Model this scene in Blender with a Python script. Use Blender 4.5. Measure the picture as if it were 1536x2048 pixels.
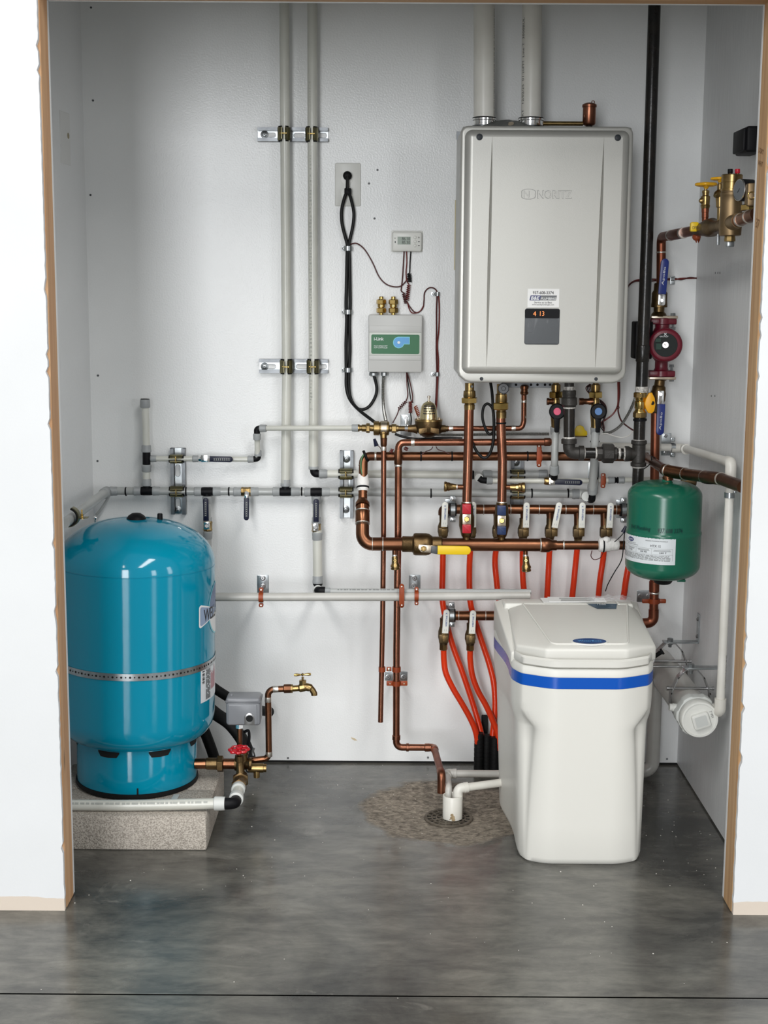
import bpy, bmesh, math, random
from mathutils import Vector, Matrix
random.seed(7)
for o in list(bpy.data.objects):
    bpy.data.objects.remove(o)
SC = bpy.context.scene
COL = SC.collection
# ---------------------------------------------------------------- camera
FPX, CAMH, PITCH, ROLL = 2800.0, 1.40, math.radians(8.9), math.radians(0.35)
fw = Vector((0, math.cos(PITCH), -math.sin(PITCH)))
dn0 = Vector((0, -math.sin(PITCH), -math.cos(PITCH)))
rt0 = Vector((1, 0, 0))
rt = math.cos(ROLL) * rt0 - math.sin(ROLL) * dn0
dn = math.cos(ROLL) * dn0 + math.sin(ROLL) * rt0
CAM = Vector((0, 0, CAMH))
cd = bpy.data.cameras.new('camera')
cd.sensor_fit = 'HORIZONTAL'
cd.sensor_width = 36.0
cd.lens = 36.0 * FPX / 1536.0
cd.clip_start = 0.05
cam = bpy.data.objects.new('camera', cd)
COL.objects.link(cam)
m = Matrix((rt, -dn, -fw)).transposed().to_4x4()
m.translation = CAM
cam.matrix_world = m
SC.camera = cam
# ---------------------------------------------------------------- light
w = bpy.data.worlds.new('world')
SC.world = w
w.use_nodes = True
bg = w.node_tree.nodes['Background']
bg.inputs[0].default_value = (0.95, 0.97, 1.0, 1)
bg.inputs[1].default_value = 0.44

def area(name, loc, target, sx, sy, power, col=(1, 1, 1)):
    d = bpy.data.lights.new(name, 'AREA')
    d.shape = 'RECTANGLE'
    d.size, d.size_y, d.energy, d.color = sx, sy, power, col
    o = bpy.data.objects.new(name, d)
    COL.objects.link(o)
    o.location = loc
    o.rotation_euler = (Vector(target) - Vector(loc)).to_track_quat('-Z', 'Y').to_euler()
    return o
# tall door and window openings of the big room behind the camera
area('door_light', (-1.75, -6.0, 1.85), (-1.4, 3, 1.5), 1.9, 3.7, 390, (0.96, 0.98, 1))
area('side_window_light', (6.0, -6.0, 1.9), (0, -3.0, 1.6), 1.4, 3.0, 130, (0.96, 0.98, 1))
area('side_window_light', (6.0, -0.5, 1.9), (0, 0.5, 1.4), 0.9, 2.8, 60, (0.96, 0.98, 1))
area('side_window_light', (6.0, 1.6, 1.9), (0, 3.0, 1.4), 0.7, 2.8, 30, (0.96, 0.98, 1))
# ceiling fixtures
area('ceiling_fixture_light', (-2.0, -1.6, 4.6), (-2.0, -1.5, 0), 0.8, 5.5, 320, (1, 0.99, 0.97))
area('ceiling_fixture_light', (1.6, -1.6, 4.6), (1.6, -1.5, 0), 0.8, 5.5, 265, (1, 0.99, 0.97))
vs = SC.view_settings
vs.view_transform = 'Standard'
vs.look = 'None'
vs.gamma = 1.0
vs.use_curve_mapping = False
vs.exposure = -0.23
SC.cycles.max_bounces = 10
SC.cycles.transparent_max_bounces = 16

# ---------------------------------------------------------------- helpers
YB = 4.05
def ray(x, y):
    return fw + rt * ((x - 768) / FPX) + dn * ((y - 1024) / FPX)
def P(x, y, Y):
    d = ray(x, y)
    return CAM + d * (Y / d.y)
def V(x, y, off=0.0):
    return P(x, y, YB - off)
def PX(x, y, X):
    d = ray(x, y)
    return CAM + d * (X / d.x)
def PZ(x, y, Z):
    d = ray(x, y)
    return CAM + d * ((Z - CAMH) / d.z)
def S(p):                                   # metres per photo pixel at a point
    return (p - CAM).dot(fw) / FPX
def srgb(r, g, b):
    def f(c):
        c /= 255.0
        return c / 12.92 if c <= 0.04045 else ((c + 0.055) / 1.055) ** 2.4
    return (f(r), f(g), f(b), 1)

def mat(name, col, rough=0.5, metal=0.0, col2=None, vs=8.0, vlo=0.35, vhi=0.65, bump=0.0, bs=60.0, coat=0.0, spec=0.5, alpha=1.0, emit=None, es=1.0, stretch=None, rvar=0.0, trans=0.0, sss=0.0, detail=5.0):
    mt = bpy.data.materials.new(name)
    mt.use_nodes = True
    nt = mt.node_tree
    b = nt.nodes['Principled BSDF']
    I = b.inputs
    I['Base Color'].default_value = col
    I['Roughness'].default_value = rough
    I['Metallic'].default_value = metal
    I['Specular IOR Level'].default_value = spec
    I['Coat Weight'].default_value = coat
    I['Coat Roughness'].default_value = 0.06
    I['Alpha'].default_value = alpha
    I['Transmission Weight'].default_value = trans
    if sss:
        I['Subsurface Weight'].default_value = sss
        I['Subsurface Radius'].default_value = (0.01, 0.01, 0.008)
        I['Subsurface Scale'].default_value = 0.5
    if emit:
        I['Emission Color'].default_value = emit
        I['Emission Strength'].default_value = es
    L = nt.links.new
    co = None
    if col2 or bump or rvar:
        tc = nt.nodes.new('ShaderNodeTexCoord')
        co = tc.outputs['Object']
        if stretch:
            mp = nt.nodes.new('ShaderNodeMapping')
            mp.inputs['Scale'].default_value = stretch
            L(co, mp.inputs['Vector'])
            co = mp.outputs[0]
    if col2 or rvar:
        n = nt.nodes.new('ShaderNodeTexNoise')
        n.inputs['Scale'].default_value = vs
        n.inputs['Detail'].default_value = detail
        L(co, n.inputs['Vector'])
    if col2:
        r = nt.nodes.new('ShaderNodeValToRGB')
        r.color_ramp.elements[0].position = vlo
        r.color_ramp.elements[1].position = vhi
        r.color_ramp.elements[0].color = col
        r.color_ramp.elements[1].color = col2
        L(n.outputs['Fac'], r.inputs[0])
        L(r.outputs[0], I['Base Color'])
    if rvar:
        mr = nt.nodes.new('ShaderNodeMapRange')
        mr.inputs[1].default_value, mr.inputs[2].default_value = 0.3, 0.7
        mr.inputs[3].default_value, mr.inputs[4].default_value = rough - rvar, rough + rvar
        L(n.outputs['Fac'], mr.inputs[0])
        L(mr.outputs[0], I['Roughness'])
    if bump:
        n2 = nt.nodes.new('ShaderNodeTexNoise')
        n2.inputs['Scale'].default_value = bs
        n2.inputs['Detail'].default_value = 3
        L(co, n2.inputs['Vector'])
        bp = nt.nodes.new('ShaderNodeBump')
        bp.inputs['Strength'].default_value = bump
        bp.inputs['Distance'].default_value = 0.003
        L(n2.outputs['Fac'], bp.inputs['Height'])
        L(bp.outputs[0], I['Normal'])
    return mt

MT = {}
MT['copper'] = mat('copper', (0.34, 0.145, 0.09, 1), 0.30, 1.0, (0.20, 0.078, 0.045, 1), vs=14, vlo=0.38, vhi=0.68, rvar=0.1)
MT['copper_dark'] = mat('aged_copper', (0.215, 0.095, 0.05, 1), 0.34, 1.0, (0.11, 0.048, 0.027, 1), vs=10, vlo=0.38, vhi=0.7, rvar=0.1)
MT['copper_red'] = mat('red_copper', (0.28, 0.10, 0.058, 1), 0.42, 1.0, (0.18, 0.062, 0.036, 1), vs=18)
MT['solder'] = mat('solder', (0.72, 0.68, 0.62, 1), 0.38, 1.0)
MT['brass'] = mat('brass', (0.36, 0.25, 0.105, 1), 0.30, 1.0, (0.18, 0.12, 0.05, 1), vs=30, vlo=0.35, vhi=0.7)
MT['brass_bright'] = mat('bright_brass', (0.60, 0.42, 0.15, 1), 0.2, 1.0, (0.42, 0.28, 0.085, 1), vs=30)
MT['bronze'] = mat('bronze', (0.18, 0.12, 0.055, 1), 0.40, 1.0, (0.095, 0.058, 0.028, 1), vs=22, bump=0.15, bs=300)
MT['bronze_dark'] = mat('dark_bronze', (0.15, 0.105, 0.055, 1), 0.48, 1.0, (0.08, 0.052, 0.028, 1), vs=26)
MT['pale_bronze'] = mat('pale_bronze', (0.27, 0.19, 0.105, 1), 0.48, 1.0, (0.17, 0.115, 0.06, 1), vs=14)
MT['zinc'] = mat('zinc', (0.46, 0.485, 0.495, 1), 0.32, 1.0, (0.33, 0.35, 0.36, 1), vs=40)
MT['zinc_rail'] = mat('galvanised_rail', (0.21, 0.22, 0.23, 1), 0.4, 1.0, (0.14, 0.147, 0.154, 1), vs=30)
MT['yellow_zinc'] = mat('yellow_zinc', (0.30, 0.275, 0.165, 1), 0.34, 1.0, (0.19, 0.175, 0.10, 1), vs=60)
MT['steel'] = mat('steel', (0.42, 0.42, 0.42, 1), 0.28, 1.0)
MT['silver_pitted'] = mat('chrome_plate', (0.60, 0.51, 0.40, 1), 0.28, 1.0)
MT['chrome'] = mat('chrome', (0.85, 0.85, 0.84, 1), 0.12, 1.0)
MT['black_iron'] = mat('black_iron_pipe', (0.007, 0.007, 0.007, 1), 0.27, 0.0, (0.018, 0.015, 0.012, 1), vs=25, bump=0.1, bs=120, spec=0.4)
MT['grey_iron'] = mat('malleable_iron', (0.05, 0.047, 0.043, 1), 0.46, 0.3, (0.03, 0.027, 0.024, 1), vs=30, bump=0.25, bs=350)
MT['paste'] = mat('thread_sealant', (0.62, 0.6, 0.56, 1), 0.6, 0.0, (0.28, 0.26, 0.24, 1), vs=160, vlo=0.42, vhi=0.62)
MT['pex'] = mat('clear_plastic_tube', srgb(208, 208, 199), 0.32, 0.0, srgb(194, 194, 185), vs=6, sss=0.0, coat=0.15)
MT['pex_grey'] = mat('grey_plastic_tube', srgb(172, 174, 172), 0.32, 0.0, srgb(158, 160, 158), vs=6, coat=0.15)
MT['collar'] = mat('grey_plastic_collar', srgb(160, 163, 163), 0.42, 0.0, srgb(145, 148, 149), vs=20)
MT['collar_pale'] = mat('pale_plastic_collar', srgb(200, 202, 198), 0.42)
MT['black_plastic'] = mat('black_plastic', (0.005, 0.005, 0.006, 1), 0.5, spec=0.15)
MT['black_rubber'] = mat('black_rubber', (0.005, 0.005, 0.005, 1), 0.6, spec=0.25)
MT['dark_grey'] = mat('dark_grey_plastic', (0.06, 0.063, 0.067, 1), 0.4)
MT['navy'] = mat('navy_vinyl', (0.006, 0.008, 0.026, 1), 0.36, spec=0.3)
MT['blue_handle'] = mat('blue_vinyl', srgb(24, 44, 120), 0.35)
MT['deep_blue'] = mat('dark_blue_vinyl', srgb(28, 48, 88), 0.4)
MT['red_handle'] = mat('red_vinyl', srgb(176, 24, 40), 0.4)
MT['yellow'] = mat('yellow_vinyl', srgb(226, 190, 8), 0.4)
MT['yellow_tag'] = mat('orange_yellow_plastic', srgb(232, 164, 0), 0.4)
MT['gold'] = mat('yellow_enamel', srgb(216, 160, 20), 0.3)
MT['white_handle'] = mat('white_vinyl', srgb(226, 226, 218), 0.4)
MT['white_plastic'] = mat('white_plastic', srgb(222, 222, 216), 0.35)
MT['pvc'] = mat('white_pvc', srgb(224, 222, 214), 0.35, 0.0, srgb(212, 209, 200), vs=9)
MT['pvc_clear'] = mat('grey_white_pvc', srgb(196, 194, 188), 0.3, 0.0, srgb(180, 178, 172), vs=9)
MT['tape'] = mat('white_tape', srgb(228, 226, 222), 0.6, bump=0.8, bs=120)
MT['orange'] = mat('orange_pex', srgb(214, 56, 14), 0.26, 0.0, srgb(198, 44, 10), vs=5)
MT['orange_clip'] = mat('copper_paint', srgb(152, 66, 26), 0.45, 0.1, srgb(128, 52, 20), vs=40)
MT['red_wheel'] = mat('red_enamel', srgb(178, 16, 30), 0.22, coat=0.5)
MT['maroon'] = mat('maroon_enamel', srgb(108, 18, 38), 0.36, 0.0, srgb(92, 14, 30), vs=14, bump=0.1, bs=200)
MT['grey_box'] = mat('grey_enamel', srgb(122, 124, 128), 0.35)
MT['panel_grey'] = mat('light_grey_plastic', srgb(196, 196, 193), 0.45)
MT['heater'] = mat('silver_paint', srgb(188, 187, 181), 0.40, 0.45, bump=0.06, bs=500)
MT['heater_dark'] = mat('silver_paint_side', srgb(178, 177, 172), 0.40, 0.45)
MT['black_gloss'] = mat('black_glass', (0.008, 0.008, 0.009, 1), 0.12)
MT['grey_film'] = mat('grey_keypad', srgb(58, 62, 66), 0.4, spec=0.2)
MT['clear_film'] = mat('clear_film', (0.8, 0.82, 0.84, 1), 0.14, alpha=0.10)
MT['led'] = mat('orange_digits', (0.8, 0.2, 0.05, 1), 0.5, emit=(1.0, 0.30, 0.08, 1), es=0.9)
MT['white_print'] = mat('white_print', srgb(228, 230, 230), 0.5)
MT['paper'] = mat('paper', srgb(232, 232, 230), 0.6)
MT['sticker'] = mat('sticker', srgb(214, 219, 222), 0.42)
MT['sticker_grey'] = mat('grey_sticker', srgb(176, 178, 184), 0.4)
MT['print'] = mat('black_print', (0.012, 0.012, 0.014, 1), 0.5)
MT['grey_print'] = mat('grey_print', srgb(120, 122, 120), 0.5)
MT['pale_print'] = mat('pale_grey_print', srgb(160, 162, 156), 0.5)
MT['blue_print'] = mat('blue_print', srgb(30, 70, 140), 0.5)
MT['navy_print'] = mat('navy_print', srgb(34, 40, 100), 0.5)
MT['red_print'] = mat('faded_red_print', srgb(196, 120, 130), 0.5)
MT['tank_blue'] = mat('blue_tank_enamel', srgb(0, 132, 160), 0.085, coat=0.0, bump=0.03, bs=14)
MT['tank_green'] = mat('green_tank_enamel', srgb(22, 98, 76), 0.24, coat=0.0, bump=0.02, bs=20)
MT['marker'] = mat('marker_ink', srgb(6, 52, 50), 0.4)
MT['pink'] = mat('pink_dot', srgb(206, 40, 92), 0.4)
MT['dot_blue'] = mat('blue_dot', srgb(20, 96, 160), 0.4)
MT['softener'] = mat('ivory_plastic', srgb(216, 215, 208), 0.42, bump=0.04, bs=700)
MT['softener_lid'] = mat('ivory_lid_plastic', srgb(212, 211, 204), 0.4, bump=0.04, bs=700)
MT['stripe'] = mat('blue_stripe', srgb(6, 80, 176), 0.25)
MT['badge'] = mat('navy_badge', srgb(16, 62, 116), 0.25)
MT['window_blue'] = mat('smoked_blue_window', srgb(52, 78, 96), 0.15)
MT['green_label'] = mat('green_label', srgb(20, 100, 56), 0.4)
MT['sky_label'] = mat('light_blue_label', srgb(88, 160, 216), 0.4)
MT['sky_edge'] = mat('pale_blue_label', srgb(120, 206, 220), 0.4)
MT['lcd'] = mat('lcd', srgb(150, 162, 150), 0.25)
MT['wire_black'] = mat('black_wire', (0.006, 0.006, 0.006, 1), 0.45, spec=0.25)
MT['wire_brown'] = mat('brown_wire', srgb(74, 26, 24), 0.4)
MT['wire_red'] = mat('red_brown_wire', srgb(104, 30, 24), 0.4)
MT['wire_white'] = mat('white_wire', srgb(215, 212, 206), 0.4)
MT['wire_green'] = mat('green_wire', srgb(70, 112, 70), 0.4)
MT['armour'] = mat('armoured_cable', (0.42, 0.42, 0.4, 1), 0.35, 1.0)
MT['concrete_block'] = mat('concrete_block', srgb(192, 184, 173), 0.9, 0.0, srgb(140, 132, 122), vs=300, vlo=0.36, vhi=0.66, bump=0.9, bs=300, detail=3)
MT['iron_grate'] = mat('cast_iron_grate', srgb(112, 104, 92), 0.6, 0.3, srgb(84, 76, 66), vs=40)
MT['void'] = mat('dark_void', (0.004, 0.004, 0.004, 1), 0.9)
MT['bag'] = mat('clear_bag', (0.9, 0.9, 0.92, 1), 0.1, alpha=0.2, bump=0.3, bs=60)
MT['outlet'] = mat('outlet_plate', srgb(214, 214, 208), 0.35)

class M:
    def __init__(s):
        s.v, s.f = [], []
    def add(s, vs_, fs):
        n = len(s.v)
        s.v += [Vector(p) for p in vs_]
        s.f += [tuple(i + n for i in f) for f in fs]
        return s
    # ------ swept circle along 3-D points; radii: number or list
    def sweep(s, pts, r, seg=16, caps=True, closed=False):
        pts = [Vector(p) for p in pts]
        n = len(pts)
        R = r if isinstance(r, (list, tuple)) else [r] * n
        tang = []
        for i in range(n):
            if closed:
                t = pts[(i + 1) % n] - pts[i - 1]
            else:
                t = pts[min(i + 1, n - 1)] - pts[max(i - 1, 0)]
            if t.length < 1e-9:
                t = Vector((0, 0, 1))
            tang.append(t.normalized())
        a = Vector((0, 0, 1)) if abs(tang[0].z) < 0.9 else Vector((1, 0, 0))
        u = (a - tang[0] * a.dot(tang[0])).normalized()
        vs_ = []
        for i in range(n):
            u = u - tang[i] * u.dot(tang[i])
            u.normalize()
            b = tang[i].cross(u)
            for k in range(seg):
                an = 2 * math.pi * k / seg
                vs_.append(pts[i] + (u * math.cos(an) + b * math.sin(an)) * R[i])
        fs = []
        for i in range(n - 1 + (1 if closed else 0)):
            j = (i + 1) % n
            for k in range(seg):
                l = (k + 1) % seg
                fs.append((i * seg + k, i * seg + l, j * seg + l, j * seg + k))
        if caps and not closed:
            fs.append(tuple(range(seg - 1, -1, -1)))
            fs.append(tuple((n - 1) * seg + k for k in range(seg)))
        return s.add(vs_, fs)
    # ------ lathe about a straight axis: profile [(distance, radius)]
    def lathe(s, p0, axis, prof, seg=24, phase=0.0, caps=True):
        p0, ax = Vector(p0), Vector(axis).normalized()
        a = Vector((0, 0, 1)) if abs(ax.z) < 0.9 else Vector((0, -1, 0))
        u = (a - ax * a.dot(ax)).normalized()
        b = ax.cross(u)
        vs_, fs = [], []
        for (d, r) in prof:
            for k in range(seg):
                an = 2 * math.pi * k / seg + phase
                vs_.append(p0 + ax * d + (u * math.cos(an) + b * math.sin(an)) * max(r, 1e-5))
        n = len(prof)
        for i in range(n - 1):
            for k in range(seg):
                l = (k + 1) % seg
                fs.append((i * seg + k, i * seg + l, (i + 1) * seg + l, (i + 1) * seg + k))
        if caps:
            fs.append(tuple(range(seg - 1, -1, -1)))
            fs.append(tuple((n - 1) * seg + k for k in range(seg)))
        return s.add(vs_, fs)
    def bm_in(s, bm):
        bm.verts.ensure_lookup_table()
        for i, v_ in enumerate(bm.verts):
            v_.index = i
        s.add([v_.co.copy() for v_ in bm.verts], [tuple(v_.index for v_ in f.verts) for f in bm.faces])
        bm.free()
        return s
    # ------ box with bevel; ax = 3 unit axes
    def box(s, c, dims, bev=0.0, ax=None, seg=2):
        bm = bmesh.new()
        bmesh.ops.create_cube(bm, size=1.0)
        for v_ in bm.verts:
            v_.co = Vector((v_.co.x * dims[0], v_.co.y * dims[1], v_.co.z * dims[2]))
        if bev:
            bmesh.ops.bevel(bm, geom=bm.edges[:], offset=bev, segments=seg, affect='EDGES', profile=0.5)
        c = Vector(c)
        if ax:
            X, Y, Z = ax
            for v_ in bm.verts:
                v_.co = c + X * v_.co.x + Y * v_.co.y + Z * v_.co.z
        else:
            for v_ in bm.verts:
                v_.co = c + v_.co
        return s.bm_in(bm)
    def box2(s, lo, hi, bev=0.0, seg=2):
        lo, hi = Vector(lo), Vector(hi)
        return s.box((lo + hi) / 2, tuple(hi - lo), bev, None, seg)
    # ------ extruded polygon: 2-D pts in (u, v) at origin o, depth along n
    def prism(s, pts, o, u, v, depth, bev=0.0, seg=2):
        o, u, v = Vector(o), Vector(u), Vector(v)
        n = u.cross(v).normalized()
        bm = bmesh.new()
        vs_ = [bm.verts.new(o + u * a + v * b) for a, b in pts]
        f = bm.faces.new(vs_)
        f.normal_update()
        if f.normal.dot(n) > 0:
            f.normal_flip()
        r = bmesh.ops.extrude_face_region(bm, geom=[f])
        top = [e for e in r['geom'] if isinstance(e, bmesh.types.BMVert)]
        for q in top:
            q.co += n * depth
        bm.normal_update()
        if bev:
            te = [e for e in r['geom'] if isinstance(e, bmesh.types.BMEdge)]
            bmesh.ops.bevel(bm, geom=te, offset=bev, segments=seg, affect='EDGES', profile=0.5)
        return s.bm_in(bm)
    def torus(s, c, axis, R, r, seg=28, ms=10, a0=0.0, a1=2 * math.pi, ref=None):
        c, ax = Vector(c), Vector(axis).normalized()
        a = Vector(ref) if ref else (Vector((0, 0, 1)) if abs(ax.z) < 0.9 else Vector((0, -1, 0)))
        u = (a - ax * a.dot(ax)).normalized()
        b = ax.cross(u)
        full = abs(a1 - a0 - 2 * math.pi) < 1e-6
        n = seg if full else seg + 1
        pts = [c + (u * math.cos(a0 + (a1 - a0) * i / seg) + b * math.sin(a0 + (a1 - a0) * i / seg)) * R for i in range(n)]
        return s.sweep(pts, r, ms, not full, full)
    # ------ flat band bent round an axis (strap): width along axis, thickness radial
    def band(s, c, axis, R, wd, th, a0=0.0, a1=2 * math.pi, seg=40, ref=None):
        c, ax = Vector(c), Vector(axis).normalized()
        a = Vector(ref) if ref else (Vector((0, 0, 1)) if abs(ax.z) < 0.9 else Vector((0, -1, 0)))
        u = (a - ax * a.dot(ax)).normalized()
        b = ax.cross(u)
        full = abs(a1 - a0 - 2 * math.pi) < 1e-6
        n = seg if full else seg + 1
        vs_, fs = [], []
        for i in range(n):
            an = a0 + (a1 - a0) * i / seg
            d = u * math.cos(an) + b * math.sin(an)
            for rr_, h in ((R, -wd / 2), (R + th, -wd / 2), (R + th, wd / 2), (R, wd / 2)):
                vs_.append(c + d * rr_ + ax * h)
        for i in range(n if full else n - 1):
            j = (i + 1) % n
            for k in range(4):
                l = (k + 1) % 4
                fs.append((i * 4 + k, i * 4 + l, j * 4 + l, j * 4 + k))
        if not full:
            fs.append((3, 2, 1, 0))
            fs.append(tuple((n - 1) * 4 + k for k in range(4)))
        return s.add(vs_, fs)
    def ball(s, c, r, sx=1, sy=1, sz=1, seg=16, rings=10):
        pts, fs = [], []
        c = Vector(c)
        for i in range(rings + 1):
            th = math.pi * i / rings
            for k in range(seg):
                ph = 2 * math.pi * k / seg
                pts.append(c + Vector((r * sx * math.sin(th) * math.cos(ph), r * sy * math.sin(th) * math.sin(ph), r * sz * math.cos(th))))
        for i in range(rings):
            for k in range(seg):
                l = (k + 1) % seg
                fs.append((i * seg + k, (i + 1) * seg + k, (i + 1) * seg + l, i * seg + l))
        return s.add(pts, fs)
    # ------ pixel-space conveniences: (x, y, off) triples
    def pipe(s, pts, rpx, bend=1.6, seg=16, caps=True):
        W = [V(*p) for p in pts]
        r = rpx * S(W[len(W) // 2])
        return s.sweep(fillet(W, r * bend), r, seg, caps)
    def hose(s, pts, rpx, seg=12, sub=8):
        W = [V(*p) for p in pts]
        r = rpx * S(W[len(W) // 2])
        return s.sweep(spline(W, sub), r, seg)
    def turn(s, a, b, prof, seg=24, phase=0.0):
        A, B = V(*a), V(*b)
        d = (B - A).length
        k = S((A + B) / 2)
        return s.lathe(A, B - A, [(t * d, r * k) for t, r in prof], seg, phase)
    def cyl(s, a, b, rpx, ch=0.12, seg=24):
        A, B = V(*a), V(*b)
        d = (B - A).length
        r = rpx * S((A + B) / 2)
        c = min(ch * r, d * 0.3)
        return s.lathe(A, B - A, [(0, r - c), (c, r), (d - c, r), (d, r - c)], seg)
    def hexn(s, a, b, rpx, phase=0.0):
        A, B = V(*a), V(*b)
        d = (B - A).length
        r = rpx * S((A + B) / 2)
        c = min(0.12 * r, d * 0.3)
        return s.lathe(A, B - A, [(0, r - c), (c, r), (d - c, r), (d, r - c)], 6, phase)
    def collar(s, a, b, rpx):
        return s.turn(a, b, [(0, rpx * 0.86), (0.08, rpx), (0.36, rpx), (0.42, rpx * 0.95), (0.86, rpx * 0.95), (1, rpx * 0.84)])
    def cplate(s, x0, y0, x1, y1, off, th, bev=0.0, rad=0.0):      # front-facing plate in pixel rectangle, front face at off
        A, B = V(x0, y1, off), V(x1, y0, off)
        w_, h_ = B.x - A.x, B.z - A.z
        pts = rrect(w_, h_, rad * S(A)) if rad else [(-w_ / 2, -h_ / 2), (w_ / 2, -h_ / 2), (w_ / 2, h_ / 2), (-w_ / 2, h_ / 2)]
        c = (A + B) / 2
        return s.prism(pts, c + Vector((0, th, 0)), (1, 0, 0), (0, 0, 1), th, bev)

def rrect(w_, h_, r, n=5):
    pts = []
    for cx, cy, a in ((w_ / 2 - r, -h_ / 2 + r, -90), (w_ / 2 - r, h_ / 2 - r, 0), (-w_ / 2 + r, h_ / 2 - r, 90), (-w_ / 2 + r, -h_ / 2 + r, 180)):
        for i in range(n + 1):
            an = math.radians(a + 90 * i / n)
            pts.append((cx + r * math.cos(an), cy + r * math.sin(an)))
    return pts
def circ(r, n=24, cx=0, cy=0):
    return [(cx + r * math.cos(2 * math.pi * i / n), cy + r * math.sin(2 * math.pi * i / n)) for i in range(n)]
def fillet(pts, R, n=7):
    if len(pts) < 3:
        return pts
    out = [pts[0]]
    for i in range(1, len(pts) - 1):
        p, a, b = pts[i], pts[i - 1] - pts[i], pts[i + 1] - pts[i]
        la, lb = a.length, b.length
        a, b = a / la, b / lb
        ang = a.angle(b)
        if ang > math.radians(176) or la < 1e-6 or lb < 1e-6 or R < 1e-6:
            out.append(p)
            continue
        d = min(R / math.tan(ang / 2), la * 0.48, lb * 0.48)
        rad = d * math.tan(ang / 2)
        p0, p1 = p + a * d, p + b * d
        c = p + (a + b).normalized() * (rad / math.sin(ang / 2))
        v0, v1 = p0 - c, p1 - c
        if v0.length < 1e-7 or v1.length < 1e-7:
            out.append(p)
            continue
        tot = v0.angle(v1)
        ax = v0.cross(v1)
        if ax.length < 1e-12:
            out += [p0, p1]
            continue
        ax.normalize()
        for k in range(n + 1):
            out.append(c + Matrix.Rotation(tot * k / n, 3, ax) @ v0)
    out.append(pts[-1])
    return out
def spline(p, sub=8):
    if len(p) < 3:
        return p
    q = [p[0] * 2 - p[1]] + list(p) + [p[-1] * 2 - p[-2]]
    out = []
    for i in range(1, len(q) - 2):
        for k in range(sub):
            t = k / sub
            a, b, c, d = q[i - 1], q[i], q[i + 1], q[i + 2]
            out.append(0.5 * ((2 * b) + (c - a) * t + (2 * a - 5 * b + 4 * c - d) * t * t + (3 * b - a - 3 * c + d) * t ** 3))
    out.append(p[-1])
    return out

class Node(M):
    def __init__(s, th, name, mt, parent, label):
        M.__init__(s)
        s.th, s.name, s.mt, s.parent, s.label, s.kind = th, name, mt, parent, label, None
    def pipe(s, *a, **k):                     # a further separate length of tube becomes a part of its own
        if s.v and s.name in ('tube', 'solder_joint') and s.parent is None:
            n = s.th.part(s.name, s.mt)
            M.pipe(n, *a, **k)
            return n
        return M.pipe(s, *a, **k)
    def sub(s, name, mt, label=None):
        n = Node(s.th, name, mt, s, label)
        s.th.nodes.append(n)
        return n

class T:
    def __init__(s, name, label=None, cat=None, group=None, kind=None):
        s.name, s.label, s.cat, s.group, s.kind, s.nodes, s.own = name, label, cat, group, kind, [], None
    def body(s, mt):
        s.own = Node(s, s.name, mt, None, None)
        return s.own
    def part(s, name, mt, label=None):
        n = Node(s, name, mt, None, label)
        s.nodes.append(n)
        return n
    def done(s, origin=None):
        alln = s.nodes + ([s.own] if s.own else [])
        if origin is None:
            lo = Vector((1e9,) * 3)
            hi = -lo
            for n in alln:
                for p in n.v:
                    for k in range(3):
                        lo[k] = min(lo[k], p[k])
                        hi[k] = max(hi[k], p[k])
            origin = Vector(((lo.x + hi.x) / 2, (lo.y + hi.y) / 2, lo.z))
        root = bpy.data.objects.new(s.name, make(s.own, origin) if s.own else None)
        COL.objects.link(root)
        root.location = origin
        if not s.own:
            root.empty_display_size = 0.02
        if s.label: root['label'] = s.label
        if s.cat: root['category'] = s.cat
        if s.group: root['group'] = s.group
        if s.kind: root['kind'] = s.kind
        objs = {}
        for n in s.nodes:
            if not n.v:
                continue
            o = bpy.data.objects.new(n.name, make(n, origin))
            COL.objects.link(o)
            o.parent = objs[n.parent] if n.parent in objs else root
            if n.label: o['label'] = n.label
            if n.kind: o['kind'] = n.kind
            objs[n] = o
        s.root = root
        return root

def make(n, origin):
    origin = Vector(origin)
    me = bpy.data.meshes.new(n.name)
    me.from_pydata([tuple(p - origin) for p in n.v], [], n.f)
    me.materials.append(n.mt if not isinstance(n.mt, str) else MT[n.mt])
    me.shade_smooth()
    me.set_sharp_from_angle(angle=math.radians(38))
    me.validate()
    return me

_txt = {}
def glyphs(body, shear=0.0, bold=0.0, space=1.0):
    key = (body, shear, bold, space)
    if key not in _txt:
        cu = bpy.data.curves.new('lettering', 'FONT')
        cu.body, cu.size, cu.shear, cu.offset, cu.space_character = body, 1.0, shear, bold, space
        cu.align_x, cu.align_y = 'CENTER', 'CENTER'
        cu.resolution_u = 2
        ob = bpy.data.objects.new('lettering', cu)
        me = bpy.data.meshes.new_from_object(ob)
        vs_ = [v_.co.copy() for v_ in me.vertices]
        fs = [tuple(p.vertices) for p in me.polygons]
        bpy.data.objects.remove(ob)
        bpy.data.curves.remove(cu)
        bpy.data.meshes.remove(me)
        xs = [v_.x for v_ in vs_] or [0]
        ys = [v_.y for v_ in vs_] or [0]
        cx, cy = (min(xs) + max(xs)) / 2, (min(ys) + max(ys)) / 2
        _txt[key] = ([(v_.x - cx, v_.y - cy) for v_ in vs_], fs, max(xs) - min(xs), max(ys) - min(ys))
    return _txt[key]
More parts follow.
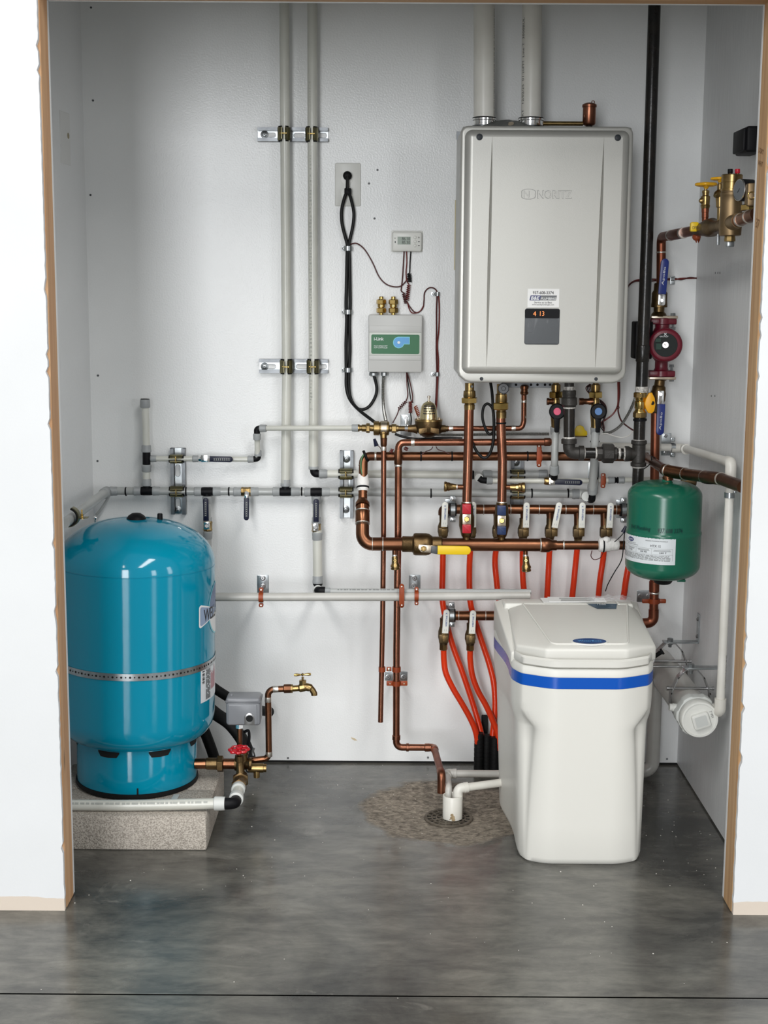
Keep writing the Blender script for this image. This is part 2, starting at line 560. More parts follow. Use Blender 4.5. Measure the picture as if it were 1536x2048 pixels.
def text(node, body, c, u, v, width=None, height=None, shear=0.0, bold=0.0, fn=None, stretch=True):
    vs_, fs, w0, h0 = glyphs(body, shear, bold)
    sx = (width / w0) if width else (height / h0)
    sy = (height / h0) if height else sx
    if not stretch:
        sx = sy = min(sx, sy)
    c, u, v = Vector(c), Vector(u), Vector(v)
    if fn:
        node.add([fn(a * sx, b * sy) for a, b in vs_], fs)
    else:
        node.add([c + u * (a * sx) + v * (b * sy) for a, b in vs_], fs)
def ptext(node, body, x0, y0, x1, y1, off, rot=0.0, shear=0.0, bold=0.0):     # text filling a pixel box on a wall-parallel plane
    A, B = V(x0, y1, off), V(x1, y0, off)
    c = (A + B) / 2
    w_, h_ = abs(B.x - A.x), abs(B.z - A.z)
    if rot:
        a = math.radians(rot)
        u, v = Vector((math.cos(a), 0, math.sin(a))), Vector((-math.sin(a), 0, math.cos(a)))
        if abs(rot) > 45:
            w_, h_ = h_, w_
    else:
        u, v = Vector((1, 0, 0)), Vector((0, 0, 1))
    text(node, body, c, u, v, w_, h_, shear, bold)
# ================================================================ STRUCTURE
LX, RX, YF, YJ = -0.850, 0.887, 3.02, 3.115
JL, JR = -0.722, 0.801
HZ = 2.009
def LXW(y):                                   # the left wall runs slightly out of square
    return LX - 0.092 * (YB - y) / (YB - YJ)
def PXW(px, py):
    x = LX
    for _ in range(6):
        q = PX(px, py, x)
        x = LXW(q.y)
    return q
DR = PZ(897, 1638, -0.018)
DR.z = 0

def wall_paint(name, col, rough, bump, bs, low=None, lowz=0.03, streak=None):
    mt = mat(name, col, rough, 0, None, bump=bump, bs=bs)
    nt = mt.node_tree
    L = nt.links.new
    b = nt.nodes['Principled BSDF']
    g = nt.nodes.new('ShaderNodeNewGeometry')
    n = nt.nodes.new('ShaderNodeTexNoise')
    n.inputs['Scale'].default_value = 3.0
    n.inputs['Detail'].default_value = 4
    if streak:
        mp = nt.nodes.new('ShaderNodeMapping')
        mp.inputs['Scale'].default_value = streak
        L(g.outputs['Position'], mp.inputs['Vector'])
        L(mp.outputs[0], n.inputs['Vector'])
    else:
        L(g.outputs['Position'], n.inputs['Vector'])
    r = nt.nodes.new('ShaderNodeMapRange')
    r.inputs[1].default_value, r.inputs[2].default_value = 0.3, 0.7
    r.inputs[3].default_value, r.inputs[4].default_value = (0.87 if streak else 0.94), 1.0
    L(n.outputs['Fac'], r.inputs[0])
    mx = nt.nodes.new('ShaderNodeMix')
    mx.data_type = 'RGBA'
    mx.blend_type = 'MULTIPLY'
    mx.inputs[0].default_value = 1.0
    mx.inputs[6].default_value = col
    L(r.outputs[0], mx.inputs[7])
    out = mx.outputs[2]
    if low:
        sx = nt.nodes.new('ShaderNodeSeparateXYZ')
        L(g.outputs['Position'], sx.inputs[0])
        n3 = nt.nodes.new('ShaderNodeTexNoise')
        n3.inputs['Scale'].default_value = 9.0
        n3.inputs['Detail'].default_value = 6
        L(g.outputs['Position'], n3.inputs['Vector'])
        a = nt.nodes.new('ShaderNodeMath')
        a.operation = 'MULTIPLY_ADD'
        a.inputs[1].default_value = 0.030
        a.inputs[2].default_value = lowz - 0.015
        L(n3.outputs['Fac'], a.inputs[0])
        c = nt.nodes.new('ShaderNodeMath')
        c.operation = 'LESS_THAN'
        L(sx.outputs['Z'], c.inputs[0])
        L(a.outputs[0], c.inputs[1])
        m2 = nt.nodes.new('ShaderNodeMix')
        m2.data_type = 'RGBA'
        L(c.outputs[0], m2.inputs[0])
        L(out, m2.inputs[6])
        m2.inputs[7].default_value = low
        out = m2.outputs[2]
    L(out, b.inputs['Base Color'])
    return mt
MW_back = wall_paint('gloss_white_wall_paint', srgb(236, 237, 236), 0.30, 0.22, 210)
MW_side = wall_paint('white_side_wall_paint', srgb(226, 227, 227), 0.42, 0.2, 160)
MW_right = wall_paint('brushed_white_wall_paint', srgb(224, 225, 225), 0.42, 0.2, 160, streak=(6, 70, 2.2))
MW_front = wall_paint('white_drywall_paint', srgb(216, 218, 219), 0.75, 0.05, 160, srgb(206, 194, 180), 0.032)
MW_paper = mat('torn_drywall_edge', srgb(226, 220, 212), 0.9, 0, srgb(205, 192, 178), vs=60)

def wood(name, c1, c2, axis):
    mt = bpy.data.materials.new(name)
    mt.use_nodes = True
    nt = mt.node_tree
    L = nt.links.new
    b = nt.nodes['Principled BSDF']
    tc = nt.nodes.new('ShaderNodeTexCoord')
    mp = nt.nodes.new('ShaderNodeMapping')
    mp.inputs['Scale'].default_value = (60, 60, 2.2) if axis == 'z' else (2.2, 60, 60)
    n = nt.nodes.new('ShaderNodeTexNoise')
    n.inputs['Scale'].default_value = 1.3
    n.inputs['Detail'].default_value = 6
    n.inputs['Distortion'].default_value = 0.6
    r = nt.nodes.new('ShaderNodeValToRGB')
    e = r.color_ramp.elements
    e[0].position, e[0].color = 0.3, c2
    e[1].position, e[1].color = 0.66, c1
    L(tc.outputs['Object'], mp.inputs[0])
    L(mp.outputs[0], n.inputs['Vector'])
    L(n.outputs['Fac'], r.inputs[0])
    mp2 = nt.nodes.new('ShaderNodeMapping')
    mp2.inputs['Scale'].default_value = (14, 14, 3.2) if axis == 'z' else (3.2, 14, 14)
    vo = nt.nodes.new('ShaderNodeTexVoronoi')
    vo.inputs['Scale'].default_value = 1.0
    L(tc.outputs['Object'], mp2.inputs[0])
    L(mp2.outputs[0], vo.inputs['Vector'])
    kr = nt.nodes.new('ShaderNodeMapRange')
    kr.inputs[1].default_value, kr.inputs[2].default_value = 0.02, 0.11
    kr.inputs[3].default_value, kr.inputs[4].default_value = 0.38, 1.0
    L(vo.outputs['Distance'], kr.inputs[0])
    mx = nt.nodes.new('ShaderNodeMix')
    mx.data_type, mx.blend_type = 'RGBA', 'MULTIPLY'
    mx.inputs[0].default_value = 1.0
    L(r.outputs[0], mx.inputs[6])
    L(kr.outputs[0], mx.inputs[7])
    L(mx.outputs[2], b.inputs['Base Color'])
    b.inputs['Roughness'].default_value = 0.62
    return mt
M_wood = wood('stud_wood', srgb(204, 164, 124), srgb(180, 134, 94), 'z')
M_wood2 = wood('stud_wood_right', srgb(196, 160, 118), srgb(172, 132, 92), 'z')
M_woodh = wood('header_wood', srgb(196, 156, 110), srgb(160, 116, 72), 'x')

def floor_mat():
    mt = bpy.data.materials.new('sealed_concrete')
    mt.use_nodes = True
    nt = mt.node_tree
    L = nt.links.new
    b = nt.nodes['Principled BSDF']
    g = nt.nodes.new('ShaderNodeNewGeometry')
    pos = g.outputs['Position']
    def noise(sc, det, rgh=0.6, dist=0.0, scale=None):
        n = nt.nodes.new('ShaderNodeTexNoise')
        n.inputs['Scale'].default_value = sc
        n.inputs['Detail'].default_value = det
        n.inputs['Roughness'].default_value = rgh
        n.inputs['Distortion'].default_value = dist
        if scale:
            mp = nt.nodes.new('ShaderNodeMapping')
            mp.inputs['Scale'].default_value = scale
            L(pos, mp.inputs[0])
            L(mp.outputs[0], n.inputs['Vector'])
        else:
            L(pos, n.inputs['Vector'])
        return n.outputs['Fac']
    def ramp(x, p0, c0, p1, c1):
        r = nt.nodes.new('ShaderNodeValToRGB')
        e = r.color_ramp.elements
        e[0].position, e[0].color, e[1].position, e[1].color = p0, c0, p1, c1
        L(x, r.inputs[0])
        return r.outputs[0]
    def mixc(f, a, c, bt='MIX'):
        x = nt.nodes.new('ShaderNodeMix')
        x.data_type, x.blend_type = 'RGBA', bt
        for k, val in ((0, f), (6, a), (7, c)):
            if hasattr(val, 'links'):
                L(val, x.inputs[k])
            else:
                x.inputs[k].default_value = val
        return x.outputs[2]
    base = ramp(noise(2.2, 8, 0.62, 0.6), 0.32, srgb(62, 62, 60), 0.68, srgb(118, 116, 109))
    fine = ramp(noise(13, 8, 0.7, 0.3, (0.6, 1.6, 1)), 0.36, (0.52, 0.52, 0.52, 1), 0.66, (1.22, 1.21, 1.17, 1))
    c = mixc(0.85, base, fine, 'MULTIPLY')
    # pale dusty scuffs
    sc = ramp(noise(5.0, 9, 0.72, 1.2, (0.5, 1.3, 1)), 0.60, (0, 0, 0, 1), 0.80, (1, 1, 1, 1))
    c = mixc(sc, c, srgb(134, 131, 124))
    # coarse ground-out concrete round the drain
    vm = nt.nodes.new('ShaderNodeVectorMath')
    vm.operation = 'DISTANCE'
    L(pos, vm.inputs[0])
    vm.inputs[1].default_value = (DR.x - 0.01, DR.y + 0.02, 0)
    nd = noise(6, 4)
    ad = nt.nodes.new('ShaderNodeMath')
    ad.operation = 'MULTIPLY_ADD'
    ad.inputs[1].default_value = 0.17
    L(nd, ad.inputs[0])
    L(vm.outputs['Value'], ad.inputs[2])
    mr = nt.nodes.new('ShaderNodeMapRange')
    mr.inputs[1].default_value, mr.inputs[2].default_value = 0.300, 0.325
    mr.inputs[3].default_value, mr.inputs[4].default_value = 1.0, 0.0
    L(ad.outputs[0], mr.inputs[0])
    rough_c = ramp(noise(75, 9, 0.75, 0.6, (0.7, 1.1, 1)), 0.40, srgb(84, 76, 66), 0.64, srgb(160, 150, 135))
    c = mixc(mr.outputs[0], c, rough_c)
    L(c, b.inputs['Base Color'])
    r1 = nt.nodes.new('ShaderNodeMapRange')
    r1.inputs[1].default_value, r1.inputs[2].default_value = 0.3, 0.75
    r1.inputs[3].default_value, r1.inputs[4].default_value = 0.14, 0.32
    L(noise(7, 6), r1.inputs[0])
    r2 = nt.nodes.new('ShaderNodeMix')
    r2.data_type = 'FLOAT'
    L(mr.outputs[0], r2.inputs[0])
    L(r1.outputs[0], r2.inputs[2])
    r2.inputs[3].default_value = 0.75
    L(r2.outputs[0], b.inputs['Roughness'])
    b.inputs['Specular IOR Level'].default_value = 0.55
    bp = nt.nodes.new('ShaderNodeBump')
    bp.inputs['Strength'].default_value = 0.10
    bp.inputs['Distance'].default_value = 0.004
    L(noise(34, 6, 0.6, 0.3), bp.inputs['Height'])
    L(bp.outputs[0], b.inputs['Normal'])
    return mt
M_floor = floor_mat()

# floor: two slabs with a saw-cut joint between them, dished round the drain
YC = 2.637
t = T('floor', kind='structure')
t.body('void').box2((-4, -8, -0.08), (4, 4.3, -0.05))
sl = t.part('slab', M_floor)
sl.box2((-4, -8, -0.045), (4, YC - 0.0015, 0), 0.002, 1)
sl = t.part('slab', M_floor)
xs = [-4, -2, -1] + [-0.9 + 0.02 * i for i in range(91)] + [1, 2, 4]
ys = [YC + 0.0015, 2.8, 3.0, 3.1] + [3.14 + 0.02 * i for i in range(49)] + [4.3]
def dish(x, y):
    dx, dy = x - DR.x, y - DR.y
    d = math.hypot(dx, dy) * (1 + 0.07 * math.sin(3 * math.atan2(dy, dx) + 1))
    return -0.018 * max(0.0, min(1.0, (0.235 - d) / 0.16)) ** 0.8 if d < 0.235 else 0.0
vs_ = [(x, y, dish(x, y)) for y in ys for x in xs]
nx = len(xs)
sl.add(vs_, [(j * nx + i, j * nx + i + 1, (j + 1) * nx + i + 1, (j + 1) * nx + i) for j in range(len(ys) - 1) for i in range(nx - 1)])
t.done((0, 2, 0))

t = T('wall_back', kind='structure')
b_ = t.body(MW_back)
b_.box2((LX - 0.05, YB, 0.007), (RX + 0.05, YB + 0.02, 2.75))
for px, py in ((182, 15), (186, 201), (181, 390), (195, 922), (196, 751), (1405, 575), (1394, 645), (755, 340), (749, 437), (738, 367), (1334, 1518), (576, 1516), (856, 1515)):
    s_ = t.part('screw_head', 'dark_grey')
    s_.cyl((px, py, -0.001), (px, py, 0.0012), 2.2, seg=10)
for pts in (((880, 402), (912, 398), (912, 470), (908, 476), (884, 470)),):
    pass
ft = t.part('tape_remnant', mat('old_masking_tape', srgb(206, 196, 164), 0.7))
ft.cplate(908, 400, 916, 540, 0.0008, 0.0006)
ch = t.part('bare_paper_chip', mat('torn_paper', srgb(206, 190, 160), 0.8))
A = V(708, 1477, 0)
ch.prism([(-0.009, 0.004), (0.002, 0.001), (0.010, -0.006), (0.001, -0.006), (-0.007, -0.001)], A, (1, 0, 0), (0, 0, 1), 0.0008)
t.done((0, YB, 0))
t = T('dark_backing', kind='structure')  # black box added behind the wall: blocks light, keeps its floor gap dark
t.body('void').box2((LX - 0.06, YB + 0.004, -0.02), (RX + 0.06, YB + 0.06, 0.2))
t.done()
t = T('wall_left', kind='structure')
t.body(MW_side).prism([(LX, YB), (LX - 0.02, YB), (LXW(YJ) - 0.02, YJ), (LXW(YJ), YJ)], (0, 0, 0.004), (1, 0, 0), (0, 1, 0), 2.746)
lp = t.part('patch_plate', mat('flush_plate', srgb(216, 216, 214), 0.5))
lo, hi = PXW(121, 326), PXW(138, 228)
wu = Vector((LXW(1.0) - LXW(2.0), -1, 0)).normalized()
wn = Vector((-wu.y, wu.x, 0))
lp.box((lo + hi) / 2, (abs(hi.y - lo.y), 0.004, hi.z - lo.z), 0.001, (wu, wn, Vector((0, 0, 1))), 1)
k_ = t.part('putty_patch', mat('putty', srgb(150, 140, 112), 0.8))
k_.ball(PXW(136, 272), 0.011, 0.25, 1.2, 1)
t.done((LX, 3.6, 0))
t = T('wall_right', kind='structure')
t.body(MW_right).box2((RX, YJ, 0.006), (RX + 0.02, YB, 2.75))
for px, py in ((1431, 546), (1436, 546), (1440, 546), (1423, 792), (1430, 792)):
    q = PX(px, py, RX)
    t.part('screw_head', 'dark_grey').lathe(q + Vector((0.001, 0, 0)), (-1, 0, 0), [(0, 0.0025), (0.002, 0.0025)], 8)
t.done((RX, 3.6, 0))
t = T('ceiling', kind='structure')
t.body(MW_side).box2((LX - 0.14, YJ, 2.75), (RX + 0.1, YB + 0.05, 2.78))
t.done()

def edge_jag(x, sgn, z0, z1, n, amp, seed):
    rnd = random.Random(seed)
    return [(x + sgn * amp * (0.25 * rnd.random() + (rnd.random() if rnd.random() < 0.05 else 0)), z0 + (z1 - z0) * i / n) for i in range(n + 1)]
# front drywall of the big room, with torn edges at the opening
def front(name, x_in, x_out, sg, seed):
    t = T(name, kind='structure')
    e = edge_jag(x_in, sg, 0.0, HZ + 0.12, 170, 0.0055, seed)
    pts = [(x_out, 0.0)] + e + [(x_out, HZ + 0.12)]
    if sg > 0:
        pts = pts[::-1]
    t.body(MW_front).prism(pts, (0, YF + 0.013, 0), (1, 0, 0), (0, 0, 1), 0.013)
    t.done(((x_in + x_out) / 2, YF, 0))
front('wall_front_left', JL - 0.0015, -3.0, -1, 3)
front('wall_front_right', JR + 0.0015, 3.0, 1, 5)
t = T('wall_front_top', kind='structure')
t.body(MW_front).box2((-3.0, YF, HZ + 0.122), (3.0, YF + 0.013, 3.4))
t.done()
t = T('trim_1', kind='structure')
t.body(M_wood).box2((JL - 0.038, YF + 0.013, 0.001), (JL, YJ - 0.012, HZ + 0.038), 0.002, 1)
t.done()
t = T('trim_2', kind='structure')
b_ = t.body(M_wood2)
b_.box2((JR, YF + 0.013, 0.001), (JR + 0.038, YJ - 0.012, HZ + 0.038), 0.002, 1)
st = t.part('grade_stamp', mat('stamp_ink', srgb(120, 84, 52), 0.8))
for (yy, zz, tx, hh) in ((1527, 300, 'S-DRY', 0.011), (1524, 326, 'WHT', 0.011), (1517, 447, '37', 0.02)):
    q = PX(yy, zz, JR - 0.0006)
    text(st, tx, (JR - 0.0006, YF + 0.055, q.z), (0, -0.98, -0.2), (0, -0.2, 0.98), None, hh)
t.done()
t = T('trim_3', kind='structure')
t.body(M_woodh).box2((JL - 0.1, YF + 0.013, HZ), (JR + 0.1, YJ - 0.012, HZ + 0.089), 0.002, 1)
t.done()
# inner board behind the studs, its cut edge showing
for nm, x0, x1 in (('wall_inner_left', LX - 0.13, JL), ('wall_inner_right', JR, RX + 0.03)):
    t = T(nm, kind='structure')
    t.body(MW_side).box2((x0, YJ - 0.012, 0.004), (x1, YJ, 2.75))
    t.done()
t = T('wall_inner_top', kind='structure')
t.body(MW_side).box2((JL, YJ - 0.012, HZ), (JR, YJ, 2.75))
t.done()
# ================================================================ LEFT: TANK, BLOCKS, TANK MANIFOLD
BT = 0.092                                   # block height
TC = PZ(273, 1601, BT)
TC = Vector((TC.x * (TC.y + 0.161) / TC.y + 0.004, TC.y + 0.161, 0))
LEAN = math.radians(0.9)                      # the tank stands a touch out of plumb
TR, TS = 0.2075, 0.160
def tv(az, r, z):                            # point on the tank: azimuth from the room side towards +x
    a = math.radians(az)
    return Vector((TC.x + r * math.sin(a), TC.y - r * math.cos(a), z))
def tcur(node, az0, az1, z0, z1, r=TR + 0.0008, n=14, pts=None):
    vs_, fs = [], []
    for i in range(n + 1):
        a = az0 + (az1 - az0) * i / n
        vs_ += [tv(a, r, z0), tv(a, r, z1)]
    for i in range(n):
        fs.append((2 * i, 2 * i + 2, 2 * i + 3, 2 * i + 1))
    node.add(vs_, fs)
def tpoly(node, pts, azc, zc, r):            # convex polygon (metres) wrapped on the tank in concentric rings
    K, n = 8, len(pts)
    vs_ = []
    for j in range(K + 1):
        vs_ += [tv(azc + math.degrees(a * j / K / TR), r, zc + b * j / K) for a, b in pts]
    node.add(vs_, [(j * n + i, j * n + (i + 1) % n, (j + 1) * n + (i + 1) % n, (j + 1) * n + i) for j in range(K) for i in range(n)])
def ttext(node, s, azc, zc, w_, h_, r, bold=0.0, rot=False):
    text(node, s, (0, 0, 0), (1, 0, 0), (0, 0, 1), w_, h_, bold=bold,
         fn=(lambda a, b: tv(azc + math.degrees(-b / TR), r, zc + a)) if rot else (lambda a, b: tv(azc + math.degrees(a / TR), r, zc + b)))

t = T('pressure_tank', 'tall glossy blue well pressure tank standing on concrete blocks', 'tank')
b_ = t.part('tank_shell', 'tank_blue')
prof = []
for i in range(15):                          # lower knuckle
    a = math.radians(90 * i / 14)
    prof.append((0.222 + 0.064 * (1 - math.cos(a)), TS + (TR - TS) * math.sin(a)))
prof += [(0.33, TR), (0.5, TR), (0.686, TR), (0.6865, TR - 0.0012), (0.6885, TR - 0.0012), (0.689, TR)]
for i in range(1, 19):
    a = math.radians(90 * i / 18)
    prof.append((0.689 + 0.117 * math.sin(a), TR * math.cos(a) ** 0.86 if i < 18 else 0.0))
b_.lathe((TC.x, TC.y, 0), (0, 0, 1), prof, 72)
sk = t.part('skirt', 'tank_blue')
sk.lathe((TC.x, TC.y, 0), (0, 0, 1), [(BT + 0.012, TS - 0.004), (BT + 0.012, TS), (0.222, TS), (0.236, TS - 0.004)], 72)
for az in (-27.5 + 10, 21.5 + 10, 70 + 10, -76):
    sl = t.part('skirt_slot', 'void')
    vs_, fs = [], []
    for i in range(9):
        f = i / 8
        a = az - 11 + 22 * f
        dz = 0.0
        lo_ = 0.201 if 0.12 < f < 0.88 else 0.212
        vs_ += [tv(a, TS + 0.0008, lo_ + 0.004 * abs(f - .5)), tv(a, TS + 0.0008, 0.218)]
    sl.add(vs_, [(2 * i, 2 * i + 2, 2 * i + 3, 2 * i + 1) for i in range(8)])
nt_ = t.part('drain_notch', 'void')
tcur(nt_, 9.3, 10.9, BT + 0.012, BT + 0.030, TS + 0.0008, 2)
rg = t.part('base_ring', 'black_rubber')
rg.lathe((TC.x, TC.y, 0), (0, 0, 1), [(BT + 0.0005, TS + 0.002), (BT + 0.003, TS + 0.004), (BT + 0.012, TS + 0.003), (BT + 0.014, TS - 0.003)], 72)
cp = t.part('top_cap', 'black_plastic')
cp.lathe((TC.x + .001, TC.y, 0.802), (0, 0, 1), [(0, 0.026), (0.004, 0.026), (0.012, 0.021), (0.018, 0.012), (0.0195, 0.002)], 24)
vc = t.part('air_valve_cap', 'black_plastic')
q = P(309, 1037, TC.y)
vc.lathe((q.x, q.y + 0.02, q.z - 0.015), (0, 0, 1), [(0, 0.0075), (0.022, 0.007), (0.024, 0.006)], 14)
# logo: banner over a disc, wrapped on the right flank
AZL, ZL = 92.0, 0.572
r1 = TR + 0.0008
dc = t.part('logo_disc', 'sky_edge')
tpoly(dc, circ(0.070, 40), AZL, ZL, r1)
dw = dc.sub('logo_disc_lower', 'white_print')
tpoly(dw, [(0.064 * math.cos(a), 0.064 * math.sin(a)) for a in [math.pi + math.pi * i / 20 for i in range(21)]], AZL, ZL - 0.002, r1 + 0.0005)
du = dc.sub('logo_disc_upper', mat('logo_grey_blue', srgb(96, 116, 150), 0.4))
tpoly(du, [(0.064 * math.cos(a), 0.064 * math.sin(a)) for a in [math.pi * i / 20 for i in range(21)]], AZL, ZL + 0.002, r1 + 0.0005)
bn = t.part('logo_banner', 'white_print')
tpoly(bn, rrect(0.236, 0.060, 0.008), AZL, ZL - 0.004, r1 + 0.001)
bi = bn.sub('banner_field', mat('logo_field', srgb(140, 158, 184), 0.4))
tpoly(bi, rrect(0.226, 0.050, 0.006), AZL, ZL - 0.004, r1 + 0.0014)
bt = bn.sub('banner_lettering', 'print')
ttext(bt, 'WELL-X-TROL', AZL + 1.5, ZL - 0.004, 0.205, 0.033, r1 + 0.0018, 0.01)
# data sticker
sk_ = t.part('data_sticker', 'sticker')
tcur(sk_, 62, 98, 0.335, 0.428, r1)
bc = sk_.sub('barcode', 'print')
for k in range(16):
    z0 = 0.386 + 0.0022 * k
    if k % 5 != 3:
        tcur(bc, 64, 67, z0, z0 + (0.0017 if k % 3 else 0.0011), r1 + 0.0006, 2)
pr = sk_.sub('printed_lines', 'print')
rnd = random.Random(2)
for k in range(7):
    a0 = 69 + 1.1 * k
    z0 = 0.340
    while z0 < 0.420:
        ln = rnd.uniform(0.008, 0.03)
        tcur(pr, a0, a0 + 0.55, z0, min(z0 + ln, 0.422), r1 + 0.0006, 1)
        z0 += ln + 0.003
rp = sk_.sub('red_printed_lines', 'red_print')
for k in range(9):
    tcur(rp, 77.5 + 1.4 * k, 78.2 + 1.4 * k, 0.36, 0.40 + 0.02 * rnd.random(), r1 + 0.0006, 1)
t.done((TC.x, TC.y, BT)).rotation_euler = (0, LEAN, 0)
t.root.location.z += 0.0024

t = T('perforated_strap', 'shiny perforated metal strap wrapped round the blue tank', 'strap')
b_ = t.body('zinc')
zs = 0.4325
b_.band((TC.x, TC.y, zs), (0, 0, 1), TR + 0.0008, 0.0185, 0.0014, 0, 2 * math.pi, 72)
ho = t.part('strap_hole', 'void')
ho.kind = 'stuff'
k = 0
for az in [(-80 + 3.05 * i) for i in range(62)]:
    k += 1
    rr_ = 0.0029 if k % 2 else 0.0019
    n = 10
    vs_ = [tv(az, TR + 0.0026, zs)] + [tv(az + math.degrees(rr_ * math.cos(6.2832 * i / n) / TR), TR + 0.0026, zs + rr_ * math.sin(6.2832 * i / n)) for i in range(n)]
    ho.add(vs_, [(0, 1 + i, 1 + (i + 1) % n) for i in range(n)])
t.done((TC.x, TC.y, BT)).rotation_euler = (0, LEAN, 0)
t.root.location.z += 0.0024

# concrete blocks
q0, q1 = PZ(412, 1703, 0), PZ(434, 1543, BT)
YB0, YB1, YB2 = 3.372, 3.372 + 0.197, 3.372 + 0.394
for nm, y0, y1, lab in (('concrete_block', YB0, YB1 - 0.001, 'rough grey concrete block at the front under the blue tank'), ('concrete_block', YB1 + 0.001, YB2, 'smooth topped grey concrete block at the back under the blue tank')):
    t = T(nm, lab, 'block', 'concrete blocks under the tank')
    t.body('concrete_block').box2((-0.868, y0, 0), (-0.444, y1, BT), 0.006, 2)
    t.done()

# plastic tie loop between tank and the plastic pipe
t = T('plastic_strap', 'white plastic strip lying on the front concrete block', 'strip')
A, B_ = PZ(352, 1592, BT + 0.002), PZ(338, 1617, BT + 0.002)
u = (B_ - A).normalized()
nrm = u.cross(Vector((0, 0, 1)))
t.body('collar_pale').box((A + B_) / 2, ((B_ - A).length + 0.02, 0.016, 0.003), 0.001, (u, nrm, Vector((0, 0, 1))))
t.done()

# plastic pipe lying along the front of the blocks
def zp(x, y, Y):
    return P(x, y, Y)
YP = 3.405
t = T('plastic_water_pipe', 'clear plastic water pipe lying across the front block below the tank', 'pipe')
p_ = t.part('tube', 'pex')
A = P(435, 1607, YP); B_ = P(255, 1614, YP); C_ = P(60, 1617, YP)
r = 11.0 * S(A)
dz = BT + r + 0.001
for q in (A, B_, C_):
    q.z = max(q.z, dz)
p_.sweep(spline([C_, B_, A], 6), r, 20)
c1 = t.part('coupling', 'collar_pale')
A2 = P(428, 1606, YP); B2 = P(449, 1606.5, YP)
A2.z = B2.z = A.z
c1.lathe(A2, B2 - A2, [(0, r * 1.12), (0.002, r * 1.28), (0.018, r * 1.28), (0.0275, r * 1.22), (0.028, r)], 20)
el = t.part('elbow', 'black_plastic')
E0 = Vector((B2.x - 0.004, B2.y, B2.z))
E1 = P(470, 1611, YP); E1.z = B2.z
E2 = P(474, 1590, YP + 0.07)
el.sweep(fillet([E0, E1, E2], 0.02), r * 1.05, 18)
c2 = t.part('coupling', 'collar_pale')
d = (P(483, 1552, YP + 0.20) - E1).normalized()
c2.lathe(E1 + d * 0.026, d, [(0, r * 1.1), (0.002, r * 1.34), (0.022, r * 1.34), (0.028, r * 1.2)], 20)
st = t.part('tube_stub', 'pex')
st.sweep([E1 + d * 0.045, E1 + d * 0.115], r * 1.0, 18)
c3 = t.part('coupling', 'collar_pale')
c3.lathe(E1 + d * 0.092, d, [(0, r * 1.15), (0.003, r * 1.32), (0.02, r * 1.32), (0.024, r * 1.2)], 20)
pr = t.part('pipe_print', 'pale_print')
rnd = random.Random(4)
x = C_.x
while x < A.x - 0.02:
    ln = rnd.uniform(0.004, 0.012)
    f = (x - B_.x) / (A.x - B_.x)
    zz = (B_.z + (A.z - B_.z) * f) if f > 0 else B_.z
    an = math.radians(38)
    pr.box((x, YP - r * math.cos(an) - 0.0003, zz + r * math.sin(an)), (ln, 0.0006, 0.005), 0, (Vector((1, 0, 0)), Vector((0, math.cos(an), -math.sin(an))), Vector((0, math.sin(an), math.cos(an)))))
    x += ln + rnd.uniform(0.002, 0.005)
PIPE_END = E1 + d * 0.112
PIPE_D = d
t.done()

# brass tank cross: gate valve with red wheel, unions, pressure switch, relief valve
MX = PIPE_END + PIPE_D * 0.105                # centre of the tank cross
t = T('gate_valve', 'brass gate valve with a red handwheel beside the blue tank', 'valve')
b_ = t.part('valve_body', 'bronze')
b_.lathe(PIPE_END + PIPE_D * 0.002, PIPE_D, [(0, 0.0185), (0.002, 0.0215), (0.013, 0.0215), (0.015, 0.0185)], 6)
b_.lathe(PIPE_END + PIPE_D * 0.015, PIPE_D, [(0, 0.015), (0.006, 0.0175), (0.03, 0.0175), (0.036, 0.016)], 24)
b_.lathe(PIPE_END + PIPE_D * 0.051, PIPE_D, [(0, 0.0185), (0.002, 0.0225), (0.013, 0.0225), (0.015, 0.0185)], 6)
gx = PIPE_END + PIPE_D * 0.045
GV = PIPE_END + PIPE_D * 0.066
b_.lathe(GV, PIPE_D, [(0, 0.017), (0.02, 0.017)], 20)
up = Vector((0.05, -0.25, 0.97)).normalized()
WH = P(478, 1499, GV.y - 0.005)
up = (WH - GV).normalized()
hl = (WH - GV).length
b_.lathe(GV, up, [(0, 0.014), (0.012, 0.014), (0.016, 0.011), (hl * 0.6, 0.0095), (hl * 0.62, 0.012), (hl * 0.8, 0.012), (hl * 0.82, 0.005), (hl, 0.005)], 18)
wl = t.part('handwheel', 'red_wheel')
R = 19.5 * S(WH)
u = up.cross(Vector((0, 1, 0))).normalized()
v = up.cross(u)
ring = []
for i in range(48):
    a = 2 * math.pi * i / 48
    rr_ = R * (0.9 + 0.1 * math.cos(8 * a))
    ring.append(WH + (u * math.cos(a) + v * math.sin(a)) * rr_)
wl.sweep(ring, 0.0042, 10, False, True)
for i in range(4):
    a = math.pi / 2 * i + 0.4
    wl.sweep([WH, WH + (u * math.cos(a) + v * math.sin(a)) * R * 0.9], 0.0036, 8)
wl.lathe(WH - up * 0.004, up, [(0, 0.008), (0.010, 0.008), (0.012, 0.006)], 14)
t.done()

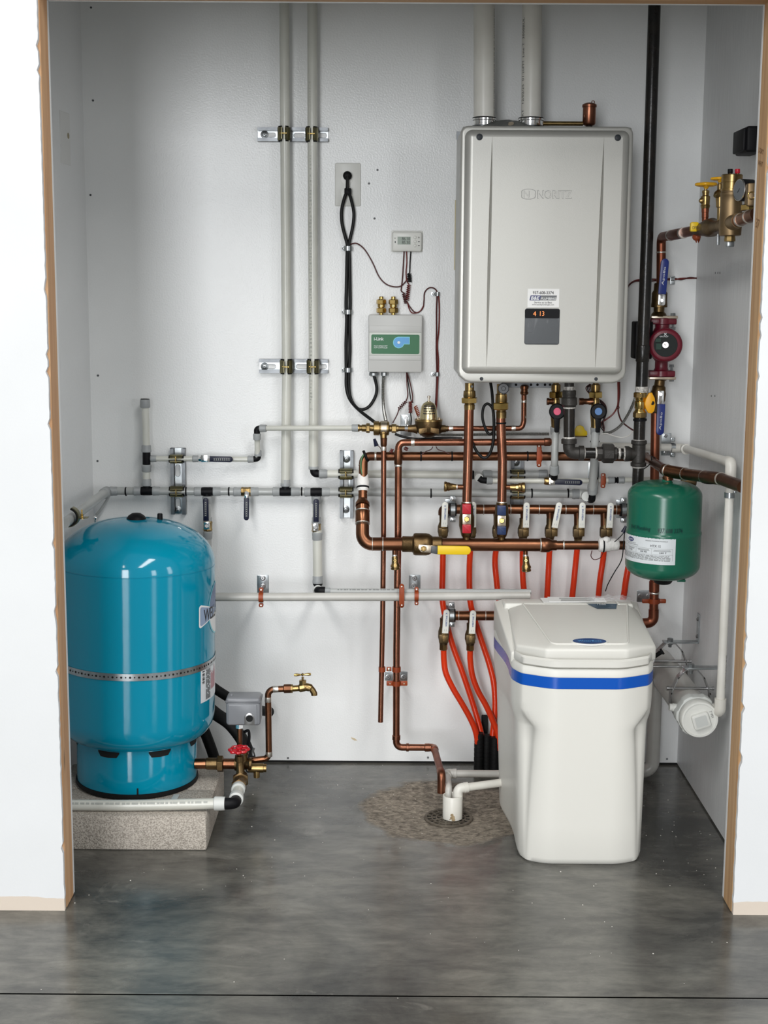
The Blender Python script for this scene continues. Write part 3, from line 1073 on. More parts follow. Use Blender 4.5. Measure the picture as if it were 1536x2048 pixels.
YM = MX.y
t = T('tank_supply_pipe', 'copper and bronze pipe with a union joining the blue tank', 'pipe')
p_ = t.part('tube', 'copper_dark')
TA, TB = P(390, 1528, YM), P(480, 1527, YM)
TA.z = TB.z = (TA.z + TB.z) / 2
r = 10.5 * S(TA)
p_.sweep([TA, TB], r, 20)
un = t.part('union_nut', 'bronze')
a = P(434, 1528, YM); a.z = TA.z
un.lathe(a, (1, 0, 0), [(0, r * 1.35), (0.002, r * 1.62), (0.016, r * 1.62), (0.018, r * 1.35)], 6)
un2 = t.part('union_sleeve', 'bronze')
a = P(412, 1528, YM); a.z = TA.z
un2.lathe(a, (1, 0, 0), [(0, r * 1.0), (0.002, r * 1.14), (0.03, r * 1.14)], 20)
cr = t.part('cross_fitting', 'bronze')
X0 = P(486, 1529, YM); X0.z = TA.z
cr.lathe(X0 - Vector((0.022, 0, 0)), (1, 0, 0), [(0, r * 1.25), (0.006, r * 1.3), (0.01, r * 1.1), (0.036, r * 1.1), (0.04, r * 1.3), (0.046, r * 1.25)], 20)
cr.lathe(X0 - Vector((0, 0, 0.004)), (0, 0, 1), [(0, r), (0.03, r * 0.95), (0.032, r * 1.1), (0.038, r * 1.1)], 20)
t.done()

# pressure switch on its nipple
t = T('pressure_switch', 'grey pressure switch box above the red handwheel', 'switch')
PSY = YM - 0.0
A, B_ = P(452, 1452, PSY - 0.035), P(520, 1397, PSY - 0.035)
b_ = t.part('cover', 'grey_box')
c = (A + B_) / 2
w_, h_ = B_.x - A.x, B_.z - A.z
b_.box((c.x, PSY, c.z), (w_, 0.068, h_), 0.008, None, 3)
fp = t.part('cover_face', 'grey_box')
fp.prism(rrect(w_ * 0.84, h_ * 0.72, 0.004), (c.x - 0.001, PSY - 0.033, c.z - h_ * 0.08), (1, 0, 0), (0, 0, 1), 0.004, 0.0015)
fl = t.part('cover_flange', mat('grey_enamel_dark', srgb(96, 98, 102), 0.35))
fl.box((c.x, PSY, c.z + h_ * 0.36), (w_ + 0.004, 0.072, 0.007), 0.003)
scw = t.part('cover_screw', 'grey_box')
scw.lathe((c.x - w_ * 0.36, PSY - 0.01, c.z + h_ / 2 - 0.001), (0, 0, 1), [(0, 0.004), (0.004, 0.004), (0.006, 0.002)], 12)
kn = t.part('cable_knockout', 'steel', 'bright metal plate with a round black hole')
kc = P(499, 1438, PSY - 0.037)
pts = [(-0.0135, -0.0165), (0.0135, -0.0165)] + [(0.0135 * math.cos(math.pi * i / 12), 0.003 + 0.0135 * math.sin(math.pi * i / 12)) for i in range(13)]
kn.prism(pts, (kc.x, PSY - 0.034, kc.z), (1, 0, 0), (0, 0, 1), 0.0045, 0.001)
kh = kn.sub('hole', 'void')
kh.lathe((kc.x, PSY - 0.0395, kc.z + 0.002), (0, 1, 0), [(0, 0.0095), (0.001, 0.0095)], 20)
st = t.part('stem', 'chrome')
z0 = c.z - h_ / 2
sx = P(479, 1460, PSY).x
st.lathe((sx, PSY, z0 - 0.017), (0, 0, 1), [(0, 0.009), (0.001, 0.0105), (0.019, 0.0105)], 6)
np_ = t.part('nipple', 'copper_dark')
np_.lathe((sx, PSY, X0.z + 0.030), (0, 0, 1), [(0, 0.0075), (z0 - 0.016 - X0.z - 0.030, 0.0075)], 16)
t.done()

t = T('relief_valve', 'small brass relief valve with a downward outlet right of the red handwheel', 'valve')
b_ = t.part('valve_body', 'brass')
RV = P(514, 1536, YM)
rz = RV.z
xa, xb = P(499, 1536, YM).x, P(533, 1536, YM).x
b_.lathe((xa, YM, rz), (1, 0, 0), [(0, 0.0105), (0.002, 0.0125), (xb - xa - 0.008, 0.0125), (xb - xa - 0.007, 0.011), (xb - xa, 0.011)], 20)
b_.lathe((RV.x - 0.001, YM, rz), (0, 0, -1), [(0, 0.0105), (0.012, 0.0105), (0.013, 0.0085), (0.026, 0.0085)], 18)
tp = t.part('thread_tape', 'tape')
tp.lathe((xa - 0.006, YM, rz), (1, 0, 0), [(0, 0.009), (0.007, 0.0098)], 16)
hx = t.part('hex_end', 'bronze')
hx.lathe((X0.x + 0.018, YM, rz + .002), (1, 0, 0), [(0, 0.0135), (xa - X0.x - 0.022, 0.0135)], 6)
t.done()

# copper riser to the hose bibb
t = T('copper_riser', 'thin brown copper riser bending up to the brass faucet', 'pipe')
p_ = t.part('tube', 'copper_dark')
YR = YM + 0.03
pts = [P(500, 1521, YR), P(538, 1517, YR), P(536, 1379, YR), P(572, 1377.5, YR)]
r = 6.3 * S(pts[0])
p_.sweep(fillet(pts, r * 2.0), r, 18)
for (x0, y0, x1, y1) in ((538, 1513, 537.8, 1503), (536.3, 1404, 536.1, 1394), (546, 1378.4, 557, 1378)):
    so = t.part('solder_joint', 'solder')
    A, B_ = P(x0, y0, YR), P(x1, y1, YR)
    so.lathe(A, B_ - A, [(0, r), (0.001, r * 1.08), ((B_ - A).length, r * 1.05)], 18)
ad = t.part('adapter', 'copper_dark')
A, B_ = P(567, 1377.6, YR), P(582, 1377.2, YR)
ad.lathe(A, B_ - A, [(0, r * 1.15), (0.002, r * 1.45), ((B_ - A).length, r * 1.45)], 8)
t.done()
t = T('hose_bibb', 'brass faucet with a small tee handle at the end of the copper riser', 'faucet')
b_ = t.part('faucet_body', 'brass')
pts = [P(581, 1377.3, YR), P(600, 1376, YR), P(612, 1374, YR), P(622, 1377, YR), P(628, 1386, YR), P(628.5, 1390.5, YR)]
k = S(pts[0])
b_.sweep(spline(pts, 6), [x * k for x in ([6.2] * 6 + [8.5] * 6 + [8.0] * 6 + [6.2] * 6 + [6.2] * 6 + [6.2])], 18)
A = P(582, 1377.3, YR)
b_.lathe(A, (1, 0, 0), [(0, 9 * k), (3.5 * k, 9 * k), (4 * k, 7 * k)], 8)
bn = t.part('bonnet', 'brass')
A = P(605.5, 1373, YR)
bn.lathe(A, (0, 0, 1), [(0, 7 * k), (6 * k, 6 * k), (6.2 * k, 7.8 * k), (13 * k, 7.8 * k), (13.5 * k, 5 * k), (14 * k, 2.6 * k), (20 * k, 2.6 * k)], 6)
hd = t.part('tee_handle', 'brass_bright')
A, B_ = P(588, 1350, YR), P(622, 1348.5, YR)
mid = (A + B_) / 2
hd.sweep([A, A + (B_ - A) * 0.15, A + (B_ - A) * 0.42, mid, A + (B_ - A) * 0.58, A + (B_ - A) * 0.85, B_], [2.4 * k, 3.1 * k, 1.7 * k, 3.4 * k, 1.7 * k, 3.1 * k, 2.4 * k], 12)
t.done()

# black poly pipes behind the tank
for lab, pts, rp in (('upper black poly pipe slanting down behind the tank and switch', [(405, 1358, .06), (440, 1384, .08), (475, 1404, .10), (510, 1418, .10), (540, 1424, .04)], 10),
                     ('thick black poly pipe bending down behind the pressure switch', [(405, 1405, .12), (432, 1428, .16), (462, 1450, .18), (490, 1490, .18), (505, 1540, .18)], 13),
                     ('short black poly pipe dropping to the floor beside the tank skirt', [(400, 1440, .06), (414, 1475, .08), (425, 1505, .09), (436, 1540, .07)], 11)):
    t = T('poly_pipe', lab, 'pipe', 'black poly pipes behind the tank')
    t.body('black_rubber').hose(pts, rp, 16)
    t.done()
t = T('switch_cable', 'short black cable hanging behind the grey pressure switch', 'cable')
t.body('black_plastic').sweep(spline([P(488, 1464, YM + .03), P(497, 1462, YM + .028), P(498, 1480, YM + .028), P(493, 1496, YM + .03)], 8), 0.004, 10)
b_ = t.part('cable_clamp', 'zinc')
b_.sweep(spline([P(508, 1495, YM - .01), P(505, 1504, YM - .01), P(506, 1511, YM - .01)], 6), 0.0035, 8)
t.done()
# ================================================================ PLASTIC WATER PIPING ON THE BACK WALL
OF = 0.046                                    # centre of the pipes held in the rails
def strut(lab, x0, y0, x1, y1, screws, slots, group='galvanised rails on the wall'):
    # shallow slotted channel screwed flat to the wall; (x0, y0)-(x1, y1) pixel rectangle
    t = T('strut_channel', lab, 'rail', group)
    A, B_ = V(x0, y1, 0.021), V(x1, y0, 0.021)
    horiz = (x1 - x0) > (y1 - y0)
    b_ = t.body('zinc_rail')
    c = (A + B_) / 2
    Ln = (B_.x - A.x) if horiz else (B_.z - A.z)
    W_ = (B_.z - A.z) if horiz else (B_.x - A.x)
    u = Vector((1, 0, 0)) if horiz else Vector((0, 0, 1))
    n = Vector((0, 0, 1)) if horiz else Vector((1, 0, 0))
    h, th, lip = 0.021, 0.0022, W_ * 0.24
    prof = [(-W_ / 2, h), (-W_ / 2, 0.0005), (W_ / 2, 0.0005), (W_ / 2, h), (W_ / 2 - lip, h), (W_ / 2 - lip, h - 0.006), (W_ / 2 - lip + th, h - 0.006), (W_ / 2 - lip + th, h - th),
            (W_ / 2 - th, h - th), (W_ / 2 - th, th + 0.0005), (-W_ / 2 + th, th + 0.0005), (-W_ / 2 + th, h - th), (-W_ / 2 + lip - th, h - th), (-W_ / 2 + lip - th, h - 0.006), (-W_ / 2 + lip, h - 0.006), (-W_ / 2 + lip, h)]
    vs_ = []
    for e in (-Ln / 2, Ln / 2):
        for a, d in prof:
            vs_.append(Vector((c.x, YB - d, c.z)) + u * e + n * a)
    m_ = len(prof)
    b_.add(vs_, [(k, (k + 1) % m_, m_ + (k + 1) % m_, m_ + k) for k in range(m_)])
    bw = W_ - 2 * lip - 0.001
    for e in (-1, 1):                         # end walls left open: only the web shows
        pass
    web = t.part('web_plate', 'zinc')
    web.box(Vector((c.x, YB - 0.0036, c.z)), (Ln - 0.001, bw + 0.006, 0.0014) if False else ((Ln - .001) if horiz else bw + .006, 0.0014, (bw + .006) if horiz else Ln - .001))
    for (sx, sy) in slots:
        q = V(sx, sy, 0.0046)
        sl = t.part('slot', MW_back)
        pts = []
        L2, r = 0.0095, bw * 0.33
        for i in range(9):
            a = -math.pi / 2 + math.pi * i / 8
            pts.append((L2 + r * math.cos(a), r * math.sin(a)))
        for i in range(9):
            a = math.pi / 2 + math.pi * i / 8
            pts.append((-L2 + r * math.cos(a), r * math.sin(a)))
        if not horiz:
            pts = [(-b2, a2) for a2, b2 in pts]
        sl.prism(pts, (q.x, YB - 0.0042, q.z), (1, 0, 0), (0, 0, 1), 0.0004)
        rim = sl.sub('slot_rim', 'zinc_rail')
        loop = [Vector((q.x + a2 * 1.06, YB - 0.0047, q.z + b2 * 1.06)) for a2, b2 in pts]
        rim.sweep(loop, 0.0006, 6, False, True)
    for (sx, sy) in screws:
        s_ = t.part('screw', 'zinc')
        q = V(sx, sy, 0.006)
        s_.lathe((q.x, YB - 0.0042, q.z), (0, -1, 0), [(0, 0.0112), (0.0018, 0.0112), (0.002, 0.0104), (0.003, 0.0065), (0.0058, 0.0062), (0.0066, 0.005)], 20)
        h_ = s_.sub('screw_recess', 'dark_grey')
        h_.lathe((q.x, YB - 0.0109, q.z), (0, -1, 0), [(0, 0.0024), (0.0004, 0.0024)], 6)
    t.done()

def clamp(lab, x, y, rpx, vertical_pipe, off=OF, wpx=26, group='yellow zinc pipe clamps'):
    # rubber-lined clamp gripping a pipe in the rail, ears and bolt to the front
    t = T('pipe_clamp', lab, 'clamp', group)
    q = V(x, y, off)
    k = S(q)
    r = rpx * k
    ax = Vector((0, 0, 1)) if vertical_pipe else Vector((1, 0, 0))
    sd = Vector((1, 0, 0)) if vertical_pipe else Vector((0, 0, 1))
    W_ = wpx * k
    fr = (0, -1, 0)
    rb = t.part('rubber_liner', 'black_rubber')
    rb.band(q, ax, r + 0.0002, W_ + 0.006, 0.0026, 0.34, 2 * math.pi - 0.34, 36, ref=fr)
    st = t.part('strap_half', 'yellow_zinc')
    st.band(q, ax, r + 0.003, W_ - 0.001, 0.0020, 0.42, math.pi - 0.1, 18, ref=fr)
    st2 = t.part('strap_half', 'yellow_zinc')
    st2.band(q, ax, r + 0.003, W_ - 0.001, 0.0020, math.pi + 0.1, 2 * math.pi - 0.42, 18, ref=fr)
    for sg, nd in ((1, st), (-1, st2)):
        e = q + sd * (sg * 0.0046) + Vector((0, -(r + 0.0095), 0))
        dims = (0.0018, 0.014, W_ - 0.004)
        nd.box(e, dims, 0.0005, (sd, Vector((0, 1, 0)), ax), 1)
    bo = t.part('bolt', 'brass_bright')
    c = q + Vector((0, -(r + 0.011), 0))
    bo.lathe(c - sd * 0.010, sd, [(0, 0.0028), (0.0035, 0.0034), (0.004, 0.0019), (0.016, 0.0019), (0.0165, 0.0034), (0.019, 0.0034)], 10)
    t.done()

strut('top horizontal galvanised rail across the two tall plastic risers', 514.5, 255, 656, 282, [(529, 269)], [(540, 270), (599, 271), (642, 271)])
strut('lower horizontal galvanised rail level with the heater keypad', 518, 719, 656, 746, [(529, 733)], [(540, 733), (604, 733), (642, 733)])
strut('vertical galvanised rail just above the blue tank', 342, 897, 369.5, 1029, [(356, 1020)], [(355.5, 941), (356, 1008)])
strut('vertical galvanised rail left of the copper pipe loop', 679.5, 902, 707, 1037, [(693, 918), (691.5, 1019)], [(692, 966)])
strut('galvanised rail half hidden behind the two copper drops', 1021, 912, 1048, 1012, [(1032, 925)], [])
RX1, RX2 = 570.5, 625.5
clamp('clamp on the left riser in the top rail', 568, 268, 9.5, True, group=None)
clamp('clamp on the printed right riser in the top rail', 623.5, 269, 9.5, True, group=None)
clamp('clamp on the left riser in the lower rail', 572.5, 733, 9.5, True, group=None)
clamp('clamp on the printed right riser in the lower rail', 626, 733, 9.5, True, group=None)
clamp('clamp on the thin upper pipe in the rail above the blue tank', 353, 918, 5.5, False, group=None)
clamp('clamp on the main pipe in the rail above the blue tank', 354, 983, 8, False, group=None)
clamp('upper clamp in the rail left of the copper pipe loop', 692, 948, 8, False, group=None)
clamp('lower clamp in the rail left of the copper pipe loop', 692, 984.5, 8, False, group=None)
clamp('clamp on the middle pipe behind the right copper drop', 1035, 949, 7, False, group=None)
clamp('clamp on the lower pipe behind the right copper drop', 1035, 987, 8.5, False, group=None)

def tee(n, x, y, rpx, off, arms):
    for dx, dy in arms:
        n.turn((x - dx * 0.05, y - dy * 0.05, off), (x + dx, y + dy, off), [(0, rpx), (0.75, rpx), (0.8, rpx * 1.1), (1, rpx * 1.1)])
def ring(n, x, y, off, rpx, horiz=True, wd=3.0):
    if horiz:
        n.turn((x - wd / 2, y, off), (x + wd / 2, y, off), [(0, rpx), (0.2, rpx * 1.1), (0.8, rpx * 1.1), (1, rpx)])
    else:
        n.turn((x, y - wd / 2, off), (x, y + wd / 2, off), [(0, rpx), (0.2, rpx * 1.1), (0.8, rpx * 1.1), (1, rpx)])

# ---- main horizontal pipe
t = T('plastic_main_pipe', 'long grey plastic main pipe with black tees running from the corner behind the copper', 'pipe')
tb = t.part('tube', 'pex_grey')
tb.pipe([(222, 982, OF), (452, 983, OF), (690, 984, OF)], 7.8, 0)
tb.pipe([(690, 984, OF), (1170, 988, OF)], 8.3, 0)
for x0, x1, y, r in ((219, 235, 982.3, 9.6), (267, 282.6, 982, 9.2), (304.7, 320, 982, 9.4), (388.6, 403, 983, 9.4), (426, 442, 983, 9.2), (467, 484, 983.5, 9.4), (501, 518, 983.5, 9.4), (545.5, 560, 983.5, 9.4), (582, 600, 983.5, 9.4), (609, 622, 984, 9.4), (643.6, 660, 984, 9.4), (1144, 1160, 988, 10.4)):
    t.part('coupling', 'collar').collar((x0, y, OF), (x1, y, OF), r)
for x, y in ((293.5, 982), (414.5, 983), (571, 983.5), (632.5, 984)):
    n = t.part('tee', 'black_plastic')
    n.turn((x - 11.5, y, OF), (x + 11.5, y, OF), [(0, 8.4), (0.2, 8.9), (0.8, 8.9), (1, 8.4)])
    if x < 300 or x == 571:
        n.turn((x, y + 2, OF), (x, y - 12, OF), [(0, 7.4), (1, 7.4)])
    else:
        n.turn((x, y - 2, OF), (x, y + 11, OF), [(0, 7.4), (1, 7.4)])
for x in (217.5, 252, 372.5, 458, 603.5, 862, 1063.5, 1136):
    ring(t.part('black_ring', 'black_plastic'), x, 983 if x < 700 else 986.5, OF, 8.2 if x < 700 else 8.8)
n = t.part('brass_valve_section', 'brass')
n.turn((482, 983.5, OF), (503, 983.5, OF), [(0, 8.8), (0.15, 9.6), (0.3, 9.0), (0.7, 9.0), (0.85, 9.6), (1, 8.8)], 8)
t.done()
t = T('valve_lever', 'navy valve lever hanging straight down below the middle of the plastic main', 'lever')
n = t.part('lever_nut', 'chrome')
n.cyl((493, 986, OF + 0.012), (493, 986, OF + 0.021), 4.2, 0.2, 6)
n.cplate(489, 984, 498, 997, OF + 0.020, 0.002, 0.0004)
n = t.part('lever_grip', 'navy')
def paddle(n, x0, y0, x1, y1, wpx, off, th=0.004, bev=0.0014, taper=1.0):
    A, B_ = V(x0, y0, off), V(x1, y1, off)
    u = (B_ - A)
    L = u.length
    u.normalize()
    v = Vector((-u.z, 0, u.x))
    w_ = wpx * S(A) / 2
    pts = [(0, -w_ * taper), (L - w_, -w_)] + [(L - w_ + w_ * math.sin(math.radians(a)), -w_ * math.cos(math.radians(a))) for a in range(20, 180, 20)] + [(L - w_, w_), (0, w_ * taper)]
    n.prism(pts, (A.x, A.y + th, A.z), u, v, th if u.cross(v).y < 0 else -th, bev)
    return A, B_
paddle(n, 493, 996, 492.5, 1041, 10.5, OF + 0.023)
pr = n.sub('grip_print', 'pale_print')
for k in range(7):
    ptext(pr, 'x', 490.5, 1004 + k * 4.4, 495.5, 1007 + k * 4.4, OF + 0.0236)
t.done()

# ---- capped stub above the tank
t = T('capped_plastic_stub', 'short capped plastic stub standing up above the blue tank', 'pipe')
n = t.part('tube', 'pex')
n.pipe([(290.5, 806, OF), (292, 860, OF), (293, 900, OF)], 7.2, 0)
n.pipe([(293, 932, OF), (293, 970, OF)], 7.4, 0)
n = t.part('end_cap', 'collar')
n.turn((290.3, 815.5, OF), (290, 798.5, OF), [(0, 9.4), (0.15, 10.3), (0.9, 10.0), (1, 9.2)])
n = t.part('cap_seal', 'black_plastic')
n.turn((290, 799, OF), (290, 797.6, OF), [(0, 9.2), (1, 8.8)])
t.part('coupling', 'collar').collar((292.8, 904.5, OF), (292.6, 890, OF), 10)
t.part('coupling', 'collar').collar((293, 929, OF), (293, 943.5, OF), 10)
t.part('coupling', 'collar').collar((293, 972, OF), (293, 957.5, OF), 10)
n = t.part('tee', 'black_plastic')
n.turn((293, 903, OF), (293, 931, OF), [(0, 7.4), (0.1, 8), (0.9, 8), (1, 7.4)])
n.turn((293, 917.5, OF), (304, 917.5, OF), [(0, 6), (1, 6)])
t.done()

# ---- thin upper run climbing to the backflow valve
t = T('thin_plastic_pipe', 'thin plastic pipe stepping up to the brass pressure regulator', 'pipe')
OU = 0.13
n = t.part('tube', 'pex')
n.pipe([(303, 917.3, OF), (398, 917.5, OF)], 5.4, 0)
n.pipe([(463, 918.3, OF), (500, 918.5, OF)], 5.2, 0)
n.pipe([(515, 915, OF), (514, 858, OF + .02)], 5.6, 0)
n.pipe([(525, 856.5, OF + .02), (706, 856, OU)], 5.4, 0)
for a, b, r in (((301, 917.3, OF), (313, 917.3, OF), 7.2), ((385, 917.5, OF), (397, 917.5, OF), 7), ((495.5, 918.5, OF), (507.5, 918.5, OF), 7.4), ((516, 912.5, OF), (516, 900.5, OF), 7.6), ((514, 867, OF + .02), (514, 880, OF + .02), 8), ((520, 856.7, OF + .02), (533, 856.7, OF + .025), 7.8), ((717, 856, OU), (703.5, 856, OU), 7.6)):
    t.part('coupling', 'collar').collar(a, b, r)
for pts in ([(506, 918.3, OF), (516, 917, OF), (516, 910, OF)], [(514, 868, OF + .02), (513.7, 857.5, OF + .02), (523, 856.8, OF + .02)]):
    t.part('elbow', 'black_plastic').pipe(pts, 6.2, 0.9)
t.done()
t = T('ball_valve', 'small chrome ball valve with navy lever lying sideways on the thin pipe', 'valve')
n = t.part('valve_body', 'chrome')
n.turn((397, 917.5, OF), (420, 917.5, OF), [(0, 5.6), (0.1, 6.6), (0.9, 6.6), (1, 5.6)], 8)
n.cyl((409.5, 917, OF + 0.006), (409.5, 917, OF + 0.017), 4.2, 0.2, 8)
n = t.part('lever', 'chrome')
n.cplate(402, 910.5, 420, 924, OF + 0.0185, 0.002, 0.0004)
n = t.part('lever_grip', 'navy')
paddle(n, 419, 918, 465.5, 919, 11.5, OF + 0.02)
pr = n.sub('grip_print', 'pale_print')
for k in range(8):
    ptext(pr, 'x', 427 + k * 4.2, 916, 430 + k * 4.2, 921.5, OF + 0.0206)
t.done()

# ---- two tall risers
t = T('plastic_riser', 'tall plain plastic riser running up the wall left of the printed one', 'pipe', 'tall plastic risers')
n = t.part('tube', 'pex')
n.pipe([(566, -400, OF), (570, 260, OF), (573.5, 760, OF), (571, 968, OF)], 9.6, 0, 20)
t.part('coupling', 'collar').collar((571, 973, OF), (571.2, 956.5, OF), 10)
t.done()
t = T('plastic_riser', 'tall plastic riser with grey printing that turns right into a level pipe', 'pipe', 'tall plastic risers')
n = t.part('tube', 'pex')
n.pipe([(624.5, -400, OF), (625, 260, OF), (627.5, 760, OF), (627, 935, OF)], 9.8, 0, 20)
n.pipe([(640, 947.5, OF), (800, 948.5, OF), (950, 950, OF)], 7.8, 0)
t.part('coupling', 'collar').collar((627, 939, OF), (627, 922.5, OF), 10)
t.part('coupling', 'collar').collar((638, 947.5, OF), (655, 947.6, OF), 9.6)
t.part('elbow', 'black_plastic').pipe([(627, 936, OF), (628, 947.5, OF), (640, 947.5, OF)], 7.6, 1.1)
ring(t.part('black_ring', 'black_plastic'), 946, 949.8, OF, 8.2, True, 4)
pr = t.part('pipe_print', 'pale_print')
rnd = random.Random(9)
y = 164
while y < 820:
    ln = rnd.uniform(3, 6.5)
    xx = 617.5 + (y - 164) / 600 * 3.0
    q, q2 = V(xx, y, OF), V(xx, y + ln, OF)
    r = 9.8 * S(q)
    ppx = 625 + (y - 164) / 600 * 2.3
    c0 = V(ppx, y, OF)
    for a0 in (-44, -32, -22):
        if rnd.random() < 0.75:
            vs_ = []
            for zz in (q.z, q.z - (q.z - q2.z) * rnd.uniform(0.5, 0.9)):
                for a in (a0, a0 + rnd.uniform(5, 9)):
                    an = math.radians(a)
                    vs_.append(Vector((c0.x + (r + 0.0004) * math.sin(an), c0.y - (r + 0.0004) * math.cos(an), zz)))
            pr.add(vs_, [(0, 2, 3, 1)])
    y += ln + rnd.uniform(1, 2.5)
t.done()

# ---- two drops below the main
def drop_valve(lab, x, ytop, off, hx0, hy0, hx1, hy1, yb0, yb1):
    t = T('ball_valve', lab, 'valve', 'drop valves under the plastic main')
    n = t.part('valve_body', 'brass')
    n.turn((x, yb0, off), (x, yb1, off), [(0, 8.4), (0.12, 9.8), (0.3, 9.0), (0.72, 9.0), (0.88, 9.8), (1, 8.4)], 8)
    n = t.part('lever_nut', 'chrome')
    yc = (yb0 + yb1) / 2
    n.cyl((x - 2, yc, off + 0.008), (x - 2, yc, off + 0.021), 4.6, 0.2, 6)
    n.cplate(x - 8, yc - 8, x + 4, yc + 7, off + 0.0185, 0.002, 0.0005)
    n = t.part('lever_grip', 'navy')
    paddle(n, hx0, hy0, hx1, hy1, 11, off + 0.021)
    pr = n.sub('grip_print', 'pale_print')
    for k in range(7):
        yy = hy1 + 8 + k * 4.2
        ptext(pr, 'x', hx1 - 2.4, yy, hx1 + 2.6, yy + 3, off + 0.0216)
    t.done()
OD = OF + 0.012
t = T('plastic_drop_pipe', 'plastic drop pipe going down behind the blue tank', 'pipe', 'plastic drops')
n = t.part('tube', 'pex_grey')
n.pipe([(414.5, 994, OF), (415, 1045, OF + .004)], 7.4, 0)
n.pipe([(415, 1060, OF + .004), (416, 1200, OF + .004)], 8, 0)
t.part('coupling', 'collar').collar((414.5, 992, OF), (414.8, 1007, OF), 9.8)
t.part('coupling', 'collar').collar((415, 1046, OF), (415, 1034, OF), 9.4)
t.part('coupling', 'collar').collar((415.5, 1062, OF + .004), (415.5, 1078, OF + .004), 9.6)
t.done()
drop_valve('ball valve with upright navy lever on the drop behind the blue tank', 415.3, 1000, OF + .004, 412, 1042, 411, 996, 1042, 1062)
t = T('plastic_drop_pipe', 'plastic drop pipe from the main down to the long grey pipe', 'pipe', 'plastic drops')
n = t.part('tube', 'pex')
n.pipe([(632, 994, OF), (632.5, 1048, OF)], 7.6, 0)
n.pipe([(634.5, 1060, OF), (635.5, 1158, OF)], 9.4, 0)
t.part('coupling', 'collar').collar((632.5, 992, OF), (632.5, 1008, OF), 9.8)
t.part('coupling', 'collar').collar((633, 1047, OF), (633, 1034, OF), 9.8)
t.part('coupling', 'collar').collar((634.5, 1064, OF), (634.5, 1081, OF), 10.6)
t.part('coupling', 'collar').collar((635.5, 1167, OF), (635.5, 1150.5, OF), 10.6)
t.part('black_ring', 'black_plastic').turn((635.5, 1166, OF), (635.5, 1170, OF), [(0, 9.8), (1, 9.4)])
n = t.part('elbow', 'black_plastic')
n.pipe([(635.5, 1166, OF), (635.5, 1180, OF), (636, 1181, .186), (650, 1181.5, .186)], 8.0, 1.2)
n = t.part('elbow_collar', 'collar_pale')
n.torus(V(636, 1180.5, .150), (0, 1, 0), 0.0115, 0.0035, 24, 8)
n = t.part('coupling', 'collar')
n.collar((645, 1181.5, .186), (661, 1181.5, .186), 6.6)
n = t.part('level_tube', 'pex_grey')
n.pipe([(655, 1182, .186), (1062, 1183.5, .186)], 5.4, 0)
pr = t.part('pipe_print', 'grey_print')
x = 675
rnd = random.Random(3)
while x < 790:
    ln = rnd.uniform(2, 7)
    pr.cplate(x, 1178.6, x + ln, 1180.2, .186 + 0.0068, 0.0004)
    x += ln + rnd.uniform(1, 4)
t.done()
drop_valve('ball valve with upright navy lever on the drop left of the copper loop', 632.8, 1000, OF, 632, 1044, 632.3, 998, 1046, 1064)

# ---- long grey pipe low on the wall
OB = 0.197
t = T('grey_waste_pipe', 'long pale grey pipe running low along the wall from tank to softener', 'pipe')
t.body('pvc_clear').pipe([(380, 1194, OB), (800, 1193.5, OB), (1060, 1191.5, OB)], 8.4, 0, 20)
t.done()

# ---- pipe along the left wall
XL = LX + 0.045
t = T('plastic_wall_pipe', 'grey plastic pipe rising along the left wall to the corner', 'pipe')
n = t.part('tube', 'pex_grey')
A = V(222, 983, OF); B_ = PX(150, 1024, XL)
A2 = Vector((XL + 0.004, YB - OF, A.z))
r = 9.0 * S(A)
n.sweep(fillet([Vector((A.x, YB - OF, A.z)), A2, Vector((XL, B_.y - 0.12, B_.z - 0.01))], 0.02), r, 18)
el = t.part('elbow', 'collar')
el.ball(A2, r * 1.15)
cl = t.part('coupling', 'collar')
d = (Vector((XL, B_.y - 0.12, B_.z - 0.01)) - A2).normalized()
cl.lathe(A2 + d * 0.012, d, [(0, r * 1.1), (0.002, r * 1.22), (0.03, r * 1.22), (0.034, r)], 20)
t.done()
t = T('thin_drain_tube', 'thin clear tube hanging from the corner pipe over the tank', 'tube')
t.body('pex_grey').sweep(spline([V(219, 990, .05), V(212, 1003, .055), V(200, 1021, .06), V(192, 1030, .062)], 6), 0.0042, 10)
n = t.part('tube_clip', 'chrome')
q = V(190, 1036, .058)
n.ball(q, 0.0065, 1, 0.7, 1)
n.lathe(q, (0, 0, -1), [(0, 0.003), (0.016, 0.003)], 8)
t.done()
t = T('pipe_clamp', 'open black lined pipe clamp on the left wall above the tank', 'clamp')
q = PX(139, 1033, XL)
n = t.part('rubber_liner', 'black_rubber')
n.band(q, (0, 1, 0), 0.020, 0.03, 0.004, math.radians(-75), math.radians(140), 20, ref=(1, 0, 0))
n = t.part('strap', 'yellow_zinc')
n.band(q, (0, 1, 0), 0.0242, 0.024, 0.002, math.radians(-70), math.radians(140), 20, ref=(1, 0, 0))
e = q + Vector((0.034, 0, -0.002))
n.box(e, (0.028, 0.022, 0.002), 0.0004)
n = t.part('bolt', 'brass_bright')
n.lathe(e + Vector((-0.002, 0, -0.004)), (0, 0, 1), [(0, 0.006), (0.005, 0.006), (0.0055, 0.003), (0.012, 0.004), (0.013, 0.0018), (0.024, 0.0018)], 8)
n = t.part('wall_bracket', 'zinc_rail')
n.box2((LXW(q.y - 0.02) + 0.006, q.y - 0.02, q.z - 0.075), (LX + 0.016, q.y + 0.02, q.z + 0.06), 0.002, 1)
t.done()

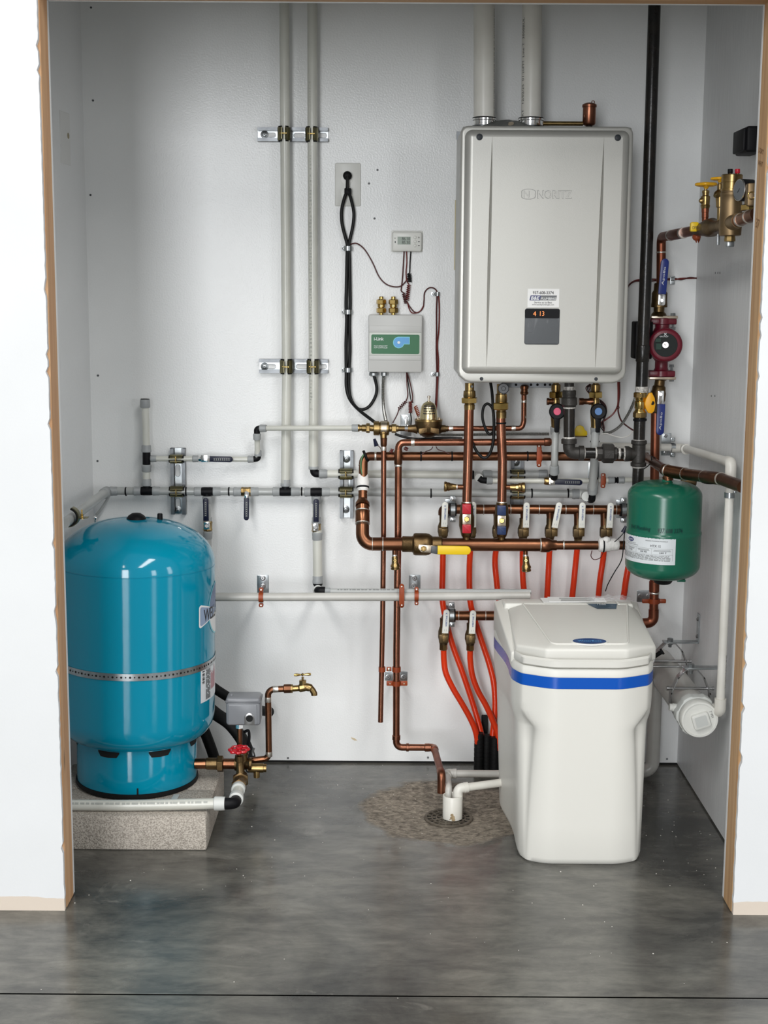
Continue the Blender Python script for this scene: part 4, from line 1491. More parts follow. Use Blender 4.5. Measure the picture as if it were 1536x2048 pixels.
# ---- pipe stand-offs: plate with split ring, on the wall
def standoff(lab, px0, py0, px1, py1, screws, cx, cy0, cy1, off, wpx=9):
    t = T('pipe_standoff', lab, 'bracket', 'plate and clip pipe brackets')
    n = t.part('wall_plate', 'zinc')
    n.cplate(px0, py0, px1, py1, 0.0024, 0.002, 0.0004, 2)
    for sx, sy in screws:
        s_ = t.part('screw', 'steel')
        q = V(sx, sy, 0.003)
        s_.lathe((q.x, YB - 0.0024, q.z), (0, -1, 0), [(0, 0.0085), (0.0012, 0.0085), (0.0016, 0.006), (0.004, 0.005)], 16)
        s_.sub('screw_recess', 'dark_grey').lathe((q.x, YB - 0.0064, q.z), (0, -1, 0), [(0, 0.002), (0.0004, 0.002)], 6)
    n = t.part('threaded_rod', 'orange_clip')
    yy = cy0 + 4
    n.cyl((cx, yy, 0.003), (cx, yy, off), 3.4, 0.1, 10)
    n = t.part('split_ring', 'orange_clip')
    q = V(cx, (cy0 + cy1) / 2, off)
    k = S(q)
    R = 8.7 * k
    n.band(q, (1, 0, 0), R + 0.0003, wpx * k, 0.0022, 0, 2 * math.pi, 28)
    for sy in (cy0, cy1):
        e = V(cx, sy, off)
        n.prism(rrect(wpx * k, 8 * k, 3 * k), e + Vector((0, 0.0045, 0)), (1, 0, 0), (0, 0, 1), 0.009, 0.001)
        s_ = n.sub('clip_screw', 'solder')
        s_.lathe(e + Vector((0, -0.0042, 0)), (0, -1, 0), [(0, 0.0026), (0.0014, 0.0022)], 10)
    t.done()
standoff('orange clip bracket on the long grey pipe near the blue tank', 514.5, 1150, 537.5, 1187, [(525.5, 1156), (526, 1173)], 522.3, 1179, 1210, OB)
standoff('orange clip bracket on the long grey pipe right of the copper drop', 818, 1150, 841, 1187, [(829, 1156), (827, 1172)], 833, 1178, 1206, OB, 8)
# ================================================================ CONTROLS AND WIRING ON THE BACK WALL
t = T('outlet_plate', 'white wall outlet plate with a black plug in it', 'outlet')
n = t.part('cover_plate', 'outlet')
n.cplate(670, 326, 721.5, 412, 0.006, 0.0058, 0.002, 3)
for cy in (358, 387):
    r_ = t.part('receptacle', 'white_plastic')
    q = V(694, cy, 0)
    r_.lathe((q.x, YB - 0.0058, q.z), (0, -1, 0), [(0, 0.0172), (0.0012, 0.0168), (0.0014, 0.0150)], 28)
    sl = r_.sub('socket_slot', 'print')
    for dx in (-0.0052, 0.0052):
        sl.box((q.x + dx, YB - 0.0073, q.z + 0.003), (0.0018, 0.0006, 0.0075))
    sl.kind = 'stuff'
t.done()

def cable(lab, pts, rp, m, name='cable', cat='cable', group=None, sub=8, seg=10):
    t = T(name, lab, cat, group)
    t.body(m).hose(pts, rp, seg, sub)
    return t
t = T('power_plug', 'black plug in the outlet with two looped black power cords below it', 'plug')
n = t.part('plug_body', 'black_plastic')
q = V(695, 352, 0.009)
n.lathe((q.x, YB - 0.009, q.z), (0, -1, 0), [(0, 0.0115), (0.003, 0.0125), (0.014, 0.0125), (0.018, 0.010), (0.020, 0.006)], 20)
n2 = t.part('plug_body', 'black_plastic')
n2.cplate(688.5, 376, 702.5, 388.5, 0.034, 0.026, 0.003, 2)
n = t.part('cord', 'wire_black')
n.hose([(695, 352, .028), (695, 366, .03), (695.5, 378, .03)], 2.6)
n = t.part('cord', 'wire_black')
n.hose([(695, 352, .024), (694, 380, .028), (689, 396, .024), (683.5, 420, .018), (684, 446, .016), (690, 472, .016), (694.5, 490, .016), (694, 520, .014), (693, 570, .013), (692, 610, .013), (693.5, 640, .014), (692, 690, .014), (692.5, 745, .016), (693, 775, .02), (700, 799, .03), (718, 820, .06), (750, 845, .11)], 3.4)
n = t.part('cord', 'wire_black')
n.hose([(697, 384, .03), (702, 398, .024), (707.5, 425, .018), (706, 450, .016), (701, 474, .016), (698, 490, .016), (699, 520, .016), (700, 570, .015), (700.5, 610, .013), (699, 650, .015), (700, 700, .014), (698, 745, .018), (699, 785, .02), (706, 806, .024), (720, 819, .028), (737, 814, .028), (750, 795, .026), (753.5, 776, .026), (748, 750, .028)], 3.2)
t.done()
for lab, y, a in (('top white cable clip on the black power cords', 497, 'a'), ('middle zinc cable clip on the black power cords', 624, 'b'), ('bottom zinc cable clip on the black power cords', 740, 'c')):
    t = T('cable_clip', lab, 'clip', 'cable clips')
    n = t.part('clip_tab', 'zinc')
    n.cplate(683.5, y - 4.5, 693, y + 4.5, 0.0018, 0.0014, 0.0004, 1.5)
    s_ = n.sub('clip_screw', 'steel')
    q = V(687, y, 0)
    s_.lathe((q.x, YB - 0.0018, q.z), (0, -1, 0), [(0, 0.0042), (0.0012, 0.0036), (0.002, 0.002)], 12)
    n = t.part('clip_loop', 'zinc')
    q = V(696, y, 0.0125)
    n.band(q, (0, 0, 1), 0.0118, 0.0125, 0.0012, math.radians(-100), math.radians(100), 16, ref=(0, -1, 0))
    t.done()
t = cable('thin brown sensor wire swooping from the power cords to the thermostat wires', [(698, 491, .014), (706, 487, .012), (716, 488, .008), (730, 500, .005), (745, 525, .004), (758, 553, .004), (772, 568, .004), (788, 573.5, .004), (802, 572, .005), (812, 562, .007), (816, 556, .008)], 1.35, 'wire_brown', 'sensor_wire', 'wire', sub=6, seg=8)
t.done()

# thermostat-like display
t = T('thermostat_display', 'small white controller with a grey display and three round buttons', 'thermostat')
n = t.part('back_plate', 'white_plastic')
n.cplate(782.5, 461.5, 845.5, 504, 0.005, 0.0048, 0.001, 3)
n = t.part('cover', 'white_plastic')
n.cplate(784, 463.5, 844, 502.5, 0.022, 0.018, 0.005, 4)
n = t.part('screen', 'lcd')
n.cplate(795, 473.5, 821.5, 489, 0.0225, 0.001, 0, 0)
d = n.sub('screen_digits', 'print')
ptext(d, '86.10', 804, 474.5, 820, 480.8, 0.0229)
ptext(d, '85.30', 804, 482.0, 820, 488.2, 0.0229)
for x, y in ((830.3, 474.8), (830.3, 483), (830, 491.2)):
    n = t.part('button', 'white_plastic')
    q = V(x, y, 0.022)
    n.lathe(q, (0, -1, 0), [(0, 0.0042), (0.0016, 0.0040), (0.0022, 0.003)], 18)
    n.torus(q + Vector((0, -0.0002, 0)), (0, 1, 0), 0.0047, 0.0005, 20, 6)
n = t.part('legend', 'print')
for s_, x0, y0, x1, y1 in (('+', 836, 473, 839.5, 477), ('-', 836, 482.5, 839.5, 484), ('-', 836, 490.5, 839.5, 492), ('V', 788, 475, 792, 478), ('1', 789.5, 482, 791.3, 486)):
    ptext(n, s_, x0, y0, x1, y1, 0.0225)
t.done()

def coil(n, a, b, turns, rp, wp):
    A, B_ = V(*a), V(*b)
    k = S(A)
    ax = (B_ - A)
    L = ax.length
    ax.normalize()
    u = ax.cross(Vector((0, 1, 0))).normalized()
    v = ax.cross(u)
    N = int(turns * 12)
    pts = [A + ax * (L * i / N) + (u * math.cos(2 * math.pi * i / 12) + v * math.sin(2 * math.pi * i / 12)) * rp * k for i in range(N + 1)]
    n.sweep(pts, wp * k, 6)
t = T('display_wires', 'three thin wires with coiled slack hanging below the small white controller', 'wires')
n = t.part('wire', 'wire_brown')
n.hose([(808, 503, .01), (806.5, 530, .008), (805, 555, .008), (802.8, 575, .006), (802.5, 582, .006), (808, 586, .008)], 1.2, 8, 6)
n = t.part('wire', 'wire_red')
n.hose([(813, 503, .01), (813.5, 525, .008), (812, 545, .008), (813.5, 561, .008), (819, 571, .009)], 1.1, 8, 6)
n = t.part('wire', 'wire_black')
n.hose([(821.5, 503, .01), (820, 525, .008), (819, 545, .008), (815, 548, .008)], 1.2, 8, 6)
n = t.part('coil', 'wire_black')
coil(n, (818.5, 548, .010), (819.5, 564, .010), 5, 3.6, 1.1)
n = t.part('coil', 'wire_red')
coil(n, (818, 570, .010), (814, 600, .012), 8, 3.4, 1.0)
n = t.part('coil', 'wire_brown')
coil(n, (807, 587, .010), (812, 607, .012), 6, 3.0, 1.0)
n = t.part('wire', 'wire_brown')
n.hose([(814, 604, .010), (820, 614, .008), (829, 624, .006), (838, 624, .005), (846, 615, .005), (848, 600, .005), (849, 586, .005), (856, 577, .005), (865, 575.5, .006), (872, 580, .008), (875, 588, .008)], 1.3, 8, 6)
n = t.part('wire', 'wire_red')
n.hose([(815, 605, .012), (818, 617, .008), (823, 625, .006), (832, 626, .006), (841, 621, .007), (847, 611, .007)], 1.1, 8, 6)
t.done()
t = T('wire_pair', 'pair of red brown wires clipped down the wall left of the heater', 'wires')
n = t.part('wire', 'wire_brown')
n.hose([(874, 588, .008), (873, 620, .006), (873, 660, .005), (872.5, 700, .006), (873.5, 748, .008), (872, 790, .012), (870.5, 815, .03), (868, 838, .06), (866, 862, .09)], 1.5, 8, 6)
n = t.part('wire', 'wire_red')
n.hose([(877, 588, .008), (878.5, 620, .006), (877.5, 660, .005), (874.5, 690, .007), (876.5, 720, .006), (876, 748, .008), (874, 790, .014), (873, 815, .032), (872, 838, .062), (870, 860, .09)], 1.5, 8, 6)
t.done()
for lab, x, y in (('small zinc clip at the top of the red brown wire pair', 875, 588), ('small zinc clip at the middle of the red brown wire pair', 874.5, 748.5)):
    t = T('wire_clip', lab, 'clip', 'cable clips')
    n = t.part('clip_tab', 'zinc')
    n.cplate(x - 13, y - 4, x - 3, y + 4, 0.0016, 0.0012, 0.0003, 2)
    s_ = n.sub('clip_screw', 'steel')
    q = V(x - 8, y, 0)
    s_.lathe((q.x, YB - 0.0016, q.z), (0, -1, 0), [(0, 0.0038), (0.0012, 0.003), (0.0018, 0.0015)], 10)
    n = t.part('clip_loop', 'zinc')
    q = V(x, y, 0.008)
    n.band(q, (0, 0, 1), 0.0058, 0.011, 0.0011, math.radians(-110), math.radians(110), 14, ref=(0, -1, 0))
    t.done()

# pump controller box
t = T('pump_controller', 'light grey control box with a green label on the wall left of the heater', 'controller')
n = t.part('enclosure', 'panel_grey')
n.cplate(736.5, 630, 845, 744.5, 0.046, 0.044, 0.004, 3)
n = t.part('upper_panel', 'panel_grey')
n.cplate(738.5, 652, 843, 664.5, 0.0478, 0.003, 0.0008)
n = t.part('middle_panel', mat('pale_panel_plastic', srgb(206, 210, 202), 0.45))
n.cplate(738.5, 665.5, 842.5, 710.5, 0.0478, 0.003, 0.0006)
n = t.part('lower_panel', 'panel_grey')
n.cplate(738, 711.5, 842, 720, 0.0478, 0.003, 0.0008)
n = t.part('green_label', 'green_label')
n.cplate(742.5, 669.5, 839, 707.5, 0.0486, 0.001, 0, 3)
ic = n.sub('pump_symbol_edge', 'sky_edge')
c = V(797.5, 685, 0.0492)
k = S(c)
def volute(r, x1, yt, yb):
    pts = [(x1, yb), (x1, yt)]
    pts += [(r * math.cos(a), r * math.sin(a)) for a in [math.pi / 2 + i * math.radians(300) / 24 for i in range(21)]]
    return pts
def vol(node, r, x1, yt, yb, off):
    node.prism([(a * k, b * k) for a, b in circ(r, 28)], (c.x, YB - off, c.z), (1, 0, 0), (0, 0, 1), 0.0002)
    node.prism([(0, yb * k), (x1 * k, yb * k), (x1 * k, yt * k), (0, yt * k)], (c.x, YB - off - 0.00003, c.z), (1, 0, 0), (0, 0, 1), 0.0002)
vol(ic, 11.4, 22, 11.4, -3.6, 0.0487)
ib = n.sub('pump_symbol', 'sky_label')
vol(ib, 10.2, 20.8, 10.2, -2.4, 0.0490)
dt = n.sub('pump_symbol_dot', 'white_print')
dt.prism([(a * k, b * k) for a, b in circ(2.8, 20)], (c.x, YB - 0.0493, c.z), (1, 0, 0), (0, 0, 1), 0.0002)
tx = n.sub('label_lettering', 'white_print')
ptext(tx, 'i-Link', 748, 674.5, 767.5, 680.8, 0.0489, bold=0.02)
ptext(tx, 'MULTI SPEED PUMP', 748, 690.6, 775, 693.2, 0.0489)
ptext(tx, 'PUMP CONTROLLER', 748, 694, 775, 696.6, 0.0489)
for x0, x1, r in ((737, 757, 0), (761, 776, 0)):
    n = t.part('cable_gland', 'zinc')
    n.cyl(((x0 + x1) / 2, 744, .026), ((x0 + x1) / 2, 752.5, .026), (x1 - x0) / 2 - 1, 0.2, 12)
t.done()
for lab, x in (('left one of two brass compression unions on top of the control box', 762.4), ('right one of two brass compression unions on top of the control box', 786.6)):
    t = T('brass_union', lab, 'fitting', 'spare brass unions')
    o_ = 0.026
    n = t.part('union_body', 'brass_bright')
    n.turn((x, 630, o_), (x, 593, o_), [(0, 4.2), (0.14, 4.2), (0.15, 5.5), (0.42, 6), (0.44, 7.4), (0.56, 7.4), (0.58, 6), (0.86, 5.2), (0.87, 4.4), (0.97, 4.6), (1, 4)], 20)
    for y0, y1 in ((626, 615.5), (609, 598.5)):
        n = t.part('hex_nut', 'brass_bright')
        n.turn((x, y0, o_), (x, y1, o_), [(0, 8.2), (0.14, 9.8), (0.86, 9.8), (1, 8.2)], 6, 0.3)
    t.done()
# armoured lead from the controller
def armoured(lab, pts, rp, pitch=0.0042, m='armour'):
    t = T('armoured_cable', lab, 'cable', 'armoured cables')
    W = spline([V(*p) for p in pts], 14)
    r = rp * S(W[0])
    out, rad, acc = [], [], 0.0
    L = [0.0]
    for i in range(1, len(W)):
        L.append(L[-1] + (W[i] - W[i - 1]).length)
    n_ = int(L[-1] / (pitch / 2))
    j = 0
    for i in range(n_ + 1):
        d = L[-1] * i / n_
        while j < len(L) - 2 and L[j + 1] < d:
            j += 1
        f = (d - L[j]) / max(1e-9, L[j + 1] - L[j])
        out.append(W[j] + (W[j + 1] - W[j]) * f)
        rad.append(r if i % 2 else r * 0.74)
    t.body(m).sweep(out, rad, 12)
    t.done()
armoured('metal armoured cable hanging from the grey control box to the brass valve', [(767, 750, .026), (766, 780, .03), (767, 815, .05), (772, 843, .10)], 3.6)
armoured('metal armoured cable lying along the copper pipes under the heater', [(840, 868, .08), (900, 870, .08), (960, 869, .08), (1030, 868, .08), (1098, 868, .08)], 3.4)
armoured('metal armoured cable curving up from the blue knob to the gas pipe', [(1206, 866, .12), (1222, 864, .12), (1242, 850, .12), (1258, 825, .12), (1268, 803, .12), (1272, 790, .11)], 3.2)
t = T('controller_wires', 'thin dark wires with coils hanging from the right of the grey control box', 'wires')
n = t.part('wire', 'wire_brown')
n.hose([(813, 745, .026), (814, 770, .02), (815.5, 790, .02), (812, 802, .03), (806, 808, .03)], 1.2, 8, 6)
n = t.part('wire', 'wire_brown')
n.hose([(814, 745, .026), (820, 765, .022), (825, 790, .022), (825, 803, .03)], 1.2, 8, 6)
n = t.part('wire', 'wire_black')
n.hose([(814, 750, .024), (818, 775, .022), (822, 800, .025), (826, 805, .03)], 1.1, 8, 6)
n = t.part('coil', 'wire_brown')
coil(n, (812, 803, .03), (797, 818, .03), 5, 2.8, 1.0)
n = t.part('coil', 'wire_red')
coil(n, (820.5, 803, .032), (821, 826, .034), 8, 3.4, 1.0)
n = t.part('coil', 'orange_clip')
coil(n, (831, 813, .05), (838, 832, .06), 6, 3.2, 1.2)
n = t.part('wire', 'wire_brown')
n.hose([(798, 818, .03), (794, 830, .05), (786, 845, .10)], 1.2, 8, 6)
n = t.part('wire', 'wire_black')
n.hose([(821, 826, .034), (823, 840, .05), (822, 850, .08)], 1.2, 8, 6)
t.done()
# ================================================================ COPPER WORK
O9, O767, O795, OMN = 0.122, 0.155, 0.160, 0.206
def solder(t, a, b, rp, name='solder_joint'):
    n = t.part(name, 'solder')
    n.turn(a, b, [(0, rp), (0.3, rp * 1.06), (0.7, rp * 1.06), (1, rp)])
def tie(t, x, y, off, rp, horiz=True, wd=3.2):
    n = t.part('cable_tie', 'black_plastic')
    if horiz:
        n.turn((x - wd / 2, y, off), (x + wd / 2, y, off), [(0, rp * 1.02), (0.1, rp * 1.1), (0.9, rp * 1.1), (1, rp * 1.02)])
    else:
        n.turn((x, y - wd / 2, off), (x, y + wd / 2, off), [(0, rp * 1.02), (0.1, rp * 1.1), (0.9, rp * 1.1), (1, rp * 1.02)])

# ---- brass backflow valve and pressure regulator on the thin line
OR = 0.130
t = T('backflow_valve', 'brass backflow valve with a silver band left of the bell shaped regulator', 'valve')
n = t.part('valve_body', 'brass')
n.turn((716, 856, OR), (797, 857, OR), [(0, 7.4), (0.035, 7.6), (0.045, 5.8), (0.09, 5.8), (0.10, 7.2), (0.2, 7.2), (0.215, 7.2), (0.29, 6.4), (0.38, 6.4), (0.385, 13.2), (0.40, 14.4), (0.52, 14.4), (0.53, 12), (0.54, 12), (0.55, 14.2), (0.75, 14.2), (0.77, 12.5), (0.78, 7), (0.85, 7), (1, 6.6)], 28)
n.turn((767, 862, OR + .006), (767, 882, OR + .02), [(0, 8), (0.4, 8), (0.45, 6.8), (1, 6)], 20)
h_ = t.part('hex_nut', 'brass')
h_.hexn((732, 856.2, OR), (740, 856.3, OR), 9.8)
h_ = t.part('hex_nut', 'brass')
h_.hexn((783, 857, OR), (793, 857, OR), 9)
bd = t.part('silver_band', 'silver_pitted')
bd.turn((761, 856.5, OR), (775, 856.6, OR), [(0, 13.6), (0.1, 14.8), (0.9, 14.8), (1, 13.6)], 32)
t.done()
t = T('pressure_regulator', 'bell shaped brass pressure regulator with printed cap and top screw', 'regulator')
n = t.part('regulator_body', 'bronze')
q = V(857, 858, OR)
k = S(q)
n.lathe(q + Vector((0, 0, -17 * k)), (0, 0, 1), [(0, 7 * k), (2 * k, 12 * k), (8 * k, 20 * k), (14 * k, 25 * k), (24 * k, 27 * k), (33 * k, 27.5 * k), (35 * k, 26 * k)], 32)
n.turn((795, 857, OR), (835, 857.5, OR), [(0, 5.4), (0.5, 5.4), (0.52, 7), (0.8, 8), (1, 11)], 20)
n.turn((878, 857.5, OR), (896, 857, OR), [(0, 11), (0.3, 8), (0.75, 7), (0.77, 6), (1, 6)], 20)
for sg in (-1, 1):
    n.prism([(0, 9 * k), (sg * 17 * k, 6 * k), (sg * 17 * k, -5 * k), (0, -1 * k)][::sg], q + Vector((sg * 3 * k, -24.5 * k, -3 * k)), (1, 0, 0), (0, 0, 1), 0.003, 0.0008)
fl = t.part('flange', 'brass')
fl.lathe(q + Vector((0, 0, 16 * k)), (0, 0, 1), [(0, 27 * k), (0.5 * k, 28 * k), (4 * k, 28 * k), (4.6 * k, 26 * k)], 32)
for i in range(6):
    a = math.radians(30 + 60 * i)
    s_ = t.part('flange_screw', 'silver_pitted')
    s_.lathe(q + Vector((25 * k * math.cos(a), 25 * k * math.sin(a), 20.4 * k)), (0, 0, 1), [(0, 2.2 * k), (2 * k, 2.2 * k), (2.6 * k, 1.4 * k)], 10)
cb = t.part('bell_cap', mat('bell_gilt', (0.66, 0.56, 0.33, 1), 0.26, 1.0))
cb.lathe(q + Vector((0, 0, 20 * k)), (0, 0, 1), [(0, 18.5 * k), (4 * k, 18 * k), (16 * k, 16.6 * k), (26 * k, 14.5 * k), (31 * k, 11 * k), (34 * k, 6 * k), (35 * k, 4 * k)], 36)
pl = cb.sub('cap_print', 'print')
rnd = random.Random(8)
for j in range(4):
    zc = 12 + j * 5.0
    R = (17.4 - (zc - 4) * 0.11) * k
    a = -40
    while a < 42:
        da = rnd.uniform(5, 11)
        vs_ = []
        for zz in (zc - 1.3, zc + 1.3):
            for aa in (a, min(a + da, 46)):
                an = math.radians(aa)
                RR = (18.0 - (zz - 4) * 0.117 + 0.25) * k
                vs_.append(q + Vector((RR * math.sin(an), -RR * math.cos(an), (20 + zz) * k)))
        pl.add(vs_, [(0, 1, 3, 2)])
        a += da + 2.2
pl.kind = 'stuff'
sc = t.part('adjusting_screw', 'silver_pitted')
sc.lathe(q + Vector((0, 0, 54 * k)), (0, 0, 1), [(0, 4 * k), (2 * k, 4 * k), (2.2 * k, 2 * k), (8 * k, 2 * k), (8.2 * k, 3.2 * k), (12 * k, 3.2 * k), (12.6 * k, 2 * k)], 10)
t.done()
t = T('pipe_hook', 'zinc plate with a hook strap holding the pipe left of the regulator', 'bracket', 'plate and clip pipe brackets')
n = t.part('wall_plate', 'zinc')
n.cplate(801, 829, 823, 872, 0.0024, 0.002, 0.0004, 1.5)
n = t.part('hook_strap', 'chrome')
q = V(813, 857, OR)
n.band(q, (1, 0, 0), 0.0078, 0.010, 0.0016, math.radians(-70), math.radians(250), 26, ref=(0, 0, 1))
e = V(813, 841, OR)
n.box(e + Vector((0, 0.004, 0)), (0.010, 0.003, 0.022), 0.0008)
n = t.part('screw', 'steel')
n.lathe(V(812, 836, OR + .002), (0, -1, 0), [(0, 0.0042), (0.0015, 0.0036)], 12)
n = t.part('threaded_rod', 'zinc')
n.cyl((813, 845, .003), (813, 845, OR - .006), 3, 0.1, 10)
t.done()
t = T('copper_branch', 'thin copper pipe from the regulator rising to the underside of the heater', 'pipe')
n = t.part('tube', 'copper')
n.pipe([(893, 857, OR), (1044, 856.5, OR), (1047.5, 842, OR), (1048, 772, OR + .01)], 5.3, 2.2)
for a, b in (((898, 857, OR), (906, 857, OR)), ((1023, 856.6, OR), (1031, 856.6, OR)), ((1047.8, 836, OR), (1048, 829, OR)), ((1048, 805, OR + .005), (1048, 798, OR + .005))):
    solder(t, a, b, 5.6)
n = t.part('adapter', 'copper_dark')
n.turn((1048.5, 790, OR + .008), (1049, 770, OR + .01), [(0, 5.6), (0.1, 8), (0.3, 8.4), (0.34, 7), (0.6, 7), (0.64, 8.4), (0.9, 8), (1, 5)], 12)
t.done()

# ---- thin drain pipe at x 767
t = T('copper_drain_pipe', 'thin copper drain pipe hanging open ended from the backflow valve', 'pipe')
n = t.part('tube', 'copper')
n.pipe([(767.5, 876, O767), (767, 1080, O767), (765, 1250, O767), (761, 1444, O767)], 5.2, 0, 18)
n.turn((761, 1444.2, O767), (761, 1443, O767), [(0, 3.8), (1, 3.9)])
n = t.part('reducer', 'copper_dark')
n.turn((767.5, 893, O767), (767.5, 876, O767), [(0, 5.3), (0.2, 6.4), (0.6, 6.6), (1, 7)], 18)
solder(t, (767.3, 901, O767), (767.4, 893, O767), 5.5)
t.done()
t = T('wire_nut', 'dark blue wire connector hanging beside the thin copper drain pipe', 'connector')
n = t.part('connector_body', 'navy')
A, B_ = V(748.5, 877.5, .15), V(753, 892, .15)
n.lathe(A, B_ - A, [(0, 0.0035), (0.004, 0.0042), ((B_ - A).length, 0.0068)], 8)
n = t.part('wire', 'wire_white')
n.hose([(753, 891, .15), (758, 897, .15), (762, 903, .148)], 0.8, 6, 5)
n = t.part('wire', 'wire_brown')
n.hose([(754, 890, .15), (760, 895, .15), (764, 903, .146)], 0.8, 6, 5)
t.done()

# ---- long relief drain at x 795
t = T('copper_drop_pipe', 'long copper drop pipe turning along the wall and out over the floor drain', 'pipe')
n = t.part('tube', 'copper')
zf = V(868, 1495, O795)
W = [V(1100, 884, O795), V(797, 885, O795), V(796, 1080, O795), V(793, 1300, O795), V(792.5, 1494.5, O795), V(868, 1495, O795)]
r = 7.0 * S(W[2])
n.sweep(fillet(W, r * 1.7), r, 20)
n = t.part('outlet_tube', 'copper_red')
A = V(868, 1495, O795)
Bp = P(882, 1545, YB - O795 - 0.20)
n.sweep([A + Vector((0, 0, 0)), Bp], r, 20)
n = t.part('outlet_elbow', 'copper')
C2 = Vector((Bp.x, Bp.y, P(880, 1581, Bp.y).z))
d = (Bp - A).normalized()
n.sweep(fillet([Bp - d * 0.012, Bp + d * 0.016, C2 + d * 0.016], 0.016), r * 1.16, 20)
n = t.part('wall_elbow', 'copper')
n.sweep(fillet([A - Vector((0.022, 0, 0)), A, A + d * 0.022], 0.014), r * 1.15, 20)
for a, b in (((860, 1495, O795), (849, 1495, O795)), ((812, 1494.7, O795), (818, 1494.8, O795))):
    n = t.part('coupling_ring', 'copper')
    n.turn(a, b, [(0, 7.2), (0.1, 8.2), (0.9, 8.2), (1, 7.2)])
n = t.part('coupling_ring', 'copper')
n.turn((792.5, 1480, O795), (792.7, 1470, O795), [(0, 7.2), (0.1, 8.2), (0.9, 8.2), (1, 7.2)])
n = t.part('tee_sleeve', 'copper_dark')
n.turn((796.6, 900, O795), (796.4, 929, O795), [(0, 7.2), (0.08, 8.2), (0.92, 8.2), (1, 7.2)])
solder(t, (796.4, 929, O795), (796.4, 933, O795), 7.4)
solder(t, (822, 885, O795), (829, 885, O795), 7.2)
n = t.part('end_cap', 'copper')
n.turn((1088, 884, O795), (1103, 884, O795), [(0, 7.2), (0.08, 8.2), (0.8, 8.2), (1, 6)])
t.done()
# twin clip on both thin drops
t = T('twin_pipe_clip', 'orange twin clip tying the two copper drops near the floor', 'clip')
n = t.part('clip_bar', 'orange_clip')
for cx, rp, oo in ((764, 5.2, O767), (793, 7.0, O795)):
    q = V(cx, 1338.5, oo)
    n.band(q, (0, 0, 1), rp * S(q) + 0.0003, 0.014, 0.002, 0, 2 * math.pi, 24)
n.box((V(772, 1338, O767) + V(784, 1338, O767)) / 2, (0.014, 0.006, 0.012), 0.001)
n = t.part('clip_screw', 'silver_pitted')
n.box(V(778, 1338.5, O767 + .004), (0.007, 0.006, 0.008), 0.001)
n = t.part('clip_bar', 'orange_clip')
q = V(792.8, 1366.5, O795)
n.band(q, (0, 0, 1), 7.0 * S(q) + 0.0003, 0.014, 0.002, 0, 2 * math.pi, 24)
for sx in (780, 808):
    e = V(sx, 1366.5, O795)
    n.box(e, (0.020, 0.006, 0.014), 0.002)
    s_ = n.sub('clip_screw', 'silver_pitted')
    s_.lathe(e + Vector((0, -0.003, 0)), (0, -1, 0), [(0, 0.0026), (0.0015, 0.002)], 10)
n = t.part('wall_plate', 'zinc')
n.cplate(770, 1343, 815, 1361, 0.0024, 0.002, 0.0004, 1.5)
for sx in (776.5, 807.5):
    s_ = t.part('screw', 'steel')
    q = V(sx, 1353.5, 0)
    s_.lathe((q.x, YB - 0.0024, q.z), (0, -1, 0), [(0, 0.0085), (0.0012, 0.0085), (0.0016, 0.006), (0.004, 0.005)], 16)
    s_.sub('screw_recess', 'dark_grey').lathe((q.x, YB - 0.0064, q.z), (0, -1, 0), [(0, 0.002), (0.0004, 0.002)], 6)
n = t.part('threaded_rod', 'orange_clip')
n.cyl((793, 1352, .004), (793, 1352, O795 - 0.012), 3.4, 0.1, 10)
t.done()
t = T('pipe_clip', 'orange clip joining the copper drop to the long grey pipe', 'clip')
n = t.part('split_ring', 'orange_clip')
q = V(803, 1193.5, OB)
n.band(q, (1, 0, 0), 8.4 * S(q) + 0.0006, 0.013, 0.0024, 0, 2 * math.pi, 28)
n.prism(rrect(0.0145, 0.056, 0.006), V(803.5, 1191, OB + 0.020), (1, 0, 0), (0, 0, 1), 0.004, 0.0012)
for yy in (1173, 1210):
    n.ball(V(803.5, yy, OB + 0.016), 0.009, 0.8, 1.0, 0.9)
    s_ = n.sub('clip_screw', 'solder')
    s_.lathe(V(803.5, yy, OB + 0.0236), (0, -1, 0), [(0, 0.0028), (0.0018, 0.002)], 10)
t.done()

# ---- upper copper pipe y 912, left loop and main header
t = T('copper_loop_pipe', 'thick brown copper loop joining the upper copper pipe to the header', 'pipe')
n = t.part('tube', 'copper_dark')
n.pipe([(1296, 914, O9), (1100, 912.5, O9), (727, 912.5, O9), (725.5, 1003, O9 + .04)], 9.0, 1.6, 20)
n = t.part('wide_tube', 'copper_dark')
n.pipe([(725, 1004, O9 + .042), (725, 1088, OMN), (812, 1088, OMN)], 13.4, 1.5, 24)
n = t.part('reducer', 'copper_dark')
n.turn((725, 999, O9 + .038), (725, 1012, O9 + .052), [(0, 9.4), (0.25, 11), (0.6, 14.2), (1, 14.2)])
n = t.part('elbow_sleeve', 'copper_dark')
n.turn((725, 1021, O9 + .06), (725, 1046, O9 + .076), [(0, 13.6), (0.06, 14.4), (0.94, 14.4), (1, 13.6)])
for a, b, rp in (((725, 1021, O9 + .06), (725, 1023.5, O9 + .062), 14.4), ((725, 1046, O9 + .076), (725, 1048.5, O9 + .078), 14.2), ((726.5, 929, O9 + .004), (726.5, 931.5, O9 + .005), 9.6), ((749, 912.5, O9), (753, 912.5, O9), 9.3), ((764.5, 1088, OMN), (767, 1088, OMN), 13.7), ((744, 1088, OMN), (746, 1088, OMN), 13.7), ((726, 987, O9 + .03), (726, 990, O9 + .032), 9.4)):
    solder(t, a, b, rp)
for x in (842, 904, 1055):
    tie(t, x, 912.5, O9, 9.0)
n = t.part('white_wrap', 'tape')
